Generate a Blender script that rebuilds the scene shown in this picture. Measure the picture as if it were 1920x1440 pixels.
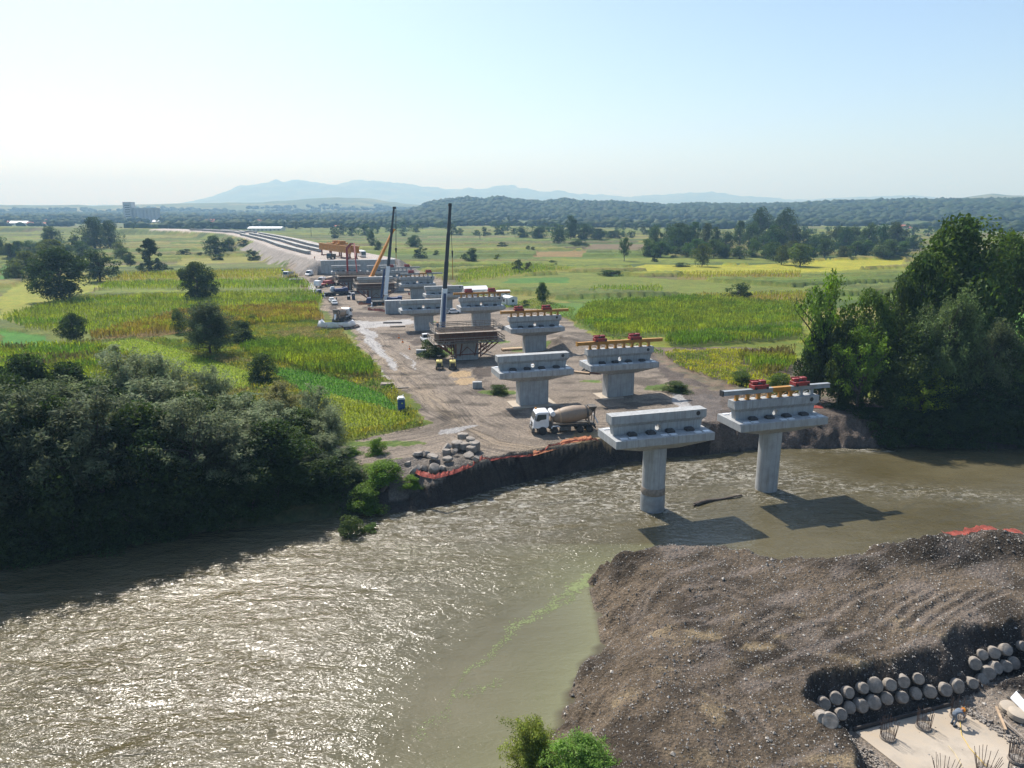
import bpy, bmesh, math, random
import numpy as np
from mathutils import Vector, Matrix
R = math.radians
random.seed(7); RNG = np.random.default_rng(11)
S = bpy.context.scene; COL = S.collection
for o in list(bpy.data.objects): bpy.data.objects.remove(o)
# ------------------------------------------------------------------ camera, sky, sun, exposure
CAMZ, PITCH, F = 31.2, R(13.9), 1333.0
WATER = -3.8
cam_d = bpy.data.cameras.new('camera'); cam = bpy.data.objects.new('camera', cam_d); COL.objects.link(cam)
cam.location = (0, 0, CAMZ); cam.rotation_euler = (R(90) - PITCH, 0, 0)
cam_d.sensor_width = 36; cam_d.lens = 36 * F / 1920; cam_d.clip_start = 0.5; cam_d.clip_end = 60000
S.camera = cam
SUN_EL, SUN_AZ = R(50), R(-32)          # azimuth from +Y, negative = to the left
W = bpy.data.worlds.new('World'); S.world = W; W.use_nodes = True
nt = W.node_tree; nt.nodes.clear()
sky = nt.nodes.new('ShaderNodeTexSky'); sky.sky_type = 'NISHITA'; sky.sun_disc = False
sky.sun_elevation = SUN_EL; sky.sun_rotation = SUN_AZ; sky.air_density = 0.9; sky.dust_density = 1.4; sky.ozone_density = 3.0; sky.altitude = 100
bg = nt.nodes.new('ShaderNodeBackground'); bg.inputs[1].default_value = 0.125
wo = nt.nodes.new('ShaderNodeOutputWorld')
nt.links.new(sky.outputs[0], bg.inputs[0]); nt.links.new(bg.outputs[0], wo.inputs[0])
sun_d = bpy.data.lights.new('sun', 'SUN'); sun_d.energy = 5.0; sun_d.angle = R(0.5); sun_d.color = (1, 0.975, 0.94)
sun = bpy.data.objects.new('sun', sun_d); COL.objects.link(sun)
SD = Vector((math.sin(SUN_AZ) * math.cos(SUN_EL), math.cos(SUN_AZ) * math.cos(SUN_EL), math.sin(SUN_EL)))
sun.rotation_euler = SD.to_track_quat('Z', 'Y').to_euler(); sun.location = (0, 0, 200)
S.view_settings.view_transform = 'Standard'; S.view_settings.look = 'None'
S.view_settings.exposure = 0.55; S.view_settings.gamma = 1.0
cy = S.cycles
cy.max_bounces = 5; cy.diffuse_bounces = 2; cy.glossy_bounces = 2; cy.transmission_bounces = 3; cy.transparent_max_bounces = 8; cy.volume_bounces = 0
cy.use_denoising = True; cy.denoising_input_passes = 'RGB_ALBEDO_NORMAL'; cy.denoising_prefilter = 'ACCURATE'; cy.sample_clamp_indirect = 4; cy.sample_clamp_direct = 0; cy.caustics_reflective = False; cy.caustics_refractive = False
HAZE_DENSITY = 1.95e-4

# ------------------------------------------------------------------ helpers
CP, SP = math.cos(PITCH), math.sin(PITCH)
def G(px, py, z=0.0):
    """photo pixel (1920 x 1440) -> the place on the level z it shows"""
    dx = (px - 960) / F; dy = (720 - py) / F
    Y = CP + dy * SP; Z = -SP + dy * CP
    t = (z - CAMZ) / Z
    return (dx * t, Y * t)
def G3(px, py, z=0.0):
    a = G(px, py, z); return Vector((a[0], a[1], z))
def scale_at(x, y, z=0.0): return F / (y * CP - (z - CAMZ) * SP)       # photo pixels per metre
def at_depth(px, py, Y):
    """photo pixel -> point at world distance Y ahead"""
    dx = (px - 960) / F; dy = (720 - py) / F
    d = Vector((dx, CP + dy * SP, -SP + dy * CP)); t = Y / d.y
    return Vector((0, 0, CAMZ)) + d * t
def GP(pts, z=0.0): return np.array([G(a, b, z) for a, b in pts])

def hash2(ix, iy, seed):
    n = (ix.astype(np.int64) * 374761393 + iy.astype(np.int64) * 668265263 + seed * 974634777) & 0xffffffff
    n = ((n ^ (n >> 13)) * 1274126177) & 0xffffffff
    n = (n ^ (n >> 16)) & 0xffff
    return n / 65535.0
def vnoise(x, y, seed=0):
    x = np.asarray(x, float); y = np.asarray(y, float)
    ix = np.floor(x); iy = np.floor(y); fx = x - ix; fy = y - iy
    fx = fx * fx * (3 - 2 * fx); fy = fy * fy * (3 - 2 * fy)
    a = hash2(ix, iy, seed); b = hash2(ix + 1, iy, seed); c = hash2(ix, iy + 1, seed); d = hash2(ix + 1, iy + 1, seed)
    return (a * (1 - fx) + b * fx) * (1 - fy) + (c * (1 - fx) + d * fx) * fy
def fbm(x, y, seed=0, o=4):
    s = 0; a = 0.5
    for k in range(o):
        s = s + a * vnoise(x * 2 ** k, y * 2 ** k, seed + k); a *= 0.5
    return s / (1 - 0.5 ** o)
def inside(x, y, poly):
    r = np.zeros(x.shape, bool); n = len(poly)
    for i in range(n):
        x1, y1 = poly[i]; x2, y2 = poly[(i + 1) % n]
        if y1 == y2: continue
        c = ((y1 > y) != (y2 > y)) & (x < (x2 - x1) * (y - y1) / (y2 - y1) + x1)
        r ^= c
    return r
def poly_dist(x, y, poly, closed=True, vals=None):
    """unsigned distance to a polyline, and the values of its vertices carried along"""
    best = np.full(x.shape, 1e9); out = None if vals is None else np.zeros(x.shape + (len(vals[0]),))
    n = len(poly); m = n if closed else n - 1
    for i in range(m):
        ax, ay = poly[i]; bx, by = poly[(i + 1) % n]
        dx, dy = bx - ax, by - ay; L = dx * dx + dy * dy + 1e-9
        t = np.clip(((x - ax) * dx + (y - ay) * dy) / L, 0, 1)
        d = np.hypot(x - ax - t * dx, y - ay - t * dy)
        k = d < best; best = np.where(k, d, best)
        if vals is not None:
            va = np.array(vals[i]); vb = np.array(vals[(i + 1) % n])
            out[k] = va + (vb - va) * t[k][:, None]
    return (best, out) if vals is not None else best
def sstep(a, b, x):
    t = np.clip((x - a) / (b - a), 0, 1); return t * t * (3 - 2 * t)

# ---- node materials
def new_mat(name):
    m = bpy.data.materials.new(name); m.use_nodes = True
    n = m.node_tree; b = n.nodes['Principled BSDF']; return m, n, b
def mat(name, col, rough=0.6, metal=0.0, var=0.25, scale=2.0, bump=0.0, spec=0.5, dirt=None, dirt_scale=0.6, dirt_amt=0.5):
    m, n, b = new_mat(name); L = n.links.new
    tc = n.nodes.new('ShaderNodeTexCoord'); no = n.nodes.new('ShaderNodeTexNoise'); no.inputs['Scale'].default_value = scale; no.inputs['Detail'].default_value = 6; no.inputs['Roughness'].default_value = 0.65
    L(tc.outputs['Object'], no.inputs['Vector'])
    r = n.nodes.new('ShaderNodeValToRGB'); r.color_ramp.elements[0].position = 0.3; r.color_ramp.elements[1].position = 0.7
    r.color_ramp.elements[0].color = tuple(c * (1 - var) for c in col) + (1,); r.color_ramp.elements[1].color = tuple(min(1, c * (1 + var)) for c in col) + (1,)
    L(no.outputs['Fac'], r.inputs['Fac']); out = r.outputs['Color']
    if dirt:
        n2 = n.nodes.new('ShaderNodeTexNoise'); n2.inputs['Scale'].default_value = dirt_scale; n2.inputs['Detail'].default_value = 8; n2.inputs['Roughness'].default_value = 0.7
        L(tc.outputs['Object'], n2.inputs['Vector'])
        r2 = n.nodes.new('ShaderNodeMapRange'); r2.inputs['From Min'].default_value = 0.45; r2.inputs['From Max'].default_value = 0.7; r2.inputs['To Max'].default_value = dirt_amt
        L(n2.outputs['Fac'], r2.inputs['Value'])
        mx = n.nodes.new('ShaderNodeMixRGB'); mx.inputs['Color2'].default_value = tuple(dirt) + (1,)
        L(r2.outputs['Result'], mx.inputs['Fac']); L(out, mx.inputs['Color1']); out = mx.outputs['Color']
    L(out, b.inputs['Base Color'])
    b.inputs['Roughness'].default_value = rough; b.inputs['Metallic'].default_value = metal
    if 'Specular IOR Level' in b.inputs: b.inputs['Specular IOR Level'].default_value = spec
    if bump:
        bp = n.nodes.new('ShaderNodeBump'); bp.inputs['Strength'].default_value = bump; bp.inputs['Distance'].default_value = 0.05
        L(no.outputs['Fac'], bp.inputs['Height']); L(bp.outputs['Normal'], b.inputs['Normal'])
    return m
def concrete_mat(name, col, joint=3.0):
    """cast concrete: cloudy grey, vertical runs, board joints"""
    m, n, b = new_mat(name); L = n.links.new; N = n.nodes.new
    tc = N('ShaderNodeTexCoord'); oi = N('ShaderNodeObjectInfo'); off = N('ShaderNodeVectorMath'); off.operation = 'MULTIPLY_ADD'; off.inputs[1].default_value = (57, 91, 33)
    L(oi.outputs['Random'], off.inputs[0]); L(tc.outputs['Object'], off.inputs[2])
    a = N('ShaderNodeTexNoise'); a.inputs['Scale'].default_value = 0.9; a.inputs['Detail'].default_value = 8; a.inputs['Roughness'].default_value = 0.7; L(off.outputs[0], a.inputs['Vector'])
    mp = N('ShaderNodeMapping'); mp.inputs['Scale'].default_value = (3, 3, 0.25); L(off.outputs[0], mp.inputs['Vector'])
    s = N('ShaderNodeTexNoise'); s.inputs['Scale'].default_value = 1.2; s.inputs['Detail'].default_value = 5; L(mp.outputs['Vector'], s.inputs['Vector'])
    r = N('ShaderNodeValToRGB'); r.color_ramp.elements[0].position = 0.32; r.color_ramp.elements[1].position = 0.68
    r.color_ramp.elements[0].color = tuple(c * 0.8 for c in col) + (1,); r.color_ramp.elements[1].color = tuple(c * 1.15 for c in col) + (1,)
    L(a.outputs['Fac'], r.inputs['Fac'])
    r2 = N('ShaderNodeMapRange'); r2.inputs['From Min'].default_value = 0.46; r2.inputs['From Max'].default_value = 0.7; r2.inputs['To Max'].default_value = 0.6; L(s.outputs['Fac'], r2.inputs['Value'])
    mx = N('ShaderNodeMixRGB'); mx.inputs['Color2'].default_value = tuple(c * q for c, q in zip(col, (0.6, 0.56, 0.5))) + (1,)
    L(r2.outputs['Result'], mx.inputs['Fac']); L(r.outputs['Color'], mx.inputs['Color1'])
    sx = N('ShaderNodeSeparateXYZ'); L(tc.outputs['Object'], sx.inputs['Vector'])
    md = N('ShaderNodeMath'); md.operation = 'PINGPONG'; md.inputs[1].default_value = joint / 2; L(sx.outputs['X'], md.inputs[0])
    lt = N('ShaderNodeMath'); lt.operation = 'LESS_THAN'; lt.inputs[1].default_value = 0.03; L(md.outputs[0], lt.inputs[0])
    m2 = N('ShaderNodeMixRGB'); m2.inputs['Color2'].default_value = tuple(c * 0.6 for c in col) + (1,)
    ml = N('ShaderNodeMath'); ml.operation = 'MULTIPLY'; ml.inputs[1].default_value = 0.75; L(lt.outputs[0], ml.inputs[0])
    L(ml.outputs[0], m2.inputs['Fac']); L(mx.outputs['Color'], m2.inputs['Color1']); L(m2.outputs['Color'], b.inputs['Base Color'])
    b.inputs['Roughness'].default_value = 0.85
    bp = N('ShaderNodeBump'); bp.inputs['Strength'].default_value = 0.15; bp.inputs['Distance'].default_value = 0.03; L(a.outputs['Fac'], bp.inputs['Height']); L(bp.outputs['Normal'], b.inputs['Normal'])
    return m
def leaf_mat(name, translucent=0.4):
    """leaves: colour of each leaf from the mesh, hue of the tree from the object's own colour"""
    m = bpy.data.materials.new(name); m.use_nodes = True; n = m.node_tree; n.nodes.clear(); L = n.links.new; N = n.nodes.new
    at = N('ShaderNodeAttribute'); at.attribute_name = 'tint'
    oi = N('ShaderNodeObjectInfo')
    mu = N('ShaderNodeMixRGB'); mu.blend_type = 'MULTIPLY'; mu.inputs['Fac'].default_value = 1
    L(at.outputs['Color'], mu.inputs['Color1']); L(oi.outputs['Color'], mu.inputs['Color2'])
    d = N('ShaderNodeBsdfDiffuse'); t = N('ShaderNodeBsdfTranslucent'); g = N('ShaderNodeBsdfGlossy'); g.inputs['Roughness'].default_value = 0.6
    g.inputs['Color'].default_value = (0.5, 0.55, 0.5, 1)
    L(mu.outputs['Color'], d.inputs['Color'])
    hs = N('ShaderNodeHueSaturation'); hs.inputs['Saturation'].default_value = 1.1; hs.inputs['Value'].default_value = 1.3; L(mu.outputs['Color'], hs.inputs['Color']); L(hs.outputs['Color'], t.inputs['Color'])
    m1 = N('ShaderNodeMixShader'); m1.inputs['Fac'].default_value = translucent; L(d.outputs[0], m1.inputs[1]); L(t.outputs[0], m1.inputs[2])
    m2 = N('ShaderNodeMixShader'); m2.inputs['Fac'].default_value = 0.03; L(m1.outputs[0], m2.inputs[1]); L(g.outputs[0], m2.inputs[2])
    o = N('ShaderNodeOutputMaterial'); L(m2.outputs[0], o.inputs['Surface'])
    return m
def net_mat(name, col):
    """open plastic mesh: faded strands with holes between them"""
    m, n, b = new_mat(name); L = n.links.new; N = n.nodes.new; tc = N('ShaderNodeTexCoord')
    ns = N('ShaderNodeTexNoise'); ns.inputs['Scale'].default_value = 1.3; ns.inputs['Detail'].default_value = 5; L(tc.outputs['Object'], ns.inputs['Vector'])
    cr = N('ShaderNodeValToRGB'); cr.color_ramp.elements[0].position = .35; cr.color_ramp.elements[0].color = tuple(c * .55 for c in col) + (1,); cr.color_ramp.elements[1].position = .7; cr.color_ramp.elements[1].color = tuple(min(1, c * 1.2 + .03) for c in col) + (1,)
    L(ns.outputs['Fac'], cr.inputs['Fac']); L(cr.outputs['Color'], b.inputs['Base Color']); b.inputs['Roughness'].default_value = .9
    vo = N('ShaderNodeTexVoronoi'); vo.feature = 'DISTANCE_TO_EDGE'; vo.inputs['Scale'].default_value = 9; L(tc.outputs['Object'], vo.inputs['Vector'])
    lt = N('ShaderNodeMath'); lt.operation = 'LESS_THAN'; lt.inputs[1].default_value = .17; L(vo.outputs['Distance'], lt.inputs[0]); L(lt.outputs[0], b.inputs['Alpha'])
    return m
M = dict(
    concrete=concrete_mat('cast_concrete', (0.36, 0.37, 0.37), 2.5),
    concrete_old=mat('broken_concrete', (0.27, 0.24, 0.205), 0.9, var=0.4, scale=3, bump=0.5, dirt=(0.14, 0.11, 0.085), dirt_scale=1.2, dirt_amt=0.8),
    pale=mat('pale_plate', (0.72, 0.74, 0.76), 0.25, var=0.1),
    yellow=mat('yellow_paint', (0.42, 0.20, 0.025), 0.5, var=0.15, scale=1.5, dirt=(0.2, 0.1, 0.04), dirt_amt=0.6),
    orange=mat('orange_paint', (0.5, 0.2, 0.02), 0.45, var=0.1),
    red=mat('red_paint', (0.27, 0.025, 0.022), 0.5, var=0.2, dirt=(0.15, 0.05, 0.04)),
    steel=mat('grey_steel', (0.3, 0.33, 0.35), 0.55, 0.2, var=0.15, dirt=(0.2, 0.15, 0.1), dirt_amt=0.4),
    rust=mat('rusty_steel', (0.2, 0.075, 0.045), 0.8, var=0.3, dirt=(0.1, 0.05, 0.04)),
    brownform=mat('formwork_board', (0.12, 0.075, 0.045), 0.8, var=0.45, scale=2.5, dirt=(0.2, 0.16, 0.12), dirt_amt=0.4),
    wood=mat('raw_timber', (0.42, 0.3, 0.19), 0.8, var=0.3, scale=3),
    oldwood=mat('weathered_timber', (0.25, 0.21, 0.17), 0.85, var=0.35, scale=3),
    darkwood=mat('dark_block', (0.055, 0.05, 0.048), 0.85, var=0.3),
    bark=mat('bark', (0.09, 0.07, 0.055), 0.9, var=0.35, scale=4, bump=0.4),
    white=mat('white_paint', (0.75, 0.76, 0.77), 0.35, var=0.06, dirt=(0.45, 0.4, 0.35), dirt_amt=0.35),
    black=mat('black_paint', (0.025, 0.026, 0.028), 0.5, var=0.2),
    rubber=mat('tyre_rubber', (0.035, 0.033, 0.03), 0.9, var=0.3, dirt=(0.13, 0.11, 0.09), dirt_scale=2),
    chassis=mat('dusty_chassis', (0.07, 0.066, 0.06), 0.8, var=0.3, dirt=(0.22, 0.19, 0.15), dirt_scale=1.5),
    glass=mat('dark_glass', (0.03, 0.045, 0.05), 0.08, var=0.1, spec=0.8),
    drum=mat('dusty_drum', (0.29, 0.215, 0.15), 0.6, var=0.12, scale=1, dirt=(0.2, 0.15, 0.11), dirt_scale=0.8, dirt_amt=0.7),
    blue=mat('blue_plastic', (0.02, 0.07, 0.22), 0.5, var=0.12),
    darkblue=mat('dark_blue_paint', (0.02, 0.04, 0.12), 0.5, var=0.15),
    net=net_mat('red_netting', (0.36, 0.06, 0.035)),
    orangenet=net_mat('orange_netting', (0.42, 0.15, 0.06)),
    rebar=mat('rebar', (0.085, 0.06, 0.05), 0.8, 0.3, var=0.3),
    slab=mat('slab_concrete', (0.40, 0.345, 0.275), 0.85, var=0.2, scale=0.7, bump=0.1, dirt=(0.3, 0.22, 0.13), dirt_scale=0.35, dirt_amt=0.6),
    roof_red=mat('red_tiles', (0.4, 0.14, 0.085), 0.9, var=0.25, scale=0.5),
    plaster=mat('plaster', (0.6, 0.57, 0.52), 0.9, var=0.1, scale=0.4),
    silo=mat('silo_concrete', (0.5, 0.5, 0.5), 0.9, var=0.12, scale=0.05),
    metalroof=mat('metal_roof', (0.6, 0.66, 0.72), 0.5, var=0.08, scale=0.2),
    skin=mat('skin', (0.35, 0.2, 0.14), 0.6, var=0.1),
    hivis=mat('orange_vest', (0.75, 0.22, 0.03), 0.8, var=0.1),
    yvest=mat('yellow_vest', (0.55, 0.65, 0.08), 0.8, var=0.1),
    helmet=mat('orange_helmet', (0.85, 0.32, 0.02), 0.4, var=0.05),
    cloth=mat('work_clothes', (0.12, 0.15, 0.19), 0.9, var=0.25, scale=8),
    girder=concrete_mat('girder_concrete', (0.36, 0.36, 0.34), 6.0),
    leaf=leaf_mat('leaves', 0.4), crop=leaf_mat('crop_leaves', 0.5),
)
# ---- mesh building
class MB:
    def __init__(s): s.v = []; s.f = []
    def add(s, vs, fs):
        k = len(s.v); s.v += [tuple(v) for v in vs]; s.f += [tuple(i + k for i in f) for f in fs]; return s
    def box(s, c, d, rz=0.0, taper=1.0):
        x, y, z = (q / 2 for q in d); cs, sn = math.cos(rz), math.sin(rz); vs = []
        for a, b, e in ((-1, -1, -1), (1, -1, -1), (1, 1, -1), (-1, 1, -1), (-1, -1, 1), (1, -1, 1), (1, 1, 1), (-1, 1, 1)):
            t = taper if e > 0 else 1.0
            X, Y = a * x * t, b * y * t
            vs.append((c[0] + X * cs - Y * sn, c[1] + X * sn + Y * cs, c[2] + e * z))
        return s.add(vs, [(0, 3, 2, 1), (4, 5, 6, 7), (0, 1, 5, 4), (1, 2, 6, 5), (2, 3, 7, 6), (3, 0, 4, 7)])
    def prism(s, poly, a, b, axis='y'):
        n = len(poly)
        def P(p, t): return {'y': (p[0], t, p[1]), 'x': (t, p[0], p[1]), 'z': (p[0], p[1], t)}[axis]
        vs = [P(p, a) for p in poly] + [P(p, b) for p in poly]
        fs = [tuple(range(n)), tuple(range(2 * n - 1, n - 1, -1))] + [(i, i + n, (i + 1) % n + n, (i + 1) % n) for i in range(n)]
        return s.add(vs, fs)
    def loft(s, rings, cap=True):
        n = len(rings[0]); vs = [p for r in rings for p in r]; fs = []
        for k in range(len(rings) - 1):
            fs += [(k * n + i, k * n + (i + 1) % n, (k + 1) * n + (i + 1) % n, (k + 1) * n + i) for i in range(n)]
        if cap: fs += [tuple(range(n - 1, -1, -1)), tuple((len(rings) - 1) * n + i for i in range(n))]
        return s.add(vs, fs)
    def tube(s, p0, p1, r0, r1=None, n=8):
        r1 = r0 if r1 is None else r1; p0 = Vector(p0); p1 = Vector(p1); d = (p1 - p0)
        if d.length < 1e-6: return s
        q = d.to_track_quat('Z', 'Y'); rings = []
        for p, r in ((p0, r0), (p1, r1)):
            rings.append([p + q @ Vector((r * math.cos(6.2832 * i / n), r * math.sin(6.2832 * i / n), 0)) for i in range(n)])
        return s.loft(rings)
    def path(s, pts, r, n=6):
        for a, b in zip(pts[:-1], pts[1:]): s.tube(a, b, r, r, n)
        return s
    def bar(s, p0, p1, w, h=None):
        h = h or w; p0 = Vector(p0); p1 = Vector(p1); q = (p1 - p0).to_track_quat('Z', 'Y'); rings = []
        for p in (p0, p1): rings.append([p + q @ Vector((a * w / 2, b * h / 2, 0)) for a, b in ((-1, -1), (1, -1), (1, 1), (-1, 1))])
        return s.loft(rings)
    def lathe(s, prof, c=(0, 0, 0), axis='z', n=20):
        rings = []
        for r, t in prof:
            ring = []
            for i in range(n):
                a = 6.2832 * i / n; u, v = r * math.cos(a), r * math.sin(a)
                p = {'z': (u, v, t), 'x': (t, u, v), 'y': (v, t, u)}[axis]
                ring.append((c[0] + p[0], c[1] + p[1], c[2] + p[2]))
            rings.append(ring)
        return s.loft(rings)
    def mesh(s, name):
        m = bpy.data.meshes.new(name); m.from_pydata(s.v, [], s.f); m.validate(); m.update(); return m
def obj(name, mb, material, parent=None, smooth=False, bevel=0.0, loc=None, label=None):
    m = mb if isinstance(mb, bpy.types.Mesh) else mb.mesh(name)
    if material and not m.materials: m.materials.append(material)
    if isinstance(mb, MB):
        bm = bmesh.new(); bm.from_mesh(m); bmesh.ops.recalc_face_normals(bm, faces=bm.faces); bm.to_mesh(m); bm.free()
    if smooth:
        m.shade_smooth()
        try: m.set_sharp_from_angle(angle=R(40))
        except Exception: pass
    o = bpy.data.objects.new(name, m); COL.objects.link(o)
    if parent: o.parent = parent
    if loc: o.location = loc
    if label: o['label'] = label
    if bevel:
        b = o.modifiers.new('bevel', 'BEVEL'); b.width = bevel; b.segments = 1; b.limit_method = 'ANGLE'
    return o
def tag(o, label, cat, group=None, kind=None):
    if label: o['label'] = label
    if cat: o['category'] = cat
    if group: o['group'] = group
    if kind: o['kind'] = kind
    return o
def thing(name, label, cat, loc=(0, 0, 0), rz=0.0, group=None):
    o = bpy.data.objects.new(name, None); COL.objects.link(o); o.location = loc; o.rotation_euler = (0, 0, rz)
    o.empty_display_size = 0.3
    return tag(o, label, cat, group, 'thing')
def dup(root, loc, rz, label=None, group=None, scale=None):
    r = root.copy(); COL.objects.link(r); r.location = loc; r.rotation_euler = (0, 0, rz)
    if scale: r.scale = scale
    if label: r['label'] = label
    if group: r['group'] = group
    for ch in list(root.children):
        c = ch.copy(); COL.objects.link(c); c.parent = r
        for g in list(ch.children):
            d = g.copy(); COL.objects.link(d); d.parent = c
    return r
def np_mesh(name, V, Fq, material, tint=None, smooth=False, attrs=None):
    """big mesh from numpy arrays: V (n,3), Fq (m,4) or (m,3)"""
    m = bpy.data.meshes.new(name); k = Fq.shape[1]
    m.vertices.add(len(V)); m.vertices.foreach_set('co', V.astype(np.float32).ravel())
    m.loops.add(Fq.size); m.loops.foreach_set('vertex_index', Fq.astype(np.int32).ravel())
    m.polygons.add(len(Fq)); m.polygons.foreach_set('loop_start', np.arange(0, Fq.size, k, dtype=np.int32))
    try: m.polygons.foreach_set('loop_total', np.full(len(Fq), k, dtype=np.int32))
    except Exception: pass
    m.polygons.foreach_set('use_smooth', np.full(len(Fq), smooth, dtype=bool))
    if tint is not None:
        a = m.attributes.new('tint', 'FLOAT_COLOR', 'POINT'); c = np.ones((len(V), 4), np.float32); c[:, :3] = tint; a.data.foreach_set('color', c.ravel())
    for nm, val in (attrs or {}).items():
        a = m.attributes.new(nm, 'FLOAT', 'POINT'); a.data.foreach_set('value', val.astype(np.float32))
    m.update(calc_edges=True); m.validate()
    if material: m.materials.append(material)
    return m
ORD = ['first', 'second', 'third', 'fourth', 'fifth', 'sixth', 'seventh', 'eighth', 'ninth', 'tenth', 'eleventh', 'twelfth', 'thirteenth', 'fourteenth', 'fifteenth', 'sixteenth', 'seventeenth', 'eighteenth', 'nineteenth', 'twentieth']

# ------------------------------------------------------------------ the lie of the land
wl = lambda pts: [tuple(G(a, b, WATER)) for a, b in pts]
# waterline, each vertex with (width of the bank slope, height of the bank top)
RIV = []
def riv(pts, w, top): RIV.extend([(p[0], p[1], w, top) for p in pts])
riv([(-600, -60), (-300, 0), (-120, 45)], 6, 0); riv(wl([(0, 1050), (300, 1005), (600, 975), (690, 962)]), 6, 0)
riv(wl([(728, 964)]), 1.6, -3.3); riv(wl([(780, 957)]), 1.4, -2.6); riv(wl([(833, 947)]), 1.3, -1.7); riv(wl([(891, 928)]), 1.2, -0.6)
riv(wl([(941, 913), (1037, 893), (1154, 872), (1250, 858)]), 1.1, 0)
riv(wl([(1320, 853), (1380, 847)]), 2.2, 0.2); riv(wl([(1447, 842), (1547, 841), (1660, 840)]), 4.6, 0.3)
riv(wl([(1730, 838), (1920, 842)]), 5, 0); riv([(200, 112), (400, 140), (600, 150)], 6, 0)
riv([(600, 90), (400, 90), (200, 80), (100, 74), (60, 70), (47, 68), (37, 65.5)], 5, 0.3)
riv([(30, 62.5), (26, 62.6), (20, 65.2), (15, 66.2)], 4, 0.3); riv(wl([(1132, 1066), (1100, 1090)]), 4.5, 0.3)
riv(wl([(1118, 1163), (1125, 1209), (1086, 1250), (1054, 1328), (1040, 1370), (985, 1440)]), 7, 0.3)
riv([(-2, 33), (-12, 24), (-40, 12), (-100, -20), (-300, -110), (-600, -160)], 6, 0)
RPOLY = [(a, b) for a, b, c, d in RIV]; RVAL = [(c, d) for a, b, c, d in RIV]
PIT = GP([(1566, 1378), (1675, 1349), (1801, 1312), (1925, 1262)], -3.0).tolist() + [(34, 46), (46, 40), (44, 22), (20, 24)] + GP([(1645, 1445)], -3.0).tolist()
EMB = [(-75, 354), (-93, 389), (-112, 425), (-140, 480), (-172, 550), (-222, 648), (-272, 740), (-335, 810), (-420, 875), (-700, 1000), (-1400, 1180)]
AX = Vector((-math.sin(R(16.3)), math.cos(R(16.3)), 0)); ABUT = Vector((-75, 349, 0))
BAR_MARKS = [[(1185, 1120), (1192, 1098), (1212, 1085)], [(1200, 1128), (1208, 1105), (1228, 1090)], [(1236, 1168), (1280, 1160), (1332, 1160)], [(1210, 1185), (1222, 1172), (1250, 1164)], [(1395, 1180), (1440, 1155), (1462, 1146)], [(1410, 1190), (1450, 1170)], [(1470, 1205), (1520, 1180), (1548, 1172)], [(1480, 1212), (1535, 1186)],
    [(1560, 1150), (1610, 1118), (1660, 1098)], [(1640, 1170), (1690, 1130), (1730, 1108)], [(1668, 1172), (1716, 1134), (1760, 1112)], [(1700, 1178), (1748, 1140), (1800, 1112)], [(1735, 1172), (1790, 1138), (1840, 1110)], [(1775, 1165), (1830, 1135), (1890, 1108)], [(1320, 1300), (1380, 1330), (1420, 1385)], [(1345, 1290), (1405, 1322), (1440, 1370)], [(1300, 1100), (1350, 1092), (1400, 1110)], [(1290, 1115), (1345, 1106), (1390, 1122)]]
def mounds():
    L = []
    def m(px, py, z, rx, ry, h, rot=0.0): x, y = G(px, py, z); L.append((x, y, rx, ry, h, rot))
    m(1060, 648, 0, 6, 5, 2.2); m(1040, 655, 0, 4, 3, 1.2)
    m(1500, 812, 0, 10, 2.6, 1.9, 0.05); m(1590, 805, 0, 5, 3, 1.4); m(1400, 810, 0, 6, 1.8, 1.2); m(1270, 800, 0, 7, 1.6, 0.7)
    m(1720, 1040, 0.3, 4.5, 2.0, 1.5, -0.1); m(1830, 1026, 0.3, 5, 2.0, 1.3); m(1960, 1036, 0.3, 7, 2.2, 0.9); m(1600, 1065, 0.3, 3.5, 1.6, 1.0)
    m(1215, 1270, 0, 2.5, 4.5, 0.9); m(1300, 1370, 0, 3, 3, 0.7)
    m(1240, 780, 0, 5, 1.3, 0.9); m(840, 868, 0, 5, 2.2, 0.9); m(770, 885, 0, 4, 2, 0.6)
    return L
MOUNDS = mounds()
RA = [(600, 412), (700, 408), (740, 402), (779, 397), (808, 386), (840, 383), (877, 379), (908, 383), (935, 378), (981, 383), (1017, 385), (1058, 379), (1096, 384), (1171, 386), (1247, 390), (1306, 388), (1415, 389), (1481, 388), (1590, 384), (1685, 381), (1752, 381), (1915, 380), (2600, 382)]
RBB = [(-700, 386), (0, 385), (150, 384.5), (175, 387), (250, 384), (350, 381), (475, 380), (567, 377), (629, 374.5), (696, 375), (754, 382), (800, 386), (900, 392), (1500, 392), (1700, 386), (1747, 380.6), (1793, 375), (1855, 367), (1915, 367), (2000, 366), (2600, 380)]
RC = [(-700, 386), (0, 387), (330, 383), (400, 366), (455, 347), (520, 339), (570, 334), (630, 340), (700, 337), (770, 344), (850, 353), (940, 346), (1010, 354), (1100, 363), (1170, 368), (1240, 365), (1320, 360), (1420, 368), (1500, 374), (1630, 367), (1710, 365), (1780, 373), (1920, 371), (2600, 378)]
def crest(px, table, D):
    t = np.array(table, float); y = np.interp(px, t[:, 0], t[:, 1])
    if table is RC: y = 388 - (388 - y) * .86
    dx = (px - 960) / F; dy = (720 - y) / F
    return CAMZ + D * (-SP + dy * CP) / np.hypot(dx, CP + dy * SP)
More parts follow.
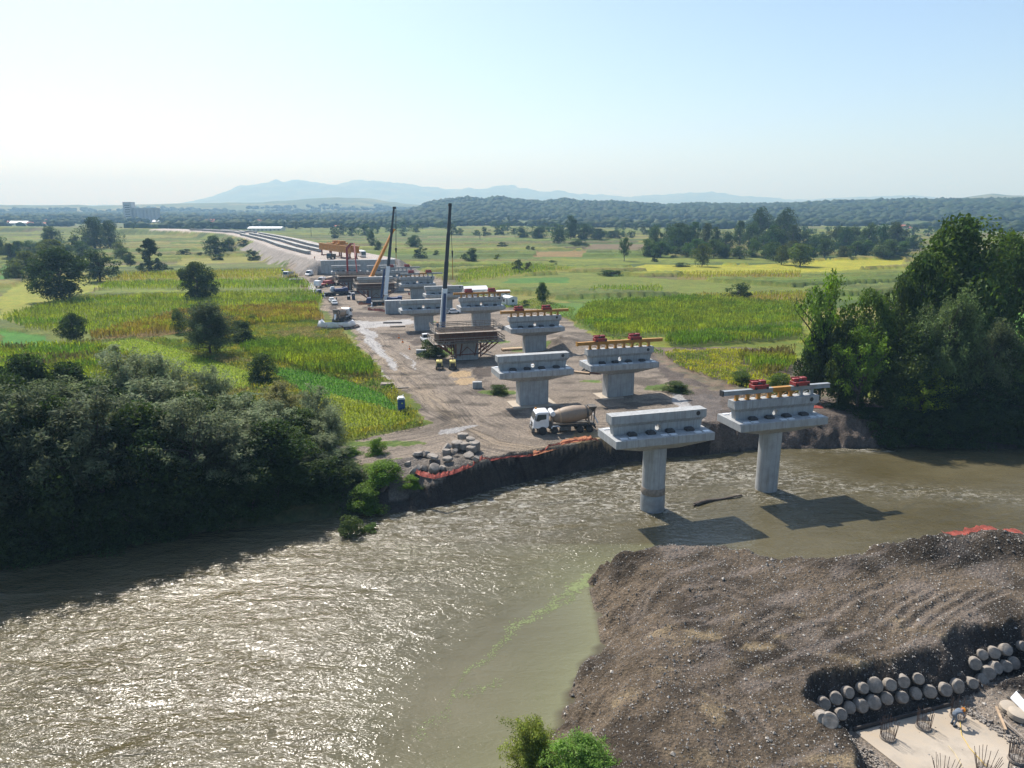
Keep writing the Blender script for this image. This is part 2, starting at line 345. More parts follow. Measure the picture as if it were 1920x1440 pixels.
def height(x, y):
    x = np.asarray(x, float); y = np.asarray(y, float); shp = x.shape; x = x.ravel(); y = y.ravel()
    r = np.hypot(x, y); z = np.zeros(x.shape)
    z += (fbm(x / 40, y / 40, 3, 3) - 0.5) * 0.5 * np.clip((r - 130) / 200, 0, 1)
    z += (fbm(x / 2.2, y / 2.2, 5, 3) - 0.5) * 0.22 * (r < 160)
    near = (np.abs(x) < 620) & (y < 200) & (y > -180)
    xn, yn = x[near], y[near]
    d, v = poly_dist(xn, yn, RPOLY, True, RVAL); ins = inside(xn, yn, RPOLY)
    w, top = v[:, 0], v[:, 1]
    dn = d + (fbm(xn / 5, yn / 5, 19, 3) - 0.5) * 2.6 * np.clip(d / 1.2, 0, 1) * (w < 2.6) + (fbm(xn / 1.7, yn / 1.7, 9, 3) - 0.5) * 0.9 * np.clip(w, 1, 3) * np.clip(d / 0.6, 0, 1)
    t = np.clip(dn / w, 0, 1); t = np.where(w < 2.5, t, t * (2 - t) * 0.6 + t * 0.4)
    land = (WATER - 0.06) + (top - WATER + 0.06) * t
    land = land - np.minimum(top, 0) * np.clip((dn - w) / 5.5, 0, 1) * (top < 0)
    zz = np.where(ins, WATER - 0.06 - 1.4 * np.clip(d / 4, 0, 1), land + z[near] * np.clip(d / 3, 0, 1))
    # dozer marks and gullies on the gravel bar
    for mk in BAR_MARKS:
        Pm = GP(mk, 0.2); km = (xn > Pm[:, 0].min() - 1) & (xn < Pm[:, 0].max() + 1) & (yn > Pm[:, 1].min() - 1) & (yn < Pm[:, 1].max() + 1)
        if km.any(): dm_ = poly_dist(xn[km], yn[km], Pm.tolist(), False); zz[km] += -.12 * np.exp(-(dm_ / .26) ** 2) + .09 * np.exp(-((dm_ - .5) / .16) ** 2)
    gb = (yn < 70) & (xn > 4) & ~ins; xb, yb = xn[gb], yn[gb]
    wob = (fbm(xb / 5, yb / 5, 61, 2) - .5) * 3; ridge = np.abs(vnoise((xb * .55 - yb * .83 + wob) / .55, (xb * .83 + yb * .55) / 9, 62) - .5) * 2
    arc = np.abs(vnoise(np.hypot(xb - 12, yb - 62) / .5, np.arctan2(yb - 62, xb - 12) * 2.5, 63) - .5) * 2
    patch = sstep(.42, .6, fbm(xb / 6, yb / 4, 64, 2)); zz[gb] += (-.16 * (1 - ridge) * patch - .13 * (1 - arc) * (1 - patch) + .12 * (fbm(xb / 3.2, yb / 2.2, 65, 4) - .5)) * np.clip(d[gb] / 2, 0, 1)
    # excavation
    pn = (xn > 5) & (yn < 60) & (yn > 10)
    pd = poly_dist(xn[pn], yn[pn], PIT); pi = inside(xn[pn], yn[pn], PIT)
    rag = (fbm(xn[pn] / 1.5, yn[pn] / 1.5, 21, 3) - 0.5) * 1.3
    run = np.where(xn[pn] < 15.6, 1.5, 2.7)
    fl = np.where(pi, -3.0, -3.0 + 6.0 * np.clip((pd + rag * np.clip(pd, 0, 1)) / run / 1.6, 0, 1))
    q = zz[pn]; q = np.where(inside(xn[pn], yn[pn], RPOLY), q, np.minimum(q, fl)); zz[pn] = q
    for (mx, my, rx, ry, h, rot) in MOUNDS:
        k = (np.abs(xn - mx) < 4 * max(rx, ry)) & (np.abs(yn - my) < 4 * max(rx, ry)) & ~ins
        u = (xn[k] - mx) * math.cos(rot) + (yn[k] - my) * math.sin(rot); vv = -(xn[k] - mx) * math.sin(rot) + (yn[k] - my) * math.cos(rot)
        g = np.exp(-((u / rx) ** 2 + (vv / ry) ** 2)) * h * (0.72 + 0.55 * fbm(xn[k] / 1.6, yn[k] / 1.6, 31, 4)) * np.clip(d[k] / 1.5, 0, 1)
        zz[k] += g
    z[near] = zz
    # embankment behind the abutment
    e = (y > 300) & (y < 1300) & (x < 20)
    ed = poly_dist(x[e], y[e], EMB, False); al = (x[e] - ABUT.x) * AX.x + (y[e] - ABUT.y) * AX.y
    hh = 6.6 * np.clip((19 + 11 - ed) / 11, 0, 1) * np.clip((al - 1.5) / 0.6, 0, 1)
    hh += np.where((hh > 0.4) & (hh < 6), (fbm(x[e] / 3, y[e] / 3, 41, 3) - 0.5) * 0.8, 0)
    z[e] = np.maximum(z[e], hh)
    # far hills
    fm = r > 1300; xf, yf, rf = x[fm], y[fm], r[fm]
    px = np.where(yf > 1, 960 + F * xf / np.maximum(yf * CP, 1), np.sign(xf) * 3000)
    zf = z[fm]
    for tab, D, a, b in ((RA, 2700., 1500., 4200.), (RBB, 5200., 3600., 8500.), (RC, 13500., 9000., 17000.)):
        h = np.maximum(crest(px, tab, D), 0)
        p = np.where(rf < D, sstep(a, D, rf) ** 0.8, 1 - sstep(D, b, rf))
        p = p * (1 + (fbm(xf / 260, yf / 260, int(D), 3) - 0.5) * 0.5 * (rf < D - 100) * (rf > a))
        zf = np.maximum(zf, h * p)
    z[fm] = zf
    return z.reshape(shp)
def ray_hit(px, py, t0=20.0, t1=120.0):
    dx = (px - 960) / F; dy = (720 - py) / F; d = np.array((dx, CP + dy * SP, -SP + dy * CP)); d /= np.linalg.norm(d)
    t = np.arange(t0, t1, 0.05); P = np.array((0, 0, CAMZ))[None] + d[None] * t[:, None]; k = np.argmax(P[:, 2] < height(P[:, 0], P[:, 1])); return Vector(P[k]), Vector(d)
def hz(x, y): return float(height(np.array([x]), np.array([y]))[0])

# ---- colours of the ground, its own soil or crop, bank and pit faces darkened for shade
PAL = [(0.07, 0.09, 0.016), (0.155, 0.15, 0.02), (0.115, 0.125, 0.02), (0.135, 0.11, 0.03), (0.09, 0.115, 0.018), (0.18, 0.145, 0.045), (0.06, 0.08, 0.018), (0.13, 0.14, 0.02), (0.12, 0.095, 0.05), (0.10, 0.11, 0.03)]
DIRT = (0.25, 0.205, 0.16)
SITE = GP([(612, 905), (640, 850), (640, 832), (800, 797), (786, 772), (738, 722), (706, 682), (668, 640), (655, 612), (612, 590), (604, 572), (574, 545), (548, 532), (520, 515), (545, 503), (570, 495),
           (600, 492), (740, 490), (800, 515), (836, 530), (880, 548), (930, 575), (1010, 580), (1062, 598), (1112, 632), (1172, 650), (1232, 668), (1252, 692), (1300, 715), (1345, 740), (1500, 748), (1570, 752), (1610, 770), (1670, 842), (1500, 860), (1100, 890), (900, 940), (735, 985)])
FIELDS = [  # (photo outline, ground colour, crop height used beyond the modelled plants)
    ([(150, 650), (260, 636), (345, 660), (470, 700), (472, 730), (400, 730), (330, 690), (230, 668)], (0.19, 0.235, 0.03)),
    ([(500, 690), (560, 695), (640, 713), (720, 742), (750, 775), (650, 760), (560, 735)], (0.075, 0.17, 0.02)),
    ([(620, 740), (700, 760), (780, 790), (640, 815), (625, 790)], (0.17, 0.21, 0.03)),
    ([(0, 620), (60, 628), (110, 645), (0, 652)], (0.05, 0.16, 0.018)),
    ([(0, 500), (22, 500), (28, 528), (0, 530)], (0.045, 0.13, 0.02)),
    ([(0, 600), (120, 562), (600, 548), (605, 576), (330, 588), (180, 634), (60, 625)], (0.13, 0.15, 0.035)),
    ([(330, 588), (590, 572), (606, 600), (400, 618), (300, 630), (180, 636)], (0.17, 0.12, 0.045)),
    ([(0, 555), (60, 520), (240, 528), (120, 562), (0, 600)], (0.19, 0.2, 0.03)),
    ([(180, 548), (200, 533), (570, 526), (590, 545)], (0.13, 0.16, 0.035)),
    ([(180, 530), (230, 515), (540, 508), (565, 524)], (0.18, 0.17, 0.035)),
    ([(350, 508), (360, 497), (520, 492), (535, 505)], (0.10, 0.12, 0.03)),
    ([(330, 497), (340, 485), (510, 480), (520, 490)], (0.17, 0.165, 0.035)),
    ([(420, 640), (560, 600), (640, 615), (660, 640), (560, 645), (450, 655)], (0.16, 0.17, 0.04)),
    ([(1075, 600), (1110, 572), (1300, 560), (1495, 576), (1510, 606), (1260, 634), (1140, 634)], (0.11, 0.15, 0.03)),
    ([(1250, 640), (1500, 614), (1500, 634), (1270, 658)], (0.10, 0.13, 0.03)),
    ([(1236, 664), (1330, 658), (1490, 652), (1480, 712), (1400, 725), (1340, 712), (1285, 695)], (0.17, 0.18, 0.04)),
    ([(1300, 568), (1310, 556), (1510, 552), (1510, 574)], (0.17, 0.13, 0.05)),
    ([(860, 530), (940, 520), (1090, 512), (1510, 540), (1510, 551), (1300, 556), (1110, 548), (920, 545)], (0.115, 0.14, 0.022)),
    ([(940, 531), (960, 522), (1065, 520), (1070, 530)], (0.055, 0.13, 0.02)),
    ([(1170, 505), (1210, 496), (1400, 498), (1560, 488), (1695, 486), (1695, 500), (1500, 512), (1290, 514)], (0.26, 0.25, 0.02)),
    ([(1270, 524), (1275, 515), (1500, 513), (1500, 526)], (0.16, 0.13, 0.04)),
    ([(880, 510), (960, 500), (1080, 508), (900, 525), (860, 530)], (0.15, 0.15, 0.025)),
    ([(830, 545), (920, 548), (1010, 556), (1075, 568), (1060, 595), (960, 568)], (0.16, 0.16, 0.04)),
    ([(1090, 470), (1110, 458), (1225, 458), (1220, 472)], (0.13, 0.095, 0.06)),
    ([(1000, 482), (1010, 472), (1100, 471), (1090, 482)], (0.18, 0.12, 0.05)),
    ([(1000, 575), (1050, 568), (1110, 570), (1075, 600)], (0.08, 0.15, 0.03)),
    ([(1860, 590), (2000, 580), (2000, 640), (1880, 640)], (0.09, 0.2, 0.025)),
]
PALE_WET = [[(642, 600), (700, 603), (770, 598), (790, 603), (758, 611), (700, 615), (652, 614)], [(664, 616), (688, 614), (706, 640), (732, 668), (752, 692), (742, 694), (712, 664), (685, 640)],
            [(742, 752), (758, 752), (786, 786), (772, 784)], [(815, 806), (900, 794), (880, 806), (820, 818)], [(572, 535), (588, 532), (598, 545), (590, 550)], [(1262, 738), (1345, 745), (1360, 770), (1320, 795), (1270, 780)],
            [(702, 692), (714, 690), (738, 722), (732, 724)], [(752, 662), (760, 664), (790, 694), (780, 690)]]
ROAD = GP([(540, 515), (575, 545), (612, 580), (650, 612), (700, 655), (760, 705), (815, 755), (870, 800), (930, 830), (1010, 842), (1110, 822)])
ROAD2 = GP([(620, 842), (700, 826), (790, 812), (860, 792)])
def ground_colour(x, y, z):
    r = np.hypot(x, y); n = len(x); c = np.zeros((n, 3)); wet = np.zeros(n); grass = np.ones(n); rut = np.zeros((n, 3))
    a1 = fbm(x / 9, y / 9, 50, 4); a2 = fbm(x / 1.6, y / 1.6, 60, 3); a3 = fbm(x / 60, y / 60, 70, 3)
    # strip parcels right across the plain
    ang = R(7); u = x * math.cos(ang) + y * math.sin(ang); v = -x * math.sin(ang) + y * math.cos(ang) + (a3 - 0.5) * 30
    blk = np.floor(u / 140 + 0.37 * np.floor(v / 90)); st = np.floor(v / 17 + hash2(blk, blk * 0, 5) * 3)
    idx = np.floor(hash2(blk, st, 8) * len(PAL)).astype(int) % len(PAL)
    c[:] = np.array(PAL)[idx]
    tall = (hash2(blk, st, 9) > .5) * np.clip((r - 200) / 60, 0, 1) * (r < 1700) * (.9 + 1.3 * a2)
    c *= np.array((.9, 1.04, .9))[None] * (0.6 + 0.7 * a1)[:, None] * (0.8 + 0.4 * a2)[:, None] * (0.75 + 0.5 * vnoise(u / 25, v / 1.5, 77))[:, None]
    far = np.clip((r - 1200) / 600, 0, 1)[:, None]
    hill = np.array((0.045, 0.07, 0.025)) * (0.7 + 0.8 * fbm(x / 90, y / 90, 80, 4))[:, None]
    clear = (fbm(x / 230, y / 120, 83, 3) > 0.6)[:, None] * np.ones((1, 3)) * np.array((0.13, 0.13, 0.05))
    hill = np.where(clear > 0, clear, hill)
    c = c * (1 - far) + hill * far
    jx = x + (a1 - 0.5) * 3; jy = y + (a2 - 0.5) * 2 + (a1 - 0.5) * 3
    for pts, col in FIELDS:
        P = GP(pts); k = (x > P[:, 0].min() - 3) & (x < P[:, 0].max() + 3) & (y > P[:, 1].min() - 3) & (y < P[:, 1].max() + 3)
        if not k.any(): continue
        ii = np.where(k)[0][inside(jx[k], jy[k], P)]; tall[ii] = 0
        c[ii] = np.array(col) * (0.75 + 0.5 * a1[ii])[:, None] * (0.8 + 0.4 * a2[ii])[:, None]
    # the near meadow and weedy ground
    # building site
    k = (y > 60) & (y < 420) & (x > -180) & (x < 130); ii = np.where(k)[0]
    jj = ii[inside(jx[ii] + (a2[ii] - 0.5) * 3, jy[ii], SITE)]
    grass[jj] = 0; tall[jj] = 0
    d1 = poly_dist(x[jj], y[jj], ROAD, False); d2 = poly_dist(x[jj], y[jj], ROAD2, False); dd = np.minimum(d1, d2 + 0.6)
    # tyre marks run with the road
    along = y[jj] * 0.08 + x[jj] * 0.02
    sd = dd + 3 * (vnoise(x[jj] / 9, y[jj] / 9, 89) - .5); tr = vnoise(sd * 1.5, along * 1.0, 90) * 0.5 + vnoise(sd * 3.1, along * 2.0, 91) * 0.5
    onroad = np.exp(-(dd / 9.0) ** 2); rut[jj, 0] = sd; rut[jj, 1] = along; rut[jj, 2] = onroad
    base = np.array(DIRT) * (0.78 + 0.5 * a1[jj])[:, None]
    base = base * (1 + 0.12 * onroad - 0.3 * onroad * np.clip((0.47 - tr) * 9, 0, 1))[:, None]
    tan = np.array((0.31, 0.24, 0.16)); base = base + (tan - base) * (0.55 * np.exp(-(d1 / 2.2) ** 2) * (tr > 0.4))[:, None]
    mud = np.clip((fbm(x[jj] / 5, y[jj] / 2.2, 95, 4) - 0.52) * 6, 0, 1) * np.clip((y[jj] - 96) / 8, 0, 1)
    base = base * (1 - 0.5 * mud)[:, None]
    c[jj] = base * (0.85 + 0.35 * a2[jj])[:, None]
    for P in PALE_WET:
        P = GP(P); kk = jj[inside(x[jj] + (a1[jj] - 0.5) * 4, y[jj] + (a2[jj] - 0.5) * 4, P)]
        c[kk] = np.array((0.40, 0.38, 0.36)) * (0.75 + 0.4 * a2[kk])[:, None]; wet[kk] = 0.6
    for P in ([(660, 585), (760, 588), (790, 594), (760, 597), (690, 594), (640, 590)], [(676, 576), (704, 574), (722, 577), (722, 583), (690, 583)], [(770, 640), (800, 634), (815, 644), (785, 648)], [(700, 626), (790, 622), (810, 630), (750, 636)], [(600, 552), (620, 550), (650, 592), (640, 594)], [(880, 690), (935, 686), (930, 706), (900, 712), (870, 702)], [(580, 520), (600, 524), (585, 530)]):
        P = GP(P); kk = jj[inside(x[jj] + (a1[jj] - 0.5) * 6, y[jj] + (a2[jj] - 0.5) * 5, P)]; c[kk] = np.array((0.105, 0.084, 0.068)) * (0.6 + 0.8 * a2[kk])[:, None]
    # ochre puddles in the muddy yard
    for (px, py, rr) in ((862, 702, 2.0), (873, 715, 1.8), (1110, 822, 3.0), (1210, 800, 4.0)):
        gx, gy = G(px, py); kk = jj[np.hypot(x[jj] - gx, (y[jj] - gy) * 0.8) + (a2[jj] - 0.5) * 2 < rr]
        c[kk] = np.array((0.42, 0.29, 0.15)); wet[kk] = 0.8
    # weeds inside the site
    for (px, py, rx, ry) in ((800, 604, 3, 2), (830, 660, 5, 5), (1010, 560, 3, 3), (940, 735, 4, 2), (1265, 730, 5, 2.6), (1110, 715, 2, 1), (700, 832, 7, 1.2), (640, 875, 2, 3), (730, 872, 3, 2), (930, 640, 5, 3), (990, 655, 5, 2.5)):
        gx, gy = G(px, py); q = ((x[jj] - gx) / rx) ** 2 + ((y[jj] - gy) / ry) ** 2 + (a2[jj] - 0.5) * 1.6 + (a1[jj] - 0.5)
        kk = jj[q < 1]; c[kk] = np.array((0.085, 0.125, 0.03)) * (0.7 + 0.7 * a2[kk])[:, None]; grass[kk] = 1
    # embankment: pale top, grey-brown sides
    k = (y > 335) & (y < 1300) & (x < 20); ii = np.where(k)[0]; ed = poly_dist(x[ii], y[ii], EMB, False)
    al = (x[ii] - ABUT.x) * AX.x + (y[ii] - ABUT.y) * AX.y
    t = ii[(ed < 19.5) & (al > 0) & (x[ii] > -430)]; c[t] = np.array((0.42, 0.37, 0.33)) * (0.8 + 0.4 * a1[t])[:, None]; grass[t] = 0
    t = ii[(ed >= 19.5) & (ed < 31) & (al > 0) & (y[ii] < 560) & (a1[ii] + (ed - 25) * 0.03 < 0.66)]; c[t] = np.array((0.27, 0.24, 0.21)) * (0.7 + 0.6 * a2[t])[:, None]; grass[t] = 0
    # river banks, river bed, gravel bar with the excavation
    k = (np.abs(x) < 620) & (y < 160) & (y > -180); ii = np.where(k)[0]
    d, v = poly_dist(x[ii], y[ii], RPOLY, True, RVAL); ins = inside(x[ii], y[ii], RPOLY)
    bank = ii[(z[ii] < -0.35) & (v[:, 0] < 5.5) & (d < v[:, 0] + .3)]; c[bank] = np.array((0.05, 0.042, 0.036)) * (0.7 + 0.7 * a2[bank])[:, None]; grass[bank] = 0  # steep bank face: albedo lowered to paint in its shade
    deb = ii[(z[ii] < 0.4) & (z[ii] > WATER + .25) & (v[:, 0] < 5.2) & (x[ii] > 29) & (x[ii] < 60) & (y[ii] > 90)]; c[deb] = np.array((0.125, 0.10, 0.082)) * (0.55 + 0.9 * a2[deb])[:, None]
    bank = ii[(z[ii] < -0.35) & (v[:, 0] >= 5.5)]; c[bank] = np.array((0.06, 0.065, 0.035)) * (0.7 + 0.7 * a2[bank])[:, None]
    wedge = ii[(v[:, 1] < -.1) & (d >= v[:, 0] + .3) & (d < v[:, 0] + 6) & ~ins & (y[ii] > 70)]; c[wedge] = np.array((0.19, 0.165, 0.14)) * (0.5 + 0.95 * a2[wedge])[:, None]; grass[wedge] = 0
    spo = ii[(z[ii] > 0.35) & (y[ii] > 80) & (y[ii] < 125) & (x[ii] > 8)]; c[spo] = np.array((0.145, 0.12, 0.10)) * (0.6 + 0.8 * a2[spo])[:, None]; grass[spo] = 0
    nb = ii[(y[ii] < 76) & (x[ii] > -2) & ~ins & (y[ii] < 74 + (x[ii] < 45) * 0)]
    g = np.array((0.118, 0.089, 0.060)) * (0.6 + 0.8 * a1[nb])[:, None] * (0.6 + 0.8 * fbm(x[nb] / 0.5, y[nb] / 0.5, 97, 3))[:, None]
    g = g * (0.5 + 0.62 * sstep(.34, .56, fbm(x[nb] / 3.5, y[nb] / 2.5, 101, 4)))[:, None]
    # flattened lighter drag marks on the bar
    dm = np.clip((vnoise(x[nb] * 0.25 + y[nb] * 0.12, y[nb] * 1.1 - x[nb] * 0.5, 98) - 0.6) * 5, 0, 1) * np.clip((z[nb] + 0.4) * 3, 0, 1) * np.clip((x[nb] - 10) / 5, 0, 1)
    g = g + (np.array((0.23, 0.185, 0.15)) - g) * (0.7 * dm)[:, None]
    for mk in BAR_MARKS:
        Pm = GP(mk, 0.2); dm_ = poly_dist(x[nb], y[nb], Pm.tolist(), False); g = g + (np.array((0.23, 0.185, 0.145)) - g) * (.75 * np.exp(-(dm_ / .34) ** 2) * (.5 + .5 * a2[nb]))[:, None]
    ridge_ = sstep(.45, .9, z[nb]) * (y[nb] > 50); g = g * (1 - .45 * ridge_)[:, None]
    tanp = np.clip((fbm(x[nb] / 2.5, y[nb] / 1.2, 99, 3) - 0.6) * 6, 0, 1) * (y[nb] < 50) * (z[nb] > -0.6)
    g = g + (np.array((0.38, 0.29, 0.17)) - g) * (0.6 * tanp)[:, None]
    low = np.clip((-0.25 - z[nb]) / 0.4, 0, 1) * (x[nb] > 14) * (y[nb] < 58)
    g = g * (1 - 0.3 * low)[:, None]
    pdist = poly_dist(x[nb], y[nb], PIT); wallz = (z[nb] < -0.15) & (pdist < 4.5) & (x[nb] > 12); g[wallz] = np.array((0.06, 0.05, 0.043)) * (0.5 + 1.0 * a2[nb][wallz])[:, None]  # pit wall: shade of the steep face put into the soil colour
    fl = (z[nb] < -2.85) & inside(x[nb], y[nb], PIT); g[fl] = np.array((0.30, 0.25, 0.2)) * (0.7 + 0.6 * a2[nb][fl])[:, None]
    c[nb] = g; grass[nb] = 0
    wet[ii] = np.maximum(wet[ii], np.where(~ins & (z[ii] < WATER + 0.35), 0.7, 0))
    return np.clip(c, 0.005, 0.9), wet, grass, rut, tall * grass * (z < 1.2)
def build_ground():
    az = np.concatenate([np.arange(-180, -60, 6), np.arange(-60, -40, 0.5), np.arange(-40, 40, 0.14), np.arange(40, 60, 0.5), np.arange(60, 180, 6)])
    az = np.radians(az); rr = [24.0]
    while rr[-1] < 120: rr.append(rr[-1] + 0.34)
    while rr[-1] < 17000: rr.append(rr[-1] * 1.0068 + 0.0)
    rr = np.array(rr); A, RR = np.meshgrid(az, rr); X = (RR * np.sin(A)).ravel(); Y = (RR * np.cos(A)).ravel()
    Z = height(X, Y); c, wet, grass, rut, tall = ground_colour(X, Y, Z)
    # standing crops beyond the modelled plants: the canopy itself is the surface
    r = np.hypot(X, Y)
    lift = tall * (~((np.abs(X) < 620) & (Y < 135)))
    n1, n2 = len(rr), len(az); k = (np.arange(n1 - 1)[:, None] * n2 + np.arange(n2)[None, :]); k2 = (np.arange(n1 - 1)[:, None] * n2 + (np.arange(n2)[None, :] + 1) % n2)
    Fq = np.stack([k, k2, k2 + n2, k + n2], -1).reshape(-1, 4)
    V = np.stack([X, Y, Z + lift * (Z < 6)], 1)
    # middle under the camera
    V = np.vstack([V, [[0, 0, hz(0, 0)]]]); c = np.vstack([c, c[:1]]); wet = np.append(wet, 0); rut = np.vstack([rut, [[0, 0, 0]]]); grass = np.append(grass, 1)
    fan = np.stack([np.full(n2, len(V) - 1), (np.arange(n2) + 1) % n2, np.arange(n2), np.arange(n2)], 1)[:, [0, 1, 2]]
    m, n, b = new_mat('ground'); L = n.links.new; N = n.nodes.new
    at = N('ShaderNodeAttribute'); at.attribute_name = 'tint'; ag = N('ShaderNodeAttribute'); ag.attribute_name = 'grass'; aw = N('ShaderNodeAttribute'); aw.attribute_name = 'wet'
    geo = N('ShaderNodeNewGeometry')
    nf = N('ShaderNodeTexNoise'); nf.inputs['Scale'].default_value = 2.2; nf.inputs['Detail'].default_value = 7; nf.inputs['Roughness'].default_value = 0.75; L(geo.outputs['Position'], nf.inputs['Vector'])
    nc = N('ShaderNodeTexNoise'); nc.inputs['Scale'].default_value = 0.35; nc.inputs['Detail'].default_value = 6; nc.inputs['Roughness'].default_value = 0.7; L(geo.outputs['Position'], nc.inputs['Vector'])
    r1 = N('ShaderNodeMapRange'); r1.inputs['From Min'].default_value = 0.3; r1.inputs['From Max'].default_value = 0.7; r1.inputs['To Min'].default_value = 0.6; r1.inputs['To Max'].default_value = 1.4; L(nf.outputs['Fac'], r1.inputs['Value'])
    m1 = N('ShaderNodeVectorMath'); m1.operation = 'SCALE'; L(at.outputs['Color'], m1.inputs[0]); L(r1.outputs['Result'], m1.inputs['Scale'])
    ra = N('ShaderNodeAttribute'); ra.attribute_name = 'rut_across'; rl = N('ShaderNodeAttribute'); rl.attribute_name = 'rut_along'; rm = N('ShaderNodeAttribute'); rm.attribute_name = 'rut_mask'
    cx = N('ShaderNodeCombineXYZ'); L(ra.outputs['Fac'], cx.inputs['X']); L(rl.outputs['Fac'], cx.inputs['Y'])
    rn = N('ShaderNodeTexNoise'); rn.inputs['Scale'].default_value = 2.3; rn.inputs['Detail'].default_value = 5; rn.inputs['Roughness'].default_value = 0.7; rn.inputs['Distortion'].default_value = 0.4; L(cx.outputs[0], rn.inputs['Vector'])
    rr_ = N('ShaderNodeMapRange'); rr_.inputs['From Min'].default_value = 0.36; rr_.inputs['From Max'].default_value = 0.52; rr_.inputs['To Min'].default_value = 0.42; rr_.inputs['To Max'].default_value = 1.05; L(rn.outputs['Fac'], rr_.inputs['Value'])
    rx = N('ShaderNodeMixRGB'); rx.blend_type = 'MULTIPLY'; L(rm.outputs['Fac'], rx.inputs['Fac']); L(m1.outputs[0], rx.inputs['Color1']); L(rr_.outputs['Result'], rx.inputs['Color2']); m1 = rx
    # grass: patches shift towards straw and towards deep green
    hs = N('ShaderNodeMixRGB'); hs.blend_type = 'MULTIPLY'; cr = N('ShaderNodeValToRGB'); e = cr.color_ramp.elements; e[0].position = 0.35; e[0].color = (0.72, 0.92, 0.7, 1); e[1].position = 0.68; e[1].color = (1.3, 1.05, 0.9, 1)
    L(nc.outputs['Fac'], cr.inputs['Fac']); L(ag.outputs['Fac'], hs.inputs['Fac']); L(m1.outputs[0], hs.inputs['Color1']); L(cr.outputs['Color'], hs.inputs['Color2'])
    L(hs.outputs['Color'], b.inputs['Base Color'])
    ro = N('ShaderNodeMapRange'); ro.inputs['To Min'].default_value = 0.95; ro.inputs['To Max'].default_value = 0.4; L(aw.outputs['Fac'], ro.inputs['Value']); L(ro.outputs['Result'], b.inputs['Roughness'])
    b.inputs['Specular IOR Level'].default_value = 0.25
    bp = N('ShaderNodeBump'); bp.inputs['Strength'].default_value = 0.8; bp.inputs['Distance'].default_value = 0.18; L(nf.outputs['Fac'], bp.inputs['Height']); L(bp.outputs['Normal'], b.inputs['Normal'])
    vo = N('ShaderNodeTexVoronoi'); vo.inputs['Scale'].default_value = 4.2; L(geo.outputs['Position'], vo.inputs['Vector']); n3 = N('ShaderNodeTexNoise'); n3.inputs['Scale'].default_value = 9; n3.inputs['Detail'].default_value = 4; n3.inputs['Roughness'].default_value = .8; L(geo.outputs['Position'], n3.inputs['Vector'])
    bare = N('ShaderNodeMath'); bare.operation = 'SUBTRACT'; bare.inputs[0].default_value = 1.0; L(ag.outputs['Fac'], bare.inputs[1])
    hh = N('ShaderNodeMath'); hh.operation = 'ADD'; L(vo.outputs['Distance'], hh.inputs[0]); L(n3.outputs['Fac'], hh.inputs[1])
    b2 = N('ShaderNodeBump'); b2.inputs['Distance'].default_value = .16; L(bare.outputs[0], b2.inputs['Strength']); L(hh.outputs[0], b2.inputs['Height']); L(bp.outputs['Normal'], b2.inputs['Normal']); L(b2.outputs['Normal'], b.inputs['Normal'])
    r9 = N('ShaderNodeMapRange'); r9.inputs['From Min'].default_value = .35; r9.inputs['From Max'].default_value = .68; r9.inputs['To Min'].default_value = .55; r9.inputs['To Max'].default_value = 1.45; L(n3.outputs['Fac'], r9.inputs['Value'])
    x9 = N('ShaderNodeMixRGB'); x9.blend_type = 'MULTIPLY'; L(bare.outputs[0], x9.inputs['Fac']); L(hs.outputs['Color'], x9.inputs['Color1']); L(r9.outputs['Result'], x9.inputs['Color2']); L(x9.outputs['Color'], b.inputs['Base Color'])
    quads = np_mesh('ground', V, Fq, m, c, True, dict(wet=wet, grass=grass, rut_across=rut[:, 0], rut_along=rut[:, 1], rut_mask=rut[:, 2]))
    bm = bmesh.new(); bm.from_mesh(quads); bm.verts.ensure_lookup_table()
    for f in fan:
        try: bm.faces.new([bm.verts[int(i)] for i in f])
        except ValueError: pass
    bm.to_mesh(quads); bm.free()
    o = bpy.data.objects.new('ground', quads); COL.objects.link(o); tag(o, 'river plain with striped fields, muddy building site and gravel bar', None, None, 'structure')
build_ground()

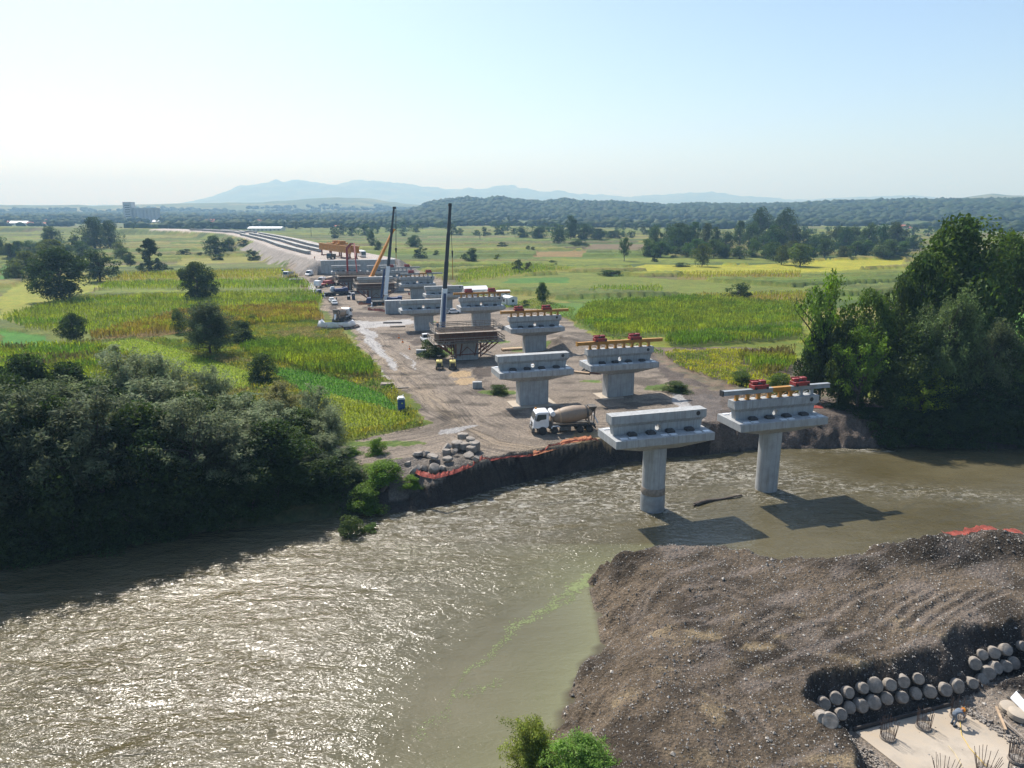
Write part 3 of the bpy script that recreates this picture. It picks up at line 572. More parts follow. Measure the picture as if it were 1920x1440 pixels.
# ------------------------------------------------------------------ water
def build_water():
    xs = np.concatenate([np.arange(-600, -70, 10), np.arange(-70, 110, 0.7), np.arange(110, 601, 10)]); ys = np.concatenate([np.arange(-160, 22, 7), np.arange(22, 116, 0.7), np.arange(116, 152, 4)])
    X, Y = np.meshgrid(xs, ys); X = X.ravel(); Y = Y.ravel()
    d = poly_dist(X, Y, RPOLY)
    def zone(px, py, rx, ry, rot=0.0):
        gx, gy = G(px, py, WATER); u = (X - gx) * math.cos(rot) + (Y - gy) * math.sin(rot); v = -(X - gx) * math.sin(rot) + (Y - gy) * math.cos(rot)
        return np.exp(-((u / rx) ** 2 + (v / ry) ** 2))
    foam = zone(1100, 905, 18, 4.0, 0.2) + 0.75 * zone(1000, 960, 18, 6, 0.3) + 0.9 * zone(1330, 880, 12, 4, 0.15) + 0.8 * zone(800, 960, 8, 2.5, 0.25) + 0.9 * zone(1590, 845, 6, 1.0) + 1.0 * zone(1650, 843, 2.5, 0.8) + 0.7 * zone(1500, 905, 8, 4, -0.3) + 0.6 * zone(1780, 925, 12, 2.5, -0.2) + 0.7 * zone(1230, 950, 4, 3) + 0.6 * zone(1440, 925, 4, 3)
    calm = np.clip(zone(1010, 1290, 10, 11, 0.9) * 1.4 + zone(1060, 1200, 5, 8, 0) * 1.2 + zone(900, 1420, 10, 6, 0.5) + 0.8 * zone(1500, 1010, 12, 4, 0) + 0.9 * zone(1800, 880, 16, 7) + zone(1850, 850, 16, 4), 0, 1)
    ru = np.zeros(len(X)); k = (Y < 70) & (X > -12) & (X < 16); sh = np.where(k, np.exp(-d / 5.0), 0) * np.where(inside(X, Y, RPOLY), 1, 0)
    nx, ny = len(xs), len(ys); q = (np.arange(ny - 1)[:, None] * nx + np.arange(nx - 1)[None, :]); Fq = np.stack([q, q + 1, q + nx + 1, q + nx], -1).reshape(-1, 4)
    m, n, b = new_mat('river_water'); L = n.links.new; N = n.nodes.new
    geo = N('ShaderNodeNewGeometry')
    def attr(a): x = N('ShaderNodeAttribute'); x.attribute_name = a; return x.outputs['Fac']
    def noise(sc, rot, scale, det=4, rough=0.6, dist=0.0):
        mp = N('ShaderNodeMapping'); mp.inputs['Rotation'].default_value = (0, 0, rot); mp.inputs['Scale'].default_value = sc; L(geo.outputs['Position'], mp.inputs['Vector'])
        t = N('ShaderNodeTexNoise'); t.inputs['Scale'].default_value = scale; t.inputs['Detail'].default_value = det; t.inputs['Roughness'].default_value = rough; t.inputs['Distortion'].default_value = dist
        L(mp.outputs['Vector'], t.inputs['Vector']); return t.outputs['Fac']
    def math_(op, a, c, clamp=False):
        x = N('ShaderNodeMath'); x.operation = op; x.use_clamp = clamp
        for i, v in enumerate((a, c)):
            if v is None: continue
            if isinstance(v, (int, float)): x.inputs[i].default_value = v
            else: L(v, x.inputs[i])
        return x.outputs[0]
    big = noise((0.42, 1.0, 1), R(-17), 0.42, 2, 0.5, 0.8); mid = noise((0.42, 1.0, 1), R(-13), 1.8, 3, 0.55, 1.2); fine = noise((0.6, 1.0, 1), R(-22), 4.6, 2, 0.5, 1.0)
    h = math_('ADD', math_('MULTIPLY', big, 1.0), math_('ADD', math_('MULTIPLY', mid, 0.5), math_('MULTIPLY', fine, 0.2)))
    amp = math_('SUBTRACT', 1.0, math_('MULTIPLY', attr('calm'), 0.8)); amp = math_('ADD', amp, math_('MULTIPLY', attr('foam'), 0.6))
    lane = noise((0.3, 1.0, 1), R(-16), 0.16, 3, 0.5, 0.6); amp = math_('MULTIPLY', amp, math_('ADD', math_('MULTIPLY', lane, 2.0), 0.05))
    h = math_('MULTIPLY', h, amp)
    bp = N('ShaderNodeBump'); bp.inputs['Strength'].default_value = 1.0; bp.inputs['Distance'].default_value = 0.40; L(h, bp.inputs['Height']); L(bp.outputs['Normal'], b.inputs['Normal'])
    # murk: olive brown, greener and paler over the shallows; silt clouds
    silt = noise((0.5, 1, 1), R(-15), 0.12, 5, 0.6)
    mr = N('ShaderNodeValToRGB'); e = mr.color_ramp.elements; e[0].position = 0.35; e[0].color = (0.075, 0.062, 0.028, 1); e[1].position = 0.7; e[1].color = (0.118, 0.102, 0.058, 1); L(silt, mr.inputs['Fac'])
    ms = N('ShaderNodeMixRGB'); ms.inputs['Color2'].default_value = (0.16, 0.158, 0.08, 1); L(attr('shallow'), ms.inputs['Fac']); L(mr.outputs['Color'], ms.inputs['Color1'])
    fn = noise((0.5, 1.2, 1), R(-16), 1.5, 8, 0.75, 1.2)
    fr = N('ShaderNodeMapRange'); fr.inputs['From Min'].default_value = 0.50; fr.inputs['From Max'].default_value = 0.62; L(fn, fr.inputs['Value'])
    ff = math_('MULTIPLY', fr.outputs['Result'], math_('MULTIPLY', attr('foam'), 0.8), True)
    mf = N('ShaderNodeMixRGB'); mf.inputs['Color2'].default_value = (0.5, 0.48, 0.42, 1); L(ff, mf.inputs['Fac']); L(ms.outputs['Color'], mf.inputs['Color1'])
    L(mf.outputs['Color'], b.inputs['Base Color'])
    rg = N('ShaderNodeMapRange'); rg.inputs['To Min'].default_value = 0.17; rg.inputs['To Max'].default_value = 0.6; L(ff, rg.inputs['Value']); L(rg.outputs['Result'], b.inputs['Roughness'])
    b.inputs['IOR'].default_value = 1.33; b.inputs['Specular IOR Level'].default_value = 0.8
    me = np_mesh('river', np.stack([X, Y, np.full(len(X), WATER)], 1), Fq, m, None, True, dict(foam=np.clip(foam, 0, 1), calm=calm, shallow=np.clip(sh, 0, 1)))
    o = bpy.data.objects.new('river', me); COL.objects.link(o); tag(o, 'murky brown river glittering in the sun', None, None, 'structure')
build_water()

# ------------------------------------------------------------------ haze: one box of even air round everything
def build_haze():
    mb = MB().box((0, 0, 340), (36000, 36000, 693)); m = bpy.data.materials.new('haze_air'); m.use_nodes = True; n = m.node_tree; n.nodes.clear()
    v = n.nodes.new('ShaderNodeVolumePrincipled'); v.inputs['Color'].default_value = (0.38, 0.67, 1.0, 1); v.inputs['Absorption Color'].default_value = (0.75, 0.92, 1, 1); v.inputs['Density'].default_value = HAZE_DENSITY; v.inputs['Anisotropy'].default_value = 0.12
    o = n.nodes.new('ShaderNodeOutputMaterial'); n.links.new(v.outputs[0], o.inputs['Volume'])
    h = obj('haze', mb, m); h['kind'] = 'stuff'; h['label'] = 'pale summer haze over the plain'
build_haze()

# ------------------------------------------------------------------ bridge piers
YAW = R(16.3); SOF = 5.1                       # level of the underside of the bearing benches
def wall_ring(sx, prof):                       # prof: list of (half length, half thickness, z)
    return [[(-l, -t, z), (l, -t, z), (l, t, z), (-l, t, z)] for l, t, z in prof]
def pier_wall(parent, top_l=6.05, full=True):
    """the long upstand: thick head, tapered ends, a round hole through the middle, a black disc for the shade of a round pocket near the right end"""
    mb = MB(); h = 2.35; zt = SOF + 0.93
    lo, hi = 5.55, top_l; tb, tt = 0.45, 0.78
    z0, z1, z2, z3 = zt, zt + 0.98, zt + 1.42, zt + h
    # head
    mb.loft(wall_ring(0, [(5.72, tb, z1), (hi, tt, z2), (hi, tt, z3)]))
    # web to the left and right of the hole panel
    a = 0.6
    for sg in (-1, 1):
        x0, x1b, x1t = sg * a, sg * lo, sg * 5.72
        mb.add([(x0, -tb, z0), (x1b, -tb, z0), (x1b, tb, z0), (x0, tb, z0), (x0, -tb, z1), (x1t, -tb, z1), (x1t, tb, z1), (x0, tb, z1)],
               [(0, 3, 2, 1), (0, 1, 5, 4), (1, 2, 6, 5), (2, 3, 7, 6)])
    n = 24; cz = z0 + 0.5; r = 0.4; fr = []; bk = []; fo = []; bo = []
    for i in range(n):
        t = 6.2832 * i / n; c, s_ = math.cos(t), math.sin(t)
        fr.append((r * c, -tb, cz + r * s_)); bk.append((r * c, tb, cz + r * s_))
        q = max(abs(c) / a, abs(s_) / 0.49); X = c / q; Zz = s_ / q
        Zz = max(-0.5, min(0.48, Zz * 1.02)) if abs(s_) / 0.49 >= abs(c) / a else Zz
        fo.append((X, -tb, cz + Zz)); bo.append((X, tb, cz + Zz))
    k = n
    mb.add(fr + fo, [(i, (i + 1) % n, n + (i + 1) % n, n + i) for i in range(n)])
    mb.add(bk + bo, [(i, n + i, n + (i + 1) % n, (i + 1) % n) for i in range(n)])
    mb.add(fr + bk, [(i, n + i, n + (i + 1) % n, (i + 1) % n) for i in range(n)])
    o = obj('upstand_wall', mb, M['concrete'], parent)
    p = MB(); p.lathe([(0.27, -0.012), (0.2, -0.014), (0.2, 0.05)], (4.95, -tt, zt + 1.9), 'y', 20)
    obj('pocket_shade_disc', p, M['black'], parent)  # flat black disc painted as the shade inside a recess
    return o
def pier_bench(parent):
    mb = MB(); L, Wd, t = 6.21, 2.615, 0.93
    mb.box((0, 0, SOF + t / 2), (2 * L, 2 * Wd, t)); return obj('bearing_bench', mb, M['concrete'], parent, bevel=0.03)
def pier_flare(parent, l0=2.6, w0=1.25):
    mb = MB(); z = SOF - 0.003
    mb.loft([[(-l0, -w0, z - 0.95), (l0, -w0, z - 0.95), (l0, w0, z - 0.95), (-l0, w0, z - 0.95)], [(-6.1, -2.5, z), (6.1, -2.5, z), (6.1, 2.5, z), (-6.1, 2.5, z)]])
    return obj('flared_soffit', mb, M['concrete'], parent)
def bearings(parent):
    z = SOF + 0.93
    for x in (-3.55, -1.2, 1.25, 3.75):
        for s in (-1, 1):
            mb = MB(); mb.loft([[(-.5, -.36, 0), (.5, -.36, 0), (.5, .36, 0), (-.5, .36, 0)], [(-.5, -.36, .24), (.5, -.36, .24), (.5, .36, .24), (-.5, .36, .24)], [(-.34, -.2, .4), (.34, -.2, .4), (.34, .2, .4), (-.34, .2, .4)]])
            obj('bearing_block', mb, M['darkwood'], parent, loc=(x, s * 1.02, z + 0.003))
    for x in (-5.0, -3.9, 0.05, 1.15, 4.3, 5.4):
        for s in (-1, 1):
            obj('bearing_pad', MB().box((0, 0, 0.05), (0.78, 0.5, 0.1)), M['pale'], parent, loc=(x - 0.4 * (s > 0), s * 2.0, z + 0.003))
def shaft_rect(parent, ztop, zbot, l=2.45, w=1.1):
    obj('shaft', MB().box((0, 0, (ztop + zbot) / 2), (2 * l, 2 * w, ztop - zbot)), M['concrete'], parent, bevel=0.05)
PIERS = {}
def full_pier(key, x, y, dz, label, river=False, yaw=YAW):
    t = thing('bridge_pier', label, 'bridge pier', (x, y, 0 if not river else WATER - 1), yaw, 'concrete bridge piers')
    t.location.z = 0; PIERS[key] = (x, y, dz, yaw)
    pier_wall(t); pier_bench(t); bearings(t)
    if river:
        pier_flare(t, 2.5, 1.3)
        mb = MB().lathe([(1.36, WATER - 1.5), (1.36, SOF - 0.95)], (0, 0, 0), 'z', 40); obj('column', mb, M['concrete'], t, smooth=True)
    else:
        pier_flare(t); shaft_rect(t, SOF - 0.953, -1.2)
        b = MB().box((0, 0, 0.02), (7.4, 4.6, 0.24)); obj('footing', b, M['slab'], t, bevel=0.03)
    for c in t.children: c.location.z += dz
    return t
P_A1 = full_pier('A1', 16.8, 79.2, 0, 'bare topped river pier whose round column wears a dark band', True)
band = MB().lathe([(1.375, -1.75), (1.44, -1.6), (1.43, -1.0), (1.375, -0.85)], (0, 0, 0), 'z', 40); obj('wrapped_band', band, M['oldwood'], P_A1, smooth=True)
sl = MB().lathe([(1.42, WATER - 0.6), (1.47, -2.6), (1.40, -1.78)], (0, 0, 0), 'z', 40); obj('plastic_sleeve', sl, M['steel'], P_A1, smooth=True)
full_pier('B1', 32.6, 85.4, 0, 'pier on a round column in the river carrying a grey beam with red trolleys', True)
full_pier('A2', 3.3, 112.6, 0, 'square shafted pier with bare top behind the concrete mixer truck')
full_pier('B2', 18.2, 118.2, -0.1, 'square shafted pier on land topped by a yellow beam, nearest of that kind')
full_pier('B3', 5.0, 156.2, -0.3, 'square shafted pier topped by a yellow beam beside the brown formwork')
full_pier('A4', -23.3, 186.0, -0.4, 'pier with round hole lit through it standing left of the near crane boom')
full_pier('B4', -8.4, 191.5, -0.4, 'pier with yellow beam and two red trolleys in front of the white cabins')
full_pier('B5', -21.1, 220.5, -0.5, 'bare topped pier behind the near crane boom, left of the white tent roof')
full_pier('B6', -33.3, 251.0, -0.5, 'distant bare topped pier right of the far crane base')
full_pier('B7', -44.6, 277.5, -0.6, 'distant pier carrying a dark beam right of the far crane boom')
full_pier('A8', -69.9, 302.5, -0.6, 'distant pier directly in front of the left half of the abutment wall')
full_pier('B8', -55.2, 304.0, -0.6, 'distant pier directly in front of the right half of the abutment wall')
# a bare shaft still without its head
t = thing('bridge_pier', 'bare concrete shaft without a head, left of the pier by the white wet road', 'bridge pier', (-36.2, 216, 0), YAW, 'concrete bridge piers'); shaft_rect(t, 4.0, -1.2)

# ------------------------------------------------------------------ girder launching beams and their red trolleys on the pier tops
def launch_beam(key, label, zext, col, mid=None, shift=0.25, length=15.4):
    x, y, dz, yaw = PIERS[key]; zt = SOF + 0.93 + 2.35 + dz
    t = thing('launching_beam', label, 'steel beam', (x, y, zt + 0.004), yaw, 'launching beams lying on the pier tops')
    h0, h1 = 0.75, 1.3; L = length / 2; s0 = shift
    def ibeam(a, b, z0, z1, w):
        mb = MB(); mb.box(((a + b) / 2, 0, z0 + .04), (b - a, w, .08)); mb.box(((a + b) / 2, 0, z1 - .04), (b - a, w, .08)); mb.box(((a + b) / 2, 0, (z0 + z1) / 2), (b - a, w * 0.72, z1 - z0 - .16)); return mb
    if mid:
        for a, b, mm in ((s0 - L, s0 - .7, M[col]), (s0 - .7, s0 + 1.9, M[mid]), (s0 + 1.9, s0 + L, M[col])): obj('beam', ibeam(a, b, h0, h1, .62), mm, t)
    else: obj('beam', ibeam(s0 - L, s0 + L, h0, h1, .62), M[col], t)
    e = MB(); e.box((s0 - L - .06, 0, (h0 + h1) / 2), (.12, .75, .7)); obj('end_plate', e, M['black' if mid else col], t)
    pm = M['steel' if mid else col]; n = 8
    for i in range(n):
        px = -5.4 + i * 10.8 / (n - 1); pmm = M['yellow'] if mid and i < 6 else pm
        p = MB(); p.box((0, 0, .375), (.34, .4, .742)); p.box((0, 0, .03), (.6, .6, .06)); obj('post', p, pmm, t, loc=(px, 0, 0))
        if i < n - 1:
            q = MB(); d = 10.8 / (n - 1)
            q.bar((px + .17, .1, .08), (px + d - .17, .1, .66), .06); q.bar((px + .17, -.1, .66), (px + d - .17, -.1, .08), .06); obj('cross_brace', q, pmm, t)
    for i, sx in enumerate((-.24, .17)):
        trolley(t, x, y, zt + h1, yaw, (s0 + sx * length) if key != 'B1' else (s0 - 2.6, s0 + 3.3)[i], label, i)
    return t
def trolley(beam, x, y, z, yaw, off, lab, i):
    words = {'B1': 'river', }
    side = ('left', 'right')[i]
    t = thing('hoist_trolley', '%s red trolley on the %s' % (side, lab.split(',')[0]), 'hoist trolley', (x + off * math.cos(yaw), y + off * math.sin(yaw), z + 0.004), yaw, 'red hoist trolleys on the launching beams')
    b = MB(); b.box((0, -.48, .28), (2.1, .26, .5)); b.box((0, .48, .28), (2.1, .26, .5)); b.box((-.9, 0, .28), (.26, .7, .42)); b.box((.9, 0, .28), (.26, .7, .42)); obj('frame', b, M['red'], t, bevel=.03)
    f = MB(); f.box((-.55, .1, .72), (.9, .5, .36)); f.box((.5, .1, .76), (.8, .55, .44)); f.box((0, .55, .85), (2.0, .12, .25)); obj('winch_housing', f, M['red'], t, bevel=.04)
    d = MB(); d.lathe([(.2, -.3), (.2, .3)], (0, -.05, .6), 'x', 12); obj('rope_drum', d, M['black'], t)
    for sx in (-.8, .8): obj('wheel', MB().lathe([(.15, -.1), (.15, .1)], (0, 0, .15), 'y', 12), M['black'], t, loc=(sx, -.62, 0))
launch_beam('B1', 'grey beam with a yellow middle piece on the river pier', 0, 'steel', 'yellow')
launch_beam('B2', 'yellow beam on the nearest square shafted pier', 0, 'yellow', shift=0.1, length=15.6)
launch_beam('B3', 'yellow beam on the pier beside the brown formwork', 0, 'yellow', shift=0.1, length=15.6)
launch_beam('B4', 'yellow beam on the pier before the white cabins', 0, 'yellow', shift=0.4, length=15.6)
launch_beam('B6', 'dusty beam on the far pier right of the crane', 0, 'steel', 'yellow', shift=1.6, length=15.0)
launch_beam('B7', 'dark beam on the farthest pier that carries one', 0, 'steel', shift=1.5, length=15.0)
# the same sort of beam lying low behind the formwork
bx, by = -13.2, 176
t = thing('launching_beam', 'yellow beam lying near the ground behind the brown formwork pier', 'steel beam', (bx, by, 0), R(6), 'launching beams lying on the pier tops')
obj('beam', MB().box((0, 0, 1.9), (9, .6, .55)), M['orange'], t)
for i in range(4): obj('post', MB().box((-3.2 + 2.1 * i, 0, .8), (.35, .4, 1.64)), M['orange'], t)

# ------------------------------------------------------------------ piers still in their formwork
def railing(pts, z, h=1.1, rails=(0.55, 1.1), step=2.0):
    mb = MB()
    for a, b in zip(pts[:-1], pts[1:]):
        a = Vector(a + (z,)) if len(a) == 2 else a; b = Vector(b + (z,)); d = b - a; n = max(1, int(d.length / step))
        for i in range(n + 1):
            p = a + d * (i / n); mb.bar(p, p + Vector((0, 0, h)), .07)
        for q in rails: mb.bar(a + Vector((0, 0, q)), b + Vector((0, 0, q)), .06, .14)
    return mb
def formwork_pier(x, y, label, wall=False, dz=0.0, rnd=1):
    rr = random.Random(rnd)
    t = thing('formwork_pier', label, 'formwork', (x, y, dz), YAW, 'piers inside timber formwork')
    shaft_rect(t, SOF - 1.0, -1.2, 2.45, 1.15)
    zb, zt = SOF - 0.9, SOF + 1.25
    pan = MB(); pan.box((0, 0, (zb + zt) / 2), (12.5, 5.3, zt - zb)); obj('formwork_box', pan, M['brownform'], t)
    st = MB(); n = 34
    for i in range(n):
        px = -6.1 + 12.2 * i / (n - 1)
        for s in (-1, 1): st.box((px, s * 2.73, (zb + zt) / 2), (.09, .14, zt - zb - .1))
    for z in (zb + .35, zb + 1.1, zt - .3):
        for s in (-1, 1): st.box((0, s * 2.84, z), (12.6, .08, .1))
    obj('soldier_bars', st, M['rust'], t)
    # lower walkway
    dk = MB(); zl = zb - .12
    dk.box((0, -3.35, zl), (15.2, 1.2, .1)); dk.box((0, 3.35, zl), (15.2, 1.2, .1)); dk.box((-7.0, 0, zl), (1.2, 5.5, .1)); dk.box((7.0, 0, zl), (1.2, 5.5, .1)); obj('lower_walkway', dk, M['oldwood'], t)
    lr = railing([(-7.5, 3.9), (-7.5, -3.9), (7.5, -3.9), (7.5, 3.9), (-7.5, 3.9)], zl + .05); obj('lower_guard_rail', lr, M['oldwood'], t)
    # upper walkway
    uk = MB(); zu = zt - .1
    for s in (-1, 1): uk.box((0, s * 3.2, zu), (13.9, .95, .1)); uk.box((s * 6.75, 0, zu), (.8, 5.45, .1))
    obj('upper_walkway', uk, M['oldwood'], t)
    ur = railing([(-7.1, 3.6), (-7.1, -3.6), (7.1, -3.6), (7.1, 3.6), (-7.1, 3.6)], zu + .05, 1.2, (.5, .85, 1.2)); obj('upper_guard_rail', ur, M['oldwood'], t)
    # raking brackets under the box
    for s in (-1, 1):
        for yy in (-2.2, 0, 2.2):
            b = MB(); b.bar((s * 2.7, yy, .9), (s * 6.9, yy, zl - .1), .22); b.bar((s * 2.7, yy, zl - .18), (s * 7.2, yy, zl - .18), .22); b.bar((s * 2.62, yy, .7), (s * 2.62, yy, zl - .1), .2)
            b.bar((s * 3.9, yy, zl - .2), (s * 3.9, yy, 1.8), .12); b.bar((s * 2.7, yy, 1.8), (s * 4.6, yy, zl - .2), .12); b.bar((s * 5.2, yy, zl - .2), (s * 3.9, yy, 1.9), .1)
            obj('bracket', b, M['rust'], t)
    for s in (-1, 1):
        b = MB()
        for px in (-1.6, 1.6): b.bar((px, s * 1.3, .9), (px, s * 3.6, zl - .1), .18)
        b.bar((-2.4, s * 1.24, 1.2), (2.4, s * 1.24, 1.2), .2); b.bar((-1.6, s * 1.3, 1.3), (0, s * 1.3, 2.8), .12); b.bar((1.6, s * 1.3, 1.3), (0, s * 1.3, 2.8), .12); obj('bracket', b, M['rust'], t)
    if wall:
        w = MB(); w.loft(wall_ring(0, [(5.6, .45, zt - .1), (5.72, .45, zt + .6), (6.05, .78, zt + 1.0), (6.05, .78, zt + 1.9)])); obj('upstand_wall', w, M['concrete'], t)
    else:
        rb = MB()
        for i in range(70):
            px, py = rr.uniform(-6, 6), rr.uniform(-2.4, 2.4); rb.bar((px, py, zt - .6), (px + rr.uniform(-.1, .1), py + rr.uniform(-.1, .1), zt + rr.uniform(.3, .9)), .05)
        for i in range(16): rb.bar((-6, -2.3 + i * .31, zt + .02 + (i % 3) * .03), (6, -2.3 + i * .31, zt + .06), .05)
        obj('reinforcement', rb, M['rebar'], t)
    return t
formwork_pier(-9.8, 148.5, 'brown timber formwork with guard rails round a pier head, nearest of three', False, 0, 1)
formwork_pier(-47.2, 246.5, 'timber formwork round the pier behind the far crane, concrete wall already rising from it', True, 0, 2)
formwork_pier(-60.0, 273.5, 'smallest and farthest timber formwork, under the red pump boom', False, 0, 3)

# ------------------------------------------------------------------ abutment wall at the end of the embankment
t = thing('abutment', 'long grey concrete abutment wall closing off the embankment', 'retaining wall', (ABUT.x, ABUT.y, 0), YAW)
obj('front_wall', MB().box((.5, .45, 2.7), (35.4, .9, 7.8)), M['concrete'], t)
obj('coping', MB().box((.5, .4, 6.72), (35.8, 1.2, .2)), M['pale'], t)
for s in (-1, 1): obj('wing_wall', MB().prism([(0.9, -1.2), (9, -1.2), (9, 6.0), (7, 6.75), (0.9, 6.75)], -.35, .35, 'x'), M['concrete'], t, loc=(.5 + s * 17.35, 0, 0))

# ------------------------------------------------------------------ vehicles
def wheel(parent, x, y, r=.5, w=.32):
    s = 1 if y > 0 else -1
    o = obj('wheel', MB().lathe([(r * .62, -w / 2), (r * .93, -w / 2), (r, -w / 4), (r, w / 4), (r * .93, w / 2), (r * .62, w / 2)], (0, 0, 0), 'y', 18), M['rubber'], parent, True, loc=(x, y, r))
    obj('rim', MB().lathe([(r * .6, -.06), (r * .62, s * w * .42), (r * .35, s * w * .3), (r * .2, s * w * .5), (r * .05, s * w * .5)], (0, 0, 0), 'y', 14), M['chassis'], o)
    return o
def mixer_truck(loc, rz, label, paint='white', tilt=0):
    """four-axle concrete mixer, front towards -x"""
    t = thing('mixer_truck', label, 'mixer truck', loc, rz, 'concrete mixer trucks')
    # cab
    prof = [(-4.55, .95), (-4.62, 1.4), (-4.5, 2.15), (-4.2, 3.15), (-3.95, 3.32), (-2.45, 3.32), (-2.35, 3.2), (-2.35, 1.25), (-2.6, .95)]
    cab = obj('cab', MB().prism(prof, -1.2, 1.2, 'y'), M[paint], t, bevel=.08)
    ws = MB(); n = Vector((-4.5, 0, 2.15)); u = Vector((-4.2, 0, 3.15)); d = (u - n)
    a, b = n + d * .06, n + d * .9; e = Vector((-.025, 0, .01))
    ws.loft([[a + e + Vector((0, -1.08, 0)), a + e + Vector((0, 1.08, 0)), a - e * 3 + Vector((0, 1.08, 0)), a - e * 3 + Vector((0, -1.08, 0))], [b + e + Vector((0, -1.02, 0)), b + e + Vector((0, 1.02, 0)), b - e * 3 + Vector((0, 1.02, 0)), b - e * 3 + Vector((0, -1.02, 0))]])
    obj('windscreen', ws, M['glass'], cab)
    for s in (-1, 1):
        obj('side_window', MB().prism([(-4.2, 2.05), (-3.98, 3.0), (-2.75, 3.0), (-2.75, 2.3), (-3.55, 2.2), (-3.8, 2.02)], -.02, .02, 'y'), M['glass'], cab, loc=(0, s * 1.205, 0))
        obj('mirror', MB().box((-4.3, s * 1.38, 2.55), (.12, .22, .6)), M['black'], cab)
        obj('headlight', MB().box((-4.63, s * .95, 1.12), (.08, .35, .18)), M['pale'], cab)
        obj('mudguard', MB().lathe([(.62, -.22), (.64, .22)], (-3.25, s * 1.06, .58), 'y', 16), M['black'], t)
        obj('mudguard', MB().prism([(-2.2, .9), (-2.0, 1.2), (-1.2, 1.25), (-.85, 1.0), (-.95, .98), (-1.25, 1.17), (-2.0, 1.12), (-2.12, .88)], -.22, .22, 'y'), M[paint], t, loc=(.2, s * 1.05, 0))
    obj('bumper', MB().box((-4.56, 0, .72), (.4, 2.42, .5)), M['chassis'], t, bevel=.05)
    gr = MB()
    for k in range(4): gr.box((-4.63, 0, 1.2 + .17 * k), (.05, 1.3, .08))
    obj('grille', gr, M['black'], cab)
    obj('beacon', MB().box((-3.9, .8, 3.43), (.22, .34, .18)), M['orange'], cab)
    # chassis and axles
    ch = MB(); ch.box((.5, -.42, .95), (8.3, .2, .3)); ch.box((.5, .42, .95), (8.3, .2, .3)); ch.box((.1, -.85, .75), (1.6, .55, .55)); ch.box((.1, .85, .75), (1.6, .55, .55)); ch.box((2.4, 0, 1.2), (4.0, 2.2, .08)); ch.box((4.5, 0, .7), (.12, 2.3, .25)); ch.box((-2.1, 0, 1.35), (.5, 1.8, .6))
    obj('chassis', ch, M['chassis'], t)
    for x in (-3.25, -1.5, 2.25, 3.65):
        for s in (-1, 1): wheel(t, x, s * 1.02, .53, .34 if x < 0 else .5)
    # drum on its slant, with spiral ring and neck
    dr = obj('drum', MB().lathe([(.25, -2.95), (.62, -2.85), (.86, -2.5), (1.18, -1.1), (1.22, .2), (1.02, 1.5), (.7, 2.55), (.5, 2.8)], (0, 0, 0), 'x', 28), M['drum'], t, True)
    dr.location = (1.3, 0, 2.55); dr.rotation_euler = (0, R(-7), 0)
    obj('drum_ring', MB().lathe([(1.0, -2.02), (1.03, -2.0), (1.06, -1.82), (1.03, -1.8)], (0, 0, 0), 'x', 28), M['wood'], dr)
    obj('roller_ring', MB().lathe([(.9, 1.95), (1.0, 2.0), (.98, 2.2), (.8, 2.25)], (0, 0, 0), 'x', 28), M['chassis'], dr)
    fr = MB(); fr.bar((-1.75, -.7, 1.1), (-1.65, -.25, 2.5), .2); fr.bar((-1.75, .7, 1.1), (-1.65, .25, 2.5), .2); fr.box((-1.75, 0, 1.9), (.3, 1.0, .5)); fr.bar((3.6, -.9, 1.1), (3.5, -.75, 2.3), .2); fr.bar((3.6, .9, 1.1), (3.5, .75, 2.3), .2); fr.box((3.5, 0, 2.05), (.25, 1.6, .3)); fr.bar((-1.7, .9, 1.3), (3.5, .95, 1.5), .14); fr.bar((-1.7, -.9, 1.3), (3.5, -.95, 1.5), .14)
    obj('drum_frame', fr, M['drum'], t)
    obj('water_tank', MB().lathe([(.2, -1.1), (.36, -1.05), (.36, 1.05), (.2, 1.1)], (-1.75, 0, 2.95), 'y', 16), M['pale'], t, True)
    hp = MB(); hp.loft([[(3.7, -.35, 2.9), (4.4, -.35, 2.9), (4.4, .35, 2.9), (3.7, .35, 2.9)], [(3.6, -.75, 3.7), (4.75, -.75, 3.7), (4.75, .75, 3.7), (3.6, .75, 3.7)]]); hp.bar((4.3, -.7, 1.2), (4.5, -.6, 3.6), .1); hp.bar((4.3, .7, 1.2), (4.5, .6, 3.6), .1)
    obj('hopper', hp, M['chassis'], t)
    cu = MB(); cu.loft([[(4.35, -.25, 2.3), (4.35, .25, 2.3), (4.45, .25, 2.5), (4.45, -.25, 2.5)], [(5.05, -.2, .95), (5.05, .2, .95), (5.15, .2, 1.15), (5.15, -.2, 1.15)]]); obj('chute', cu, M['pale'], t)
    ld = MB()
    for s in (-.25, .25): ld.bar((4.62, .75 + s, .8), (4.72, .75 + s, 3.3), .05)
    for k in range(8): ld.bar((4.64, .5, .95 + .3 * k), (4.64, 1.0, .95 + .3 * k), .04)
    obj('ladder', ld, M['chassis'], t)
    return t
a = G3(1013.5, 815); b = G3(1094.5, 811); mid = (a + b) / 2
mixer_truck((mid.x + .2, mid.y + 1.0, 0.02), math.atan2((b - a).y, (b - a).x), 'white cabbed mixer truck with beige drum parked by the river bank')
c = G3(628, 606); mixer_truck((c.x + 1.0, c.y + 4.5, .02), R(-100), 'mixer truck seen from behind at the white lined washout basin')
c = G3(612, 535); mixer_truck((c.x + 1, c.y + 1, .02), R(6), 'distant mixer truck facing left on the wet road, dark drum')

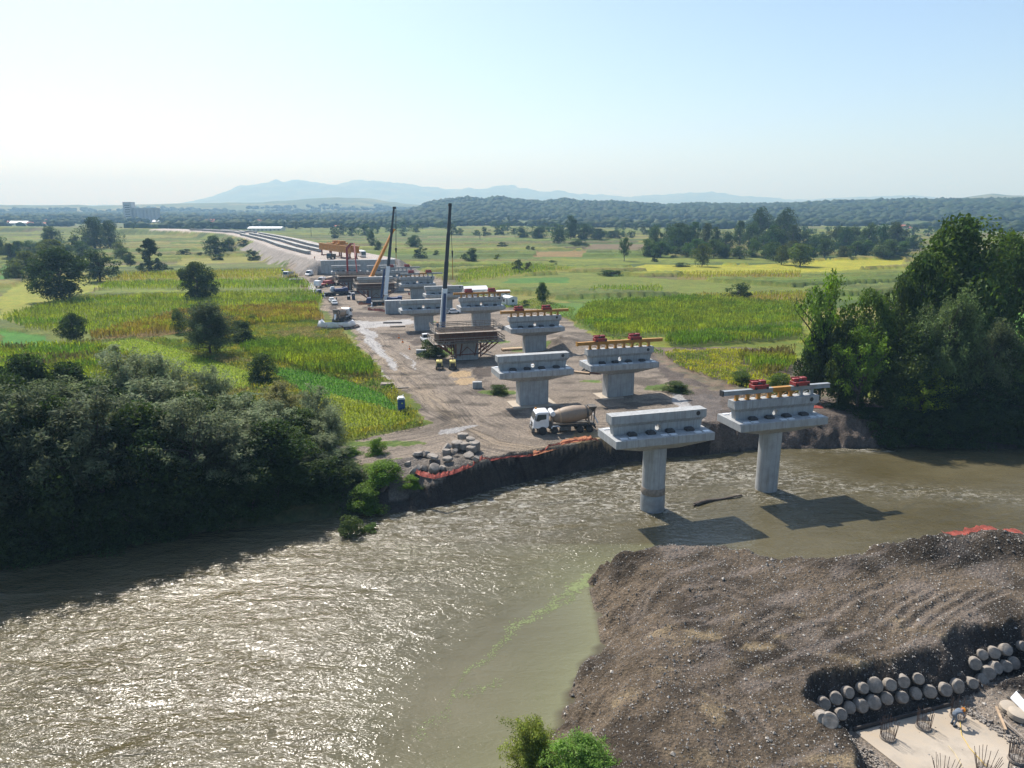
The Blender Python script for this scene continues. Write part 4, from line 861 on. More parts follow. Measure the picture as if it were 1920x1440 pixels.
def car(loc, rz, label, paint, kind='car', L=4.4, W_=1.8, H=1.48, group='cars on the building site'):
    t = thing({'car': 'parked_car', 'van': 'van', 'pickup': 'pickup_truck'}[kind], label, {'car': 'car', 'van': 'van', 'pickup': 'pickup'}[kind], loc, rz, group)
    h = L / 2
    if kind == 'car': lo = [(-h, .35), (-h, .75), (-h + .9, .95), (h - .7, .95), (h, .8), (h, .35)]; up = [(-h + 1.0, .95), (-h + 1.75, H), (h - 1.3, H), (h - .35, .95)]
    elif kind == 'van': lo = [(-h, .4), (-h, .95), (-h + .6, 1.15), (h, 1.15), (h, .4)]; up = [(-h + .6, 1.15), (-h + 1.35, H), (h - .08, H), (h, 1.15)]
    else: lo = [(-h, .4), (-h, .85), (-h + 1.1, 1.0), (h, 1.0), (h, .4)]; up = [(-h + 1.0, 1.0), (-h + 1.7, H), (.35, H), (.5, 1.0)]
    b = obj('body', MB().prism(lo, -W_ / 2, W_ / 2, 'y'), M[paint], t, bevel=.06)
    mb = MB(); w0, w1 = W_ / 2 - .04, W_ / 2 - .2
    mb.loft([[(x, -(w0 if z < H - .01 else w1), z) for x, z in up], [(x, (w0 if z < H - .01 else w1), z) for x, z in up]]); obj('cabin', mb, M[paint], t, bevel=.03)
    (x0, z0), (x1, z1), (x2, z2), (x3, z3) = up
    g = MB(); q = .12; g.add([(x0 + (x1 - x0) * q - .015, -w0 + .12, z0 + (z1 - z0) * q + .015), (x0 + (x1 - x0) * q - .015, w0 - .12, z0 + (z1 - z0) * q + .015), (x1 - (x1 - x0) * q - .015, w1 - .06, z1 - (z1 - z0) * q + .015), (x1 - (x1 - x0) * q - .015, -w1 + .06, z1 - (z1 - z0) * q + .015)], [(0, 1, 2, 3)])
    obj('windscreen', g, M['glass'], t)
    g = MB(); g.add([(x3 + (x2 - x3) * q + .015, -w0 + .12, z3 + (z2 - z3) * q + .015), (x2 - (x2 - x3) * q + .015, -w1 + .06, z2 - (z2 - z3) * q + .015), (x2 - (x2 - x3) * q + .015, w1 - .06, z2 - (z2 - z3) * q + .015), (x3 + (x2 - x3) * q + .015, w0 - .12, z3 + (z2 - z3) * q + .015)], [(0, 1, 2, 3)])
    obj('rear_window', g, M['glass'], t)
    for s in (-1, 1):
        g = MB(); a0, a1 = (x0 + x1) / 2 + .1, (x2 + x3) / 2 - .1 if kind != 'van' else -h + 2.1
        f = lambda z: s * (w0 + (w1 - w0) * (z - z0) / (z1 - z0) + .015)
        zl, zh = z0 + .1 * (z1 - z0), z0 + .85 * (z1 - z0); g.add([(a0 - .25, f(zl), zl), (a1 + .2, f(zl), zl), (a1 - .1, f(zh), zh), (a0 + .2, f(zh), zh)], [(0, 1, 2, 3)]); obj('side_window', g, M['glass'], t)
        for x in (-h + .85, h - .85): wheel(t, x, s * (W_ / 2 - .1), .33, .22)
        obj('headlight', MB().box((-h - .01, s * (W_ / 2 - .3), .68), (.06, .32, .14)), M['pale'], t)
    if kind == 'pickup':
        obj('load_cover', MB().box((h - 1.0 - .1, 0, 1.06), (1.9, W_ - .1, .1)), M['steel'], t)
    return t
def g0(px, py): c = G3(px, py); return (c.x, c.y, .02 if c.y < 343 else 6.62)
car(g0(799, 641), R(-72), 'white van with a grey load deck beside the nearest formwork', 'white', 'pickup', 5.3, 1.95, 1.95)
car(g0(622, 566), R(-70), 'white car standing first of two behind the washout mixer truck', 'white')
car(g0(627, 571), R(-70), 'white car directly behind the washout mixer truck', 'white')
car(g0(850, 588), R(200), 'white car half hidden behind the pier with the yellow beam', 'white')
car(g0(580, 517), R(84), 'white van with dark windscreen on the road below the abutment', 'white', 'van', 5.4, 2.0, 2.5)
car(g0(550, 521), R(20), 'dark car beside the timber skip at the far end of the road', 'black')
car(g0(663, 543), R(10), 'grey car standing between the two far formworks', 'steel')
car(g0(755, 540), R(15), 'white car parked beside the far pier right of the crane', 'white')
def truck(loc, rz, label, paint, body, L=8.0):
    t = thing('lorry', label, 'lorry', loc, rz, 'lorries on the building site')
    c = obj('cab', MB().prism([(-L / 2, .6), (-L / 2 - .05, 1.5), (-L / 2 + .25, 2.9), (-L / 2 + 1.9, 2.95), (-L / 2 + 1.9, .6)], -1.2, 1.2, 'y'), M[paint], t, bevel=.06)
    obj('windscreen', MB().prism([(-L / 2 - .06, 1.6), (-L / 2 + .2, 2.75), (-L / 2 + .24, 2.75), (-L / 2 - .02, 1.6)], -1.05, 1.05, 'y'), M['glass'], c)
    for s in (-1, 1): obj('side_window', MB().box((-L / 2 + 1.0, s * 1.21, 2.2), (1.0, .03, .8)), M['glass'], c)
    b = MB(); x0, x1 = -L / 2 + 2.1, L / 2
    b.box(((x0 + x1) / 2, 0, 1.2), (x1 - x0, 2.4, .16)); b.box(((x0 + x1) / 2, -1.16, 1.75), (x1 - x0, .08, 1.1)); b.box(((x0 + x1) / 2, 1.16, 1.75), (x1 - x0, .08, 1.1)); b.box((x1 - .04, 0, 1.75), (.08, 2.24, 1.1)); b.box((x0 + .04, 0, 1.9), (.08, 2.24, 1.4)); obj('load_bed', b, M[body], t)
    obj('chassis', MB().box((0, 0, .85), (L - .4, 1.0, .3)), M['chassis'], t)
    for x in (-L / 2 + 1.2, L / 2 - 2.4, L / 2 - 1.1):
        for s in (-1, 1): wheel(t, x, s * 1.0, .5, .34)
    return t
truck(g0(541, 520), R(88), 'white lorry facing the camera at the edge of the field', 'white', 'steel')
c = G3(613, 488, 6.6); truck((c.x, c.y + 9, 6.62), R(84), 'dusty lorry parked on the embankment under the yellow launching gantry', 'chassis', 'chassis', 7.0)
# white coach on the embankment
def coach():
    c = G3(682, 483, 6.6); t = thing('coach', 'white coach with dark windscreen parked on the embankment', 'coach', (c.x - 2.0, c.y + 5, 6.62), R(112))
    b = obj('body', MB().prism([(-5.5, .45), (-5.6, 1.4), (-5.4, 3.05), (-5.1, 3.3), (5.4, 3.3), (5.55, 3.0), (5.55, .45)], -1.25, 1.25, 'y'), M['white'], t, bevel=.08)
    obj('windscreen', MB().prism([(-5.66, 1.3), (-5.48, 2.95), (-5.44, 2.95), (-5.6, 1.3)], -1.15, 1.15, 'y'), M['glass'], b)
    for s in (-1, 1):
        for k in range(6): obj('side_window', MB().box((-4.3 + 1.65 * k, s * 1.255, 2.3), (1.45, .03, .9)), M['glass'], b)
        for x in (-3.7, 3.3): wheel(t, x, s * 1.1, .5, .3)
coach()

# ------------------------------------------------------------------ cranes
def rope(mb, a, b, r=.05): mb.tube(a, b, r, r, 5)
def telescopic_crane(foot, rz, base_px, knee_px, tip_px, Y0, Y1, label, bcol, tcol, hook_px=None, sling_px=None, sling='yellow', width=1.2):
    """wheeled carrier, slewing cab, boom of telescoping sections; points come from the levels they reach"""
    t = thing('mobile_crane', label, 'mobile crane', foot, rz, 'telescopic cranes'); inv = Matrix.Rotation(-rz, 4, 'Z') @ Matrix.Translation(-Vector(foot))
    lp = lambda v: inv @ v
    ch = MB(); ch.box((0, 0, 1.15), (12.4, 2.6, .5)); ch.box((0, 0, .75), (11.4, 1.2, .4)); obj('chassis', ch, M['chassis'], t, bevel=.05)
    for x in (-5.0, -3.3, -1.4, 1.6, 3.3, 5.0):
        for s in (-1, 1): wheel(t, x, s * 1.05, .72, .5)
    dc = obj('driving_cab', MB().prism([(-7.6, .8), (-7.7, 1.6), (-7.4, 2.5), (-6.1, 2.6), (-6.1, .8)], -1.2, 1.2, 'y'), M['darkblue'], t, bevel=.06)
    obj('windscreen', MB().prism([(-7.72, 1.65), (-7.46, 2.42), (-7.42, 2.42), (-7.66, 1.65)], -1.05, 1.05, 'y'), M['glass'], dc)
    up = MB(); up.box((1.2, 0, 2.0), (4.2, 2.3, .9)); up.box((3.3, 0, 2.1), (1.4, 2.7, 1.4)); obj('superstructure', up, M['darkblue'], t, bevel=.06)
    oc = obj('operator_cab', MB().prism([(-1.9, 1.45), (-2.0, 2.3), (-1.6, 3.2), (-.4, 3.25), (-.4, 1.45)], .75, 1.6, 'y'), M['white'], t, bevel=.05)
    obj('cab_window', MB().box((-1.2, 1.62, 2.5), (1.1, .03, 1.0)), M['glass'], oc)
    for x in (-5.9, 4.2):
        for s in (-1, 1):
            o = MB(); o.box((x, s * 2.3, .95), (.4, 2.2, .35)); o.tube((x, s * 3.3, 0), (x, s * 3.3, 1.1), .12); o.box((x, s * 3.3, .05), (.9, .9, .1)); obj('outrigger', o, M['white'], t)
    B = lp(at_depth(*base_px, Y0)); K = lp(at_depth(*knee_px, Y0 + (Y1 - Y0) * .3)); T = lp(at_depth(*tip_px, Y1))
    obj('boom_base_section', MB().loft([[p + q for q in (Vector((-w, -w, 0)), Vector((w, -w, 0)), Vector((w, w, 0)), Vector((-w, w, 0)))] for p, w in ((B, width * .55), (K, width * .5))]), M[bcol], t)
    d = T - K
    for k in range(3):
        a = K + d * (k / 3 - .03 * (k > 0)); b = K + d * ((k + 1) / 3); w = width * (.4 - .06 * k)
        obj('boom_section', MB().loft([[p + q for q in (Vector((-w, -w, 0)), Vector((w, -w, 0)), Vector((w, w, 0)), Vector((-w, w, 0)))] for p in (a, b)]), M[tcol], t)
    hd = MB(); hd.box((T.x + .15, T.y, T.z + .25), (1.1, .7, .7)); hd.tube((T.x + .5, T.y - .4, T.z + .2), (T.x + .5, T.y + .4, T.z + .2), .3, .3, 10); obj('boom_head', hd, M[tcol], t)
    if bcol == 'white':
        cyl = MB(); q = B + (K - B) * .9; off = Vector((-width * .95, 0, 0)); cyl.tube(B + Vector((-width * 1.2, 0, -1.2)), q + off, .42, .34, 10); obj('lift_cylinder', cyl, M['darkblue'], t)
    if hook_px:
        Hk = lp(at_depth(*hook_px, Y1)); r = MB(); rope(r, T + Vector((.55, 0, 0)), Hk, .05); rope(r, T + Vector((.75, 0, 0)), Hk + Vector((.2, 0, 0)), .05); obj('hoist_rope', r, M['black'], t)
        hb = MB(); hb.loft([[(Hk.x - .35, Hk.y - .2, Hk.z), (Hk.x + .45, Hk.y - .2, Hk.z), (Hk.x + .45, Hk.y + .2, Hk.z), (Hk.x - .35, Hk.y + .2, Hk.z)], [(Hk.x - .1, Hk.y - .1, Hk.z - 1.6), (Hk.x + .2, Hk.y - .1, Hk.z - 1.6), (Hk.x + .2, Hk.y + .1, Hk.z - 1.6), (Hk.x - .1, Hk.y + .1, Hk.z - 1.6)]]); obj('hook_block', hb, M['black'], t)
        if sling_px:
            Sx = lp(at_depth(*sling_px, Y1)); s = MB(); e = Hk + Vector((.05, 0, -1.5))
            for o in (-.35, .35): s.tube(e, Sx + Vector((o, 0, 0)), .07, .07, 5)
            obj('sling', s, M[sling], t)
    return t
telescopic_crane((-14.0, 168.0, 0), R(100), (829, 622), (834, 541), (844, 386), 166, 170, 'tall crane behind the nearest formwork, white base boom, black upper boom', 'white', 'black', (848, 470), (849, 524))
telescopic_crane((-40.5, 235.5, 0), R(10), (723, 552), (728, 499), (738.5, 391), 236, 242, 'far crane with black boom lifting a trolley, its wheeled carrier in the open', 'white', 'black', (742, 465), (743, 497))
telescopic_crane((-64.5, 262.0, 0), R(35), (695, 522), (697, 517), (737, 432), 262, 268, 'orange boomed crane leaning right beside the far black boom', 'orange', 'orange', width=1.5)
# red concrete pump with a folded placing boom
def pump():
    c = (-76.5, 293.0, 0); t = thing('concrete_pump', 'red concrete pump with folding boom reaching over the farthest formwork', 'concrete pump', c, R(70)); inv = Matrix.Rotation(-R(70), 4, 'Z') @ Matrix.Translation(-Vector(c))
    ch = MB(); ch.box((0, 0, 1.1), (9.5, 2.4, .5)); ch.box((1.5, 0, 1.8), (4, 2, .9)); obj('chassis', ch, M['red'], t)
    obj('cab', MB().prism([(-6.4, .7), (-6.5, 1.5), (-6.2, 2.8), (-4.6, 2.9), (-4.6, .7)], -1.2, 1.2, 'y'), M['white'], t, bevel=.05)
    for x in (-5, -1, 2, 3.5):
        for s in (-1, 1): wheel(t, x, s, .5, .35)
    pts = [inv @ at_depth(*p) for p in ((652, 520, 293), (650, 466, 290), (658, 457, 288), (664, 457, 286), (666, 482, 280), (669.5, 511, 275))]
    for k, (a, b) in enumerate(zip(pts[:-1], pts[1:])):
        obj('boom_section', MB().bar(a, b, .75 - .07 * k), M['red'], t)
        if k < 2: obj('boom_pipe', MB().tube(a + Vector((.7, .5, 0)), b + Vector((.7, .5, 0)), .14), M['red'], t)
    e = pts[-1]; obj('end_hose', MB().tube(e, e + Vector((.2, 0, -3.0)), .14, .12), M['black'], t)
pump()
# yellow launching gantry parked on the embankment
def gantry():
    a = at_depth(607, 473, 392); b = at_depth(666, 484, 352); a.z = b.z = 11.2; d = b - a; L = d.length; rz = math.atan2(d.y, d.x); mid = (a + b) / 2
    t = thing('launching_gantry', 'long yellow launching gantry standing on the embankment', 'launching gantry', (mid.x, mid.y, 6.6), rz)
    for s in (-1, 1):
        mb = MB(); y = s * 2.2; n = 16
        mb.box((0, y, 6.3), (L, .7, .5)); mb.box((0, y, 3.3), (L, .7, .5)); obj('chord', mb, M['orange'], t)
        w = MB()
        for k in range(n):
            x0 = -L / 2 + L * k / n; x1 = x0 + L / n; w.bar((x0, y, 3.5), (x1, y, 6.1) if k % 2 else (x0, y, 6.1), .28); w.bar((x0, y, 6.1 if k % 2 else 3.5), (x1, y, 3.5 if k % 2 else 6.1), .3); w.box(((x0 + x1) / 2, y, 4.8), (L / n - .06, .1, 2.5))
        obj('truss_web', w, M['orange'], t)
    for x in (-L * .42, -L * .1, L * .22, L * .42):
        l = MB()
        for s in (-1, 1): l.box((x, s * 2.2, 1.5), (.6, .6, 3.0))
        l.box((x, 0, .25), (.8, 5.4, .5)); obj('leg', l, M['rust'], t)
    for x in (-L * .05, L * .12):
        c = MB(); c.box((x, 0, 7.1), (3.6, 5.2, .6)); c.box((x, 0, 7.9), (2.4, 3.4, 1.2)); obj('crab', c, M['orange'], t)
    rl = MB()
    for k in range(12): rl.bar((-L / 2 + L * k / 11, 2.6, 6.5), (-L / 2 + L * k / 11, 2.6, 7.5), .08)
    rl.bar((-L / 2, 2.6, 7.5), (L / 2, 2.6, 7.5), .08); obj('hand_rail', rl, M['orange'], t)
gantry()
# ------------------------------------------------------------------ precast girders stored end to end on the embankment
def girders():
    proto = None
    def along(s, off):
        P = [Vector((p[0], p[1], 0)) for p in EMB]; 
        for a, b in zip(P[:-1], P[1:]):
            d = b - a
            if s <= d.length: q = a + d * (s / d.length); n = Vector((-d.y, d.x, 0)).normalized(); return q + n * off, math.atan2(d.y, d.x)
            s -= d.length
        return P[-1], 0
    rows = (('left', 13.5, 52, 16), ('middle', 3.0, 70, 15), ('right', -6.5, 74, 14))
    for nm, off, s0, n in rows:
        for k in range(n):
            s = s0 + k * 31.5
            if 9 < k < 11: continue
            if k > 9 and nm == 'left': off2 = off - 4
            else: off2 = off
            p, r = along(s + 15, off2); lab = 'stored bridge girder, %s from the near end of the %s row on the embankment' % (ORD[k], nm)
            if proto is None:
                proto = thing('bridge_girder', lab, 'girder', (p.x, p.y, 6.62), r, 'precast girders stored on the embankment')
                pr = [(-.45, .3), (.45, .3), (.45, .5), (.18, .75), (.16, 1.55), (.6, 1.7), (.6, 1.9), (-.6, 1.9), (-.6, 1.7), (-.16, 1.55), (-.18, .75), (-.45, .5)]
                pr = [(a * 2.2, b) for a, b in pr]
                obj('girder_beam', MB().prism(pr, -15.2, 15.2, 'x'), M['girder'], proto)
                for x in (-14.9, 14.9): obj('end_block', MB().box((x, 0, 1.05), (.7, 1.9, 1.3)), M['concrete'], proto)
                for x in (-12, 12): obj('timber_bearer', MB().box((x, 0, .15), (.5, 3.0, .3)), M['oldwood'], proto)
            else: dup(proto, (p.x, p.y, 6.62), r, lab)
girders()

# ------------------------------------------------------------------ trees
def leaf_quads(P, Nrm, size, rng, asp=1.0, jitter=0.9):
    """one leaf spray (a quad folded from two sides) at each point"""
    n = len(P); d = rng.normal(size=(n, 3)); nn = Nrm + jitter * d; nn /= np.linalg.norm(nn, axis=1)[:, None] + 1e-9
    t = rng.normal(size=(n, 3)); u = np.cross(nn, t); u /= np.linalg.norm(u, axis=1)[:, None] + 1e-9; w = np.cross(nn, u)
    s = (size * rng.uniform(0.6, 1.35, n))[:, None]
    V = np.stack([P - u * s * asp, P - w * s * 0.55 + u * s * asp * 0.15, P + u * s * asp, P + w * s * 0.55 - u * s * asp * 0.1], 1)
    return V.reshape(-1, 3)
def crown_mesh(name, seed, kind, n_lobe, n_leaf, leaf, base=(0.06, 0.10, 0.025)):
    """crown in a 1 x 1 x 1 box (height 1, width 1 at most): lobes of foliage on an uneven outline"""
    rng = np.random.default_rng(seed)
    lob = []; tries = 0
    while len(lob) < n_lobe and tries < n_lobe * 40:
        tries += 1
        t = rng.uniform(0, 1)
        if kind == 'round': z0 = 0.12; pr = math.sin(math.pi * min(1, (t * 0.86 + 0.12))) ** 0.6
        elif kind == 'tall': z0 = 0.1; pr = 0.9 * math.sin(math.pi * min(1, t * 0.82 + 0.16)) ** 0.7
        elif kind == 'bush': z0 = 0.0; pr = math.cos(t * 1.35) ** 0.45
        elif kind == 'cone': z0 = 0.03; pr = (1 - t) ** 0.75 * 0.95 + 0.05
        elif kind == 'willow': z0 = 0.1; pr = math.sin(math.pi * min(1, t * 0.78 + 0.2)) ** 0.55
        elif kind == 'sparse': z0 = 0.3; pr = math.sin(math.pi * min(1, t * 0.8 + 0.15)) ** 0.6
        elif kind == 'column': z0 = 0.03; pr = 0.8 * math.sin(math.pi * min(1, t * 0.9 + 0.1)) ** 0.4
        if kind == 'bush': t = t ** 1.5
        a = rng.uniform(0, 6.2832); lobe_r = 0.42 * pr * (0.75 + 0.35 * math.sin(a * 3 + seed) * math.sin(t * 5 + seed))
        q = rng.uniform(0.2, 1.25) ** 0.5
        lob.append((lobe_r * q * math.cos(a), lobe_r * q * math.sin(a), z0 + (0.94 - z0) * t, rng.uniform(0.05, 0.14) * (1.45 if n_leaf < 5000 or kind == 'bush' else 1.0) * (0.75 if kind in ('cone', 'sparse', 'column') else 1.0), rng.uniform(0.7, 1.25), rng.uniform(-1, 1)))
    lob = np.array(lob); k = rng.integers(0, len(lob), n_leaf); c = lob[k]
    d = rng.normal(size=(n_leaf, 3)); d[:, 2] = d[:, 2] * 0.8 + 0.25; d /= np.linalg.norm(d, axis=1)[:, None]
    rad = c[:, 3] * rng.uniform(0.35, 1.05, n_leaf) ** 0.5
    asp = 1.0
    if kind == 'willow': d[:, 2] *= 1.35; asp = 1.7
    P = c[:, :3] + d * rad[:, None]; P[:, 2] = np.clip(P[:, 2], 0.0, 1.02)
    V = leaf_quads(P, d, leaf, rng, asp); V[:, 2] = np.maximum(V[:, 2], 0.0)
    b = np.array(base); tn = (c[:, 4] * rng.uniform(0.65, 1.35, n_leaf))[:, None] * b[None, :]
    hue = (c[:, 5] * 0.5 + rng.normal(size=n_leaf) * 0.25); tn[:, 0] *= 1 + 0.22 * hue; tn[:, 1] *= 1 + 0.05 * hue; tn[:, 2] *= 1 - 0.1 * hue
    tint = np.repeat(np.clip(tn, 0.004, 1), 4, axis=0)
    m = np_mesh(name, V, np.arange(len(V)).reshape(-1, 4), M['leaf'], tint)
    return m, lob
def branch_crown(name, seed, n_limb, n_leaf, leaf, base, z_lo=.12, spread=.44, sig=.03, asp=1.8, top=1.0):
    """feathery crown: sprays of narrow leaves along limbs that rise and arch outwards, ragged outline"""
    rng = np.random.default_rng(seed); P0 = []; P1 = []; br = []
    for i in range(n_limb):
        a = rng.uniform(0, 6.2832); t = rng.uniform(0, 1) ** .8; z1 = z_lo + .05 + (top - z_lo - .05) * t; pr = math.sin(math.pi * min(1, t * .74 + .24)) ** .6; r = spread * pr * rng.uniform(.55, 1.12)
        z0 = max(.08, z1 * rng.uniform(.45, .75) - .05); P0.append((r * .12 * math.cos(a), r * .12 * math.sin(a), z0)); P1.append((r * math.cos(a), r * math.sin(a), z1)); br.append(rng.uniform(.7, 1.3))
        if rng.uniform() < .75:
            k = rng.uniform(.35, .8); q = np.array(P0[-1]) * (1 - k) + np.array(P1[-1]) * k; P0.append(tuple(q)); P1.append(tuple(q + np.array((rng.normal() * .1, rng.normal() * .1, rng.uniform(.02, .14))))); br.append(br[-1] * rng.uniform(.8, 1.25))
    P0, P1, br = np.array(P0), np.array(P1), np.array(br); k = rng.integers(0, len(P0), n_leaf); t = rng.uniform(.25, 1.12, n_leaf)
    P = P0[k] * (1 - t)[:, None] + P1[k] * t[:, None]; P[:, 2] += .05 * np.sin(t * 3)
    P += rng.normal(size=(n_leaf, 3)) * (sig * (1.25 - .45 * t))[:, None] * np.array((1, 1, 1.15)); P[:, 2] = np.clip(P[:, 2], 0, 1.03)
    d = P - np.array((0, 0, .35)); d /= np.linalg.norm(d, axis=1)[:, None] + 1e-6; d[:, 2] += .3
    V = leaf_quads(P, d, leaf, rng, asp); V[:, 2] = np.maximum(V[:, 2], 0)
    tn = (br[k] * rng.uniform(.65, 1.35, n_leaf))[:, None] * np.array(base)[None]; hue = rng.normal(size=n_leaf) * .25; tn[:, 0] *= 1 + .2 * hue
    m = np_mesh(name, V, np.arange(len(V)).reshape(-1, 4), M['leaf'], np.repeat(np.clip(tn, .004, 1), 4, 0)); return m, P1[:, :]
def trunk_mesh(name, lob, kind, seed, r=0.022):
    rr = random.Random(seed); mb = MB(); zt = 0.72 if kind != 'bush' else 0.4
    pts = [Vector((0, 0, -0.03))]
    for k in range(1, 6): pts.append(Vector((rr.uniform(-.012, .012) * k, rr.uniform(-.012, .012) * k, zt * k / 5)))
    for i in range(5): mb.tube(pts[i], pts[i + 1], r * (1 - .15 * i), r * (1 - .15 * (i + 1)), 7)
    for L in lob[:: max(1, len(lob) // (26 if kind in ('willow', 'sparse') else 16))]:
        e = Vector(L[:3]); h = max(0.06, min(zt, e.z * rr.uniform(.4, .75))); f = h / zt * 5; i = min(4, int(f)); s = pts[i].lerp(pts[i + 1], f - i)
        m = s.lerp(e, .5) + Vector((0, 0, rr.uniform(.0, .04))); mb.tube(s, m, r * .5, r * .3, 5); mb.tube(m, e, r * .3, r * .1, 5)
    me = mb.mesh(name); me.materials.append(M['bark']); return me
TREE = {}
def variants(key, kind, n, n_lobe, n_leaf, leaf, base, r=.022):
    for i in range(n):
        if kind in ('willow', 'sparse') and n_leaf > 4000: m, lob = branch_crown('crown_' + key, 100 * len(TREE) + i + 1, n_lobe, n_leaf, leaf, base, *((.3, .46, .026, 1.9) if key == 'openwillow' else (.1, .46, .034, 1.7) if kind == 'willow' else (.3, .46, .028, 1.1)))
        else: m, lob = crown_mesh('crown_' + key, 100 * len(TREE) + i + 1, kind, n_lobe, n_leaf, leaf, base)
        TREE.setdefault(key, []).append((m, trunk_mesh('trunk_' + key, lob, kind, i, r)))
G1 = (0.062, 0.094, 0.02); G2 = (0.10, 0.125, 0.052); G3c = (0.085, 0.135, 0.02)
variants('willow', 'willow', 4, 95, 24000, 0.0105, G2, .02)
variants('openwillow', 'willow', 3, 60, 11000, 0.0105, (.14, .165, .085), .02)
variants('round', 'round', 3, 100, 14000, 0.0175, G1)
variants('tall', 'tall', 3, 130, 17000, 0.0145, G1)
variants('sparse', 'sparse', 2, 46, 6000, 0.017, G3c, .026)
variants('bush', 'bush', 3, 55, 9000, 0.021, G1, .012)
variants('cone', 'cone', 1, 80, 9000, 0.017, G1)
variants('column', 'column', 1, 30, 1500, 0.03, G1)
variants('mid', 'round', 4, 42, 4600, 0.024, G1); variants('midbush', 'bush', 3, 26, 2600, 0.032, G1); variants('midtall', 'tall', 2, 50, 4900, 0.022, G1)
variants('far', 'round', 3, 18, 420, 0.06, G1); variants('fartall', 'tall', 2, 20, 460, 0.055, G1)
TN = [0]
def tree(kind, x, y, w, h, col, label, group=None, z=None, cat=None, name=None):
    TN[0] += 1; rr = random.Random(TN[0] * 7 + 3); cr, tr = TREE[kind][rr.randrange(len(TREE[kind]))]
    if z is None: z = hz(x, y) - .05
    bush = kind in ('bush', 'midbush')
    nm = name or {'willow': 'willow_tree', 'openwillow': 'willow_tree', 'cone': 'conifer_tree', 'tall': 'poplar_tree', 'column': 'poplar_tree', 'midtall': 'poplar_tree', 'bush': 'shrub', 'midbush': 'shrub'}.get(kind, 'leafy_tree')
    t = thing(nm, label, cat or ('shrub' if bush else 'tree'), (x, y, z), rr.uniform(0, 6.28), group)
    sx = w * rr.uniform(1.1, 1.28); t.scale = (sx, sx, h)
    c = bpy.data.objects.new('crown', cr); COL.objects.link(c); c.parent = t; c.color = tuple(col) + (1,)
    k = bpy.data.objects.new('trunk', tr); COL.objects.link(k); k.parent = t
    return t
def tree_px(kind, px, py, hpx, wpx, col, label, group=None):
    x, y = G(px, py); z = hz(x, y); s = scale_at(x, y, z); return tree(kind, x, y, wpx / s, hpx / s / 0.97, col, label, group, z - .05)
def tree_top(kind, px, ytop, D, w, col, label, group=None):
    p = at_depth(px, ytop, D); z = hz(p.x, p.y); return tree(kind, p.x, p.y, w, max(1.2, p.z - z), col, label, group, z - .1)
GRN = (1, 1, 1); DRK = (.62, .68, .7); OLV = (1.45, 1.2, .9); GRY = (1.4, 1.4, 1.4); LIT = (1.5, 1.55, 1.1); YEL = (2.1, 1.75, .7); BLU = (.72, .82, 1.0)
# wooded left bank: tints lightened for sunlit tops, darkened for shaded lower rows
LB = 'trees crowding the left river bank'
for kind, px, yt, D, w, col, lab in (
    ('round', -40, 675, 96, 11, DRK, None), ('round', 40, 668, 95, 10, DRK, 'dark round tree at the left edge of the photo, tallest of the bank there'), ('round', 120, 682, 97, 9, DRK, 'dark leafy tree left of the tall grey willow'),
    ('openwillow', 225, 655, 94, 12, GRY, 'tallest grey green willow with open top over the left bank'), ('openwillow', 300, 668, 96, 9, GRY, 'grey willow right beside the tallest one'), ('openwillow', 392, 690, 98, 8, GRY, 'feathery willow standing before the bright green field'),
    ('openwillow', 522, 718, 97, 7, OLV, 'olive willow with bare dark limbs, right part of the left bank'), ('openwillow', 590, 726, 95, 6, GRY, 'last tall willow at the right end of the bank woods'), ('round', 455, 735, 93, 7, GRY, None),
    ('round', 0, 705, 86, 12, DRK, None), ('willow', 95, 715, 86, 12, GRY, None), ('round', 180, 720, 87, 11, DRK, None), ('openwillow', 275, 715, 87, 12, GRY, None), ('round', 350, 735, 89, 10, GRN, None), ('openwillow', 440, 740, 90, 10, GRY, None),
    ('openwillow', 505, 755, 89, 9, GRY, None), ('round', 560, 768, 90, 8, GRN, None), ('openwillow', 612, 765, 89, 6, GRY, None),
    ('round', -60, 740, 73, 12, DRK, None), ('round', 25, 775, 74, 11, DRK, None), ('openwillow', 110, 795, 76, 11, GRY, None), ('round', 205, 775, 77, 10, GRN, None), ('openwillow', 300, 755, 78, 11, GRY, None), ('round', 385, 800, 80, 9, GRN, None), ('openwillow', 465, 770, 82, 10, GRY, None), ('round', 540, 800, 83, 8, GRN, None), ('openwillow', 600, 815, 84, 7, GRY, None),
    ('willow', -50, 735, 68.5, 12, DRK, None), ('openwillow', 10, 745, 69.5, 12, (.8, .8, .8), None), ('round', 90, 750, 71, 11, DRK, None), ('openwillow', 165, 735, 72.5, 12, (.8, .8, .8), None), ('round', 255, 760, 74, 11, DRK, None), ('openwillow', 345, 755, 75.5, 11, (.85, .85, .85), None), ('openwillow', 430, 795, 77, 10, (.85, .85, .85), None), ('round', 505, 790, 79, 9, DRK, None), ('willow', 575, 850, 80.5, 7, DRK, None), ('round', 635, 880, 82.5, 5, DRK, None)):
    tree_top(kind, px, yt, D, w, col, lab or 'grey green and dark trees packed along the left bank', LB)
LS = 'dark shrubs hanging over the left bank'
for k in range(15):
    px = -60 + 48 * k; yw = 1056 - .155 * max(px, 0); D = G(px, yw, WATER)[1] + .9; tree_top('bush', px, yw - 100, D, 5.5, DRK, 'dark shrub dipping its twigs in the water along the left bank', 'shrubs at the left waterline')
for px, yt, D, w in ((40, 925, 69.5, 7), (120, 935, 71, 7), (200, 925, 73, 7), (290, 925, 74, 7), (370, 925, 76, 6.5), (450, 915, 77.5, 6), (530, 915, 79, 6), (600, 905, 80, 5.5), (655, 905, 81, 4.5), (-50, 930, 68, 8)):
    tree_top('bush', px, yt, D, w, DRK, 'dark shrub overhanging the shaded water under the left bank trees', LS)
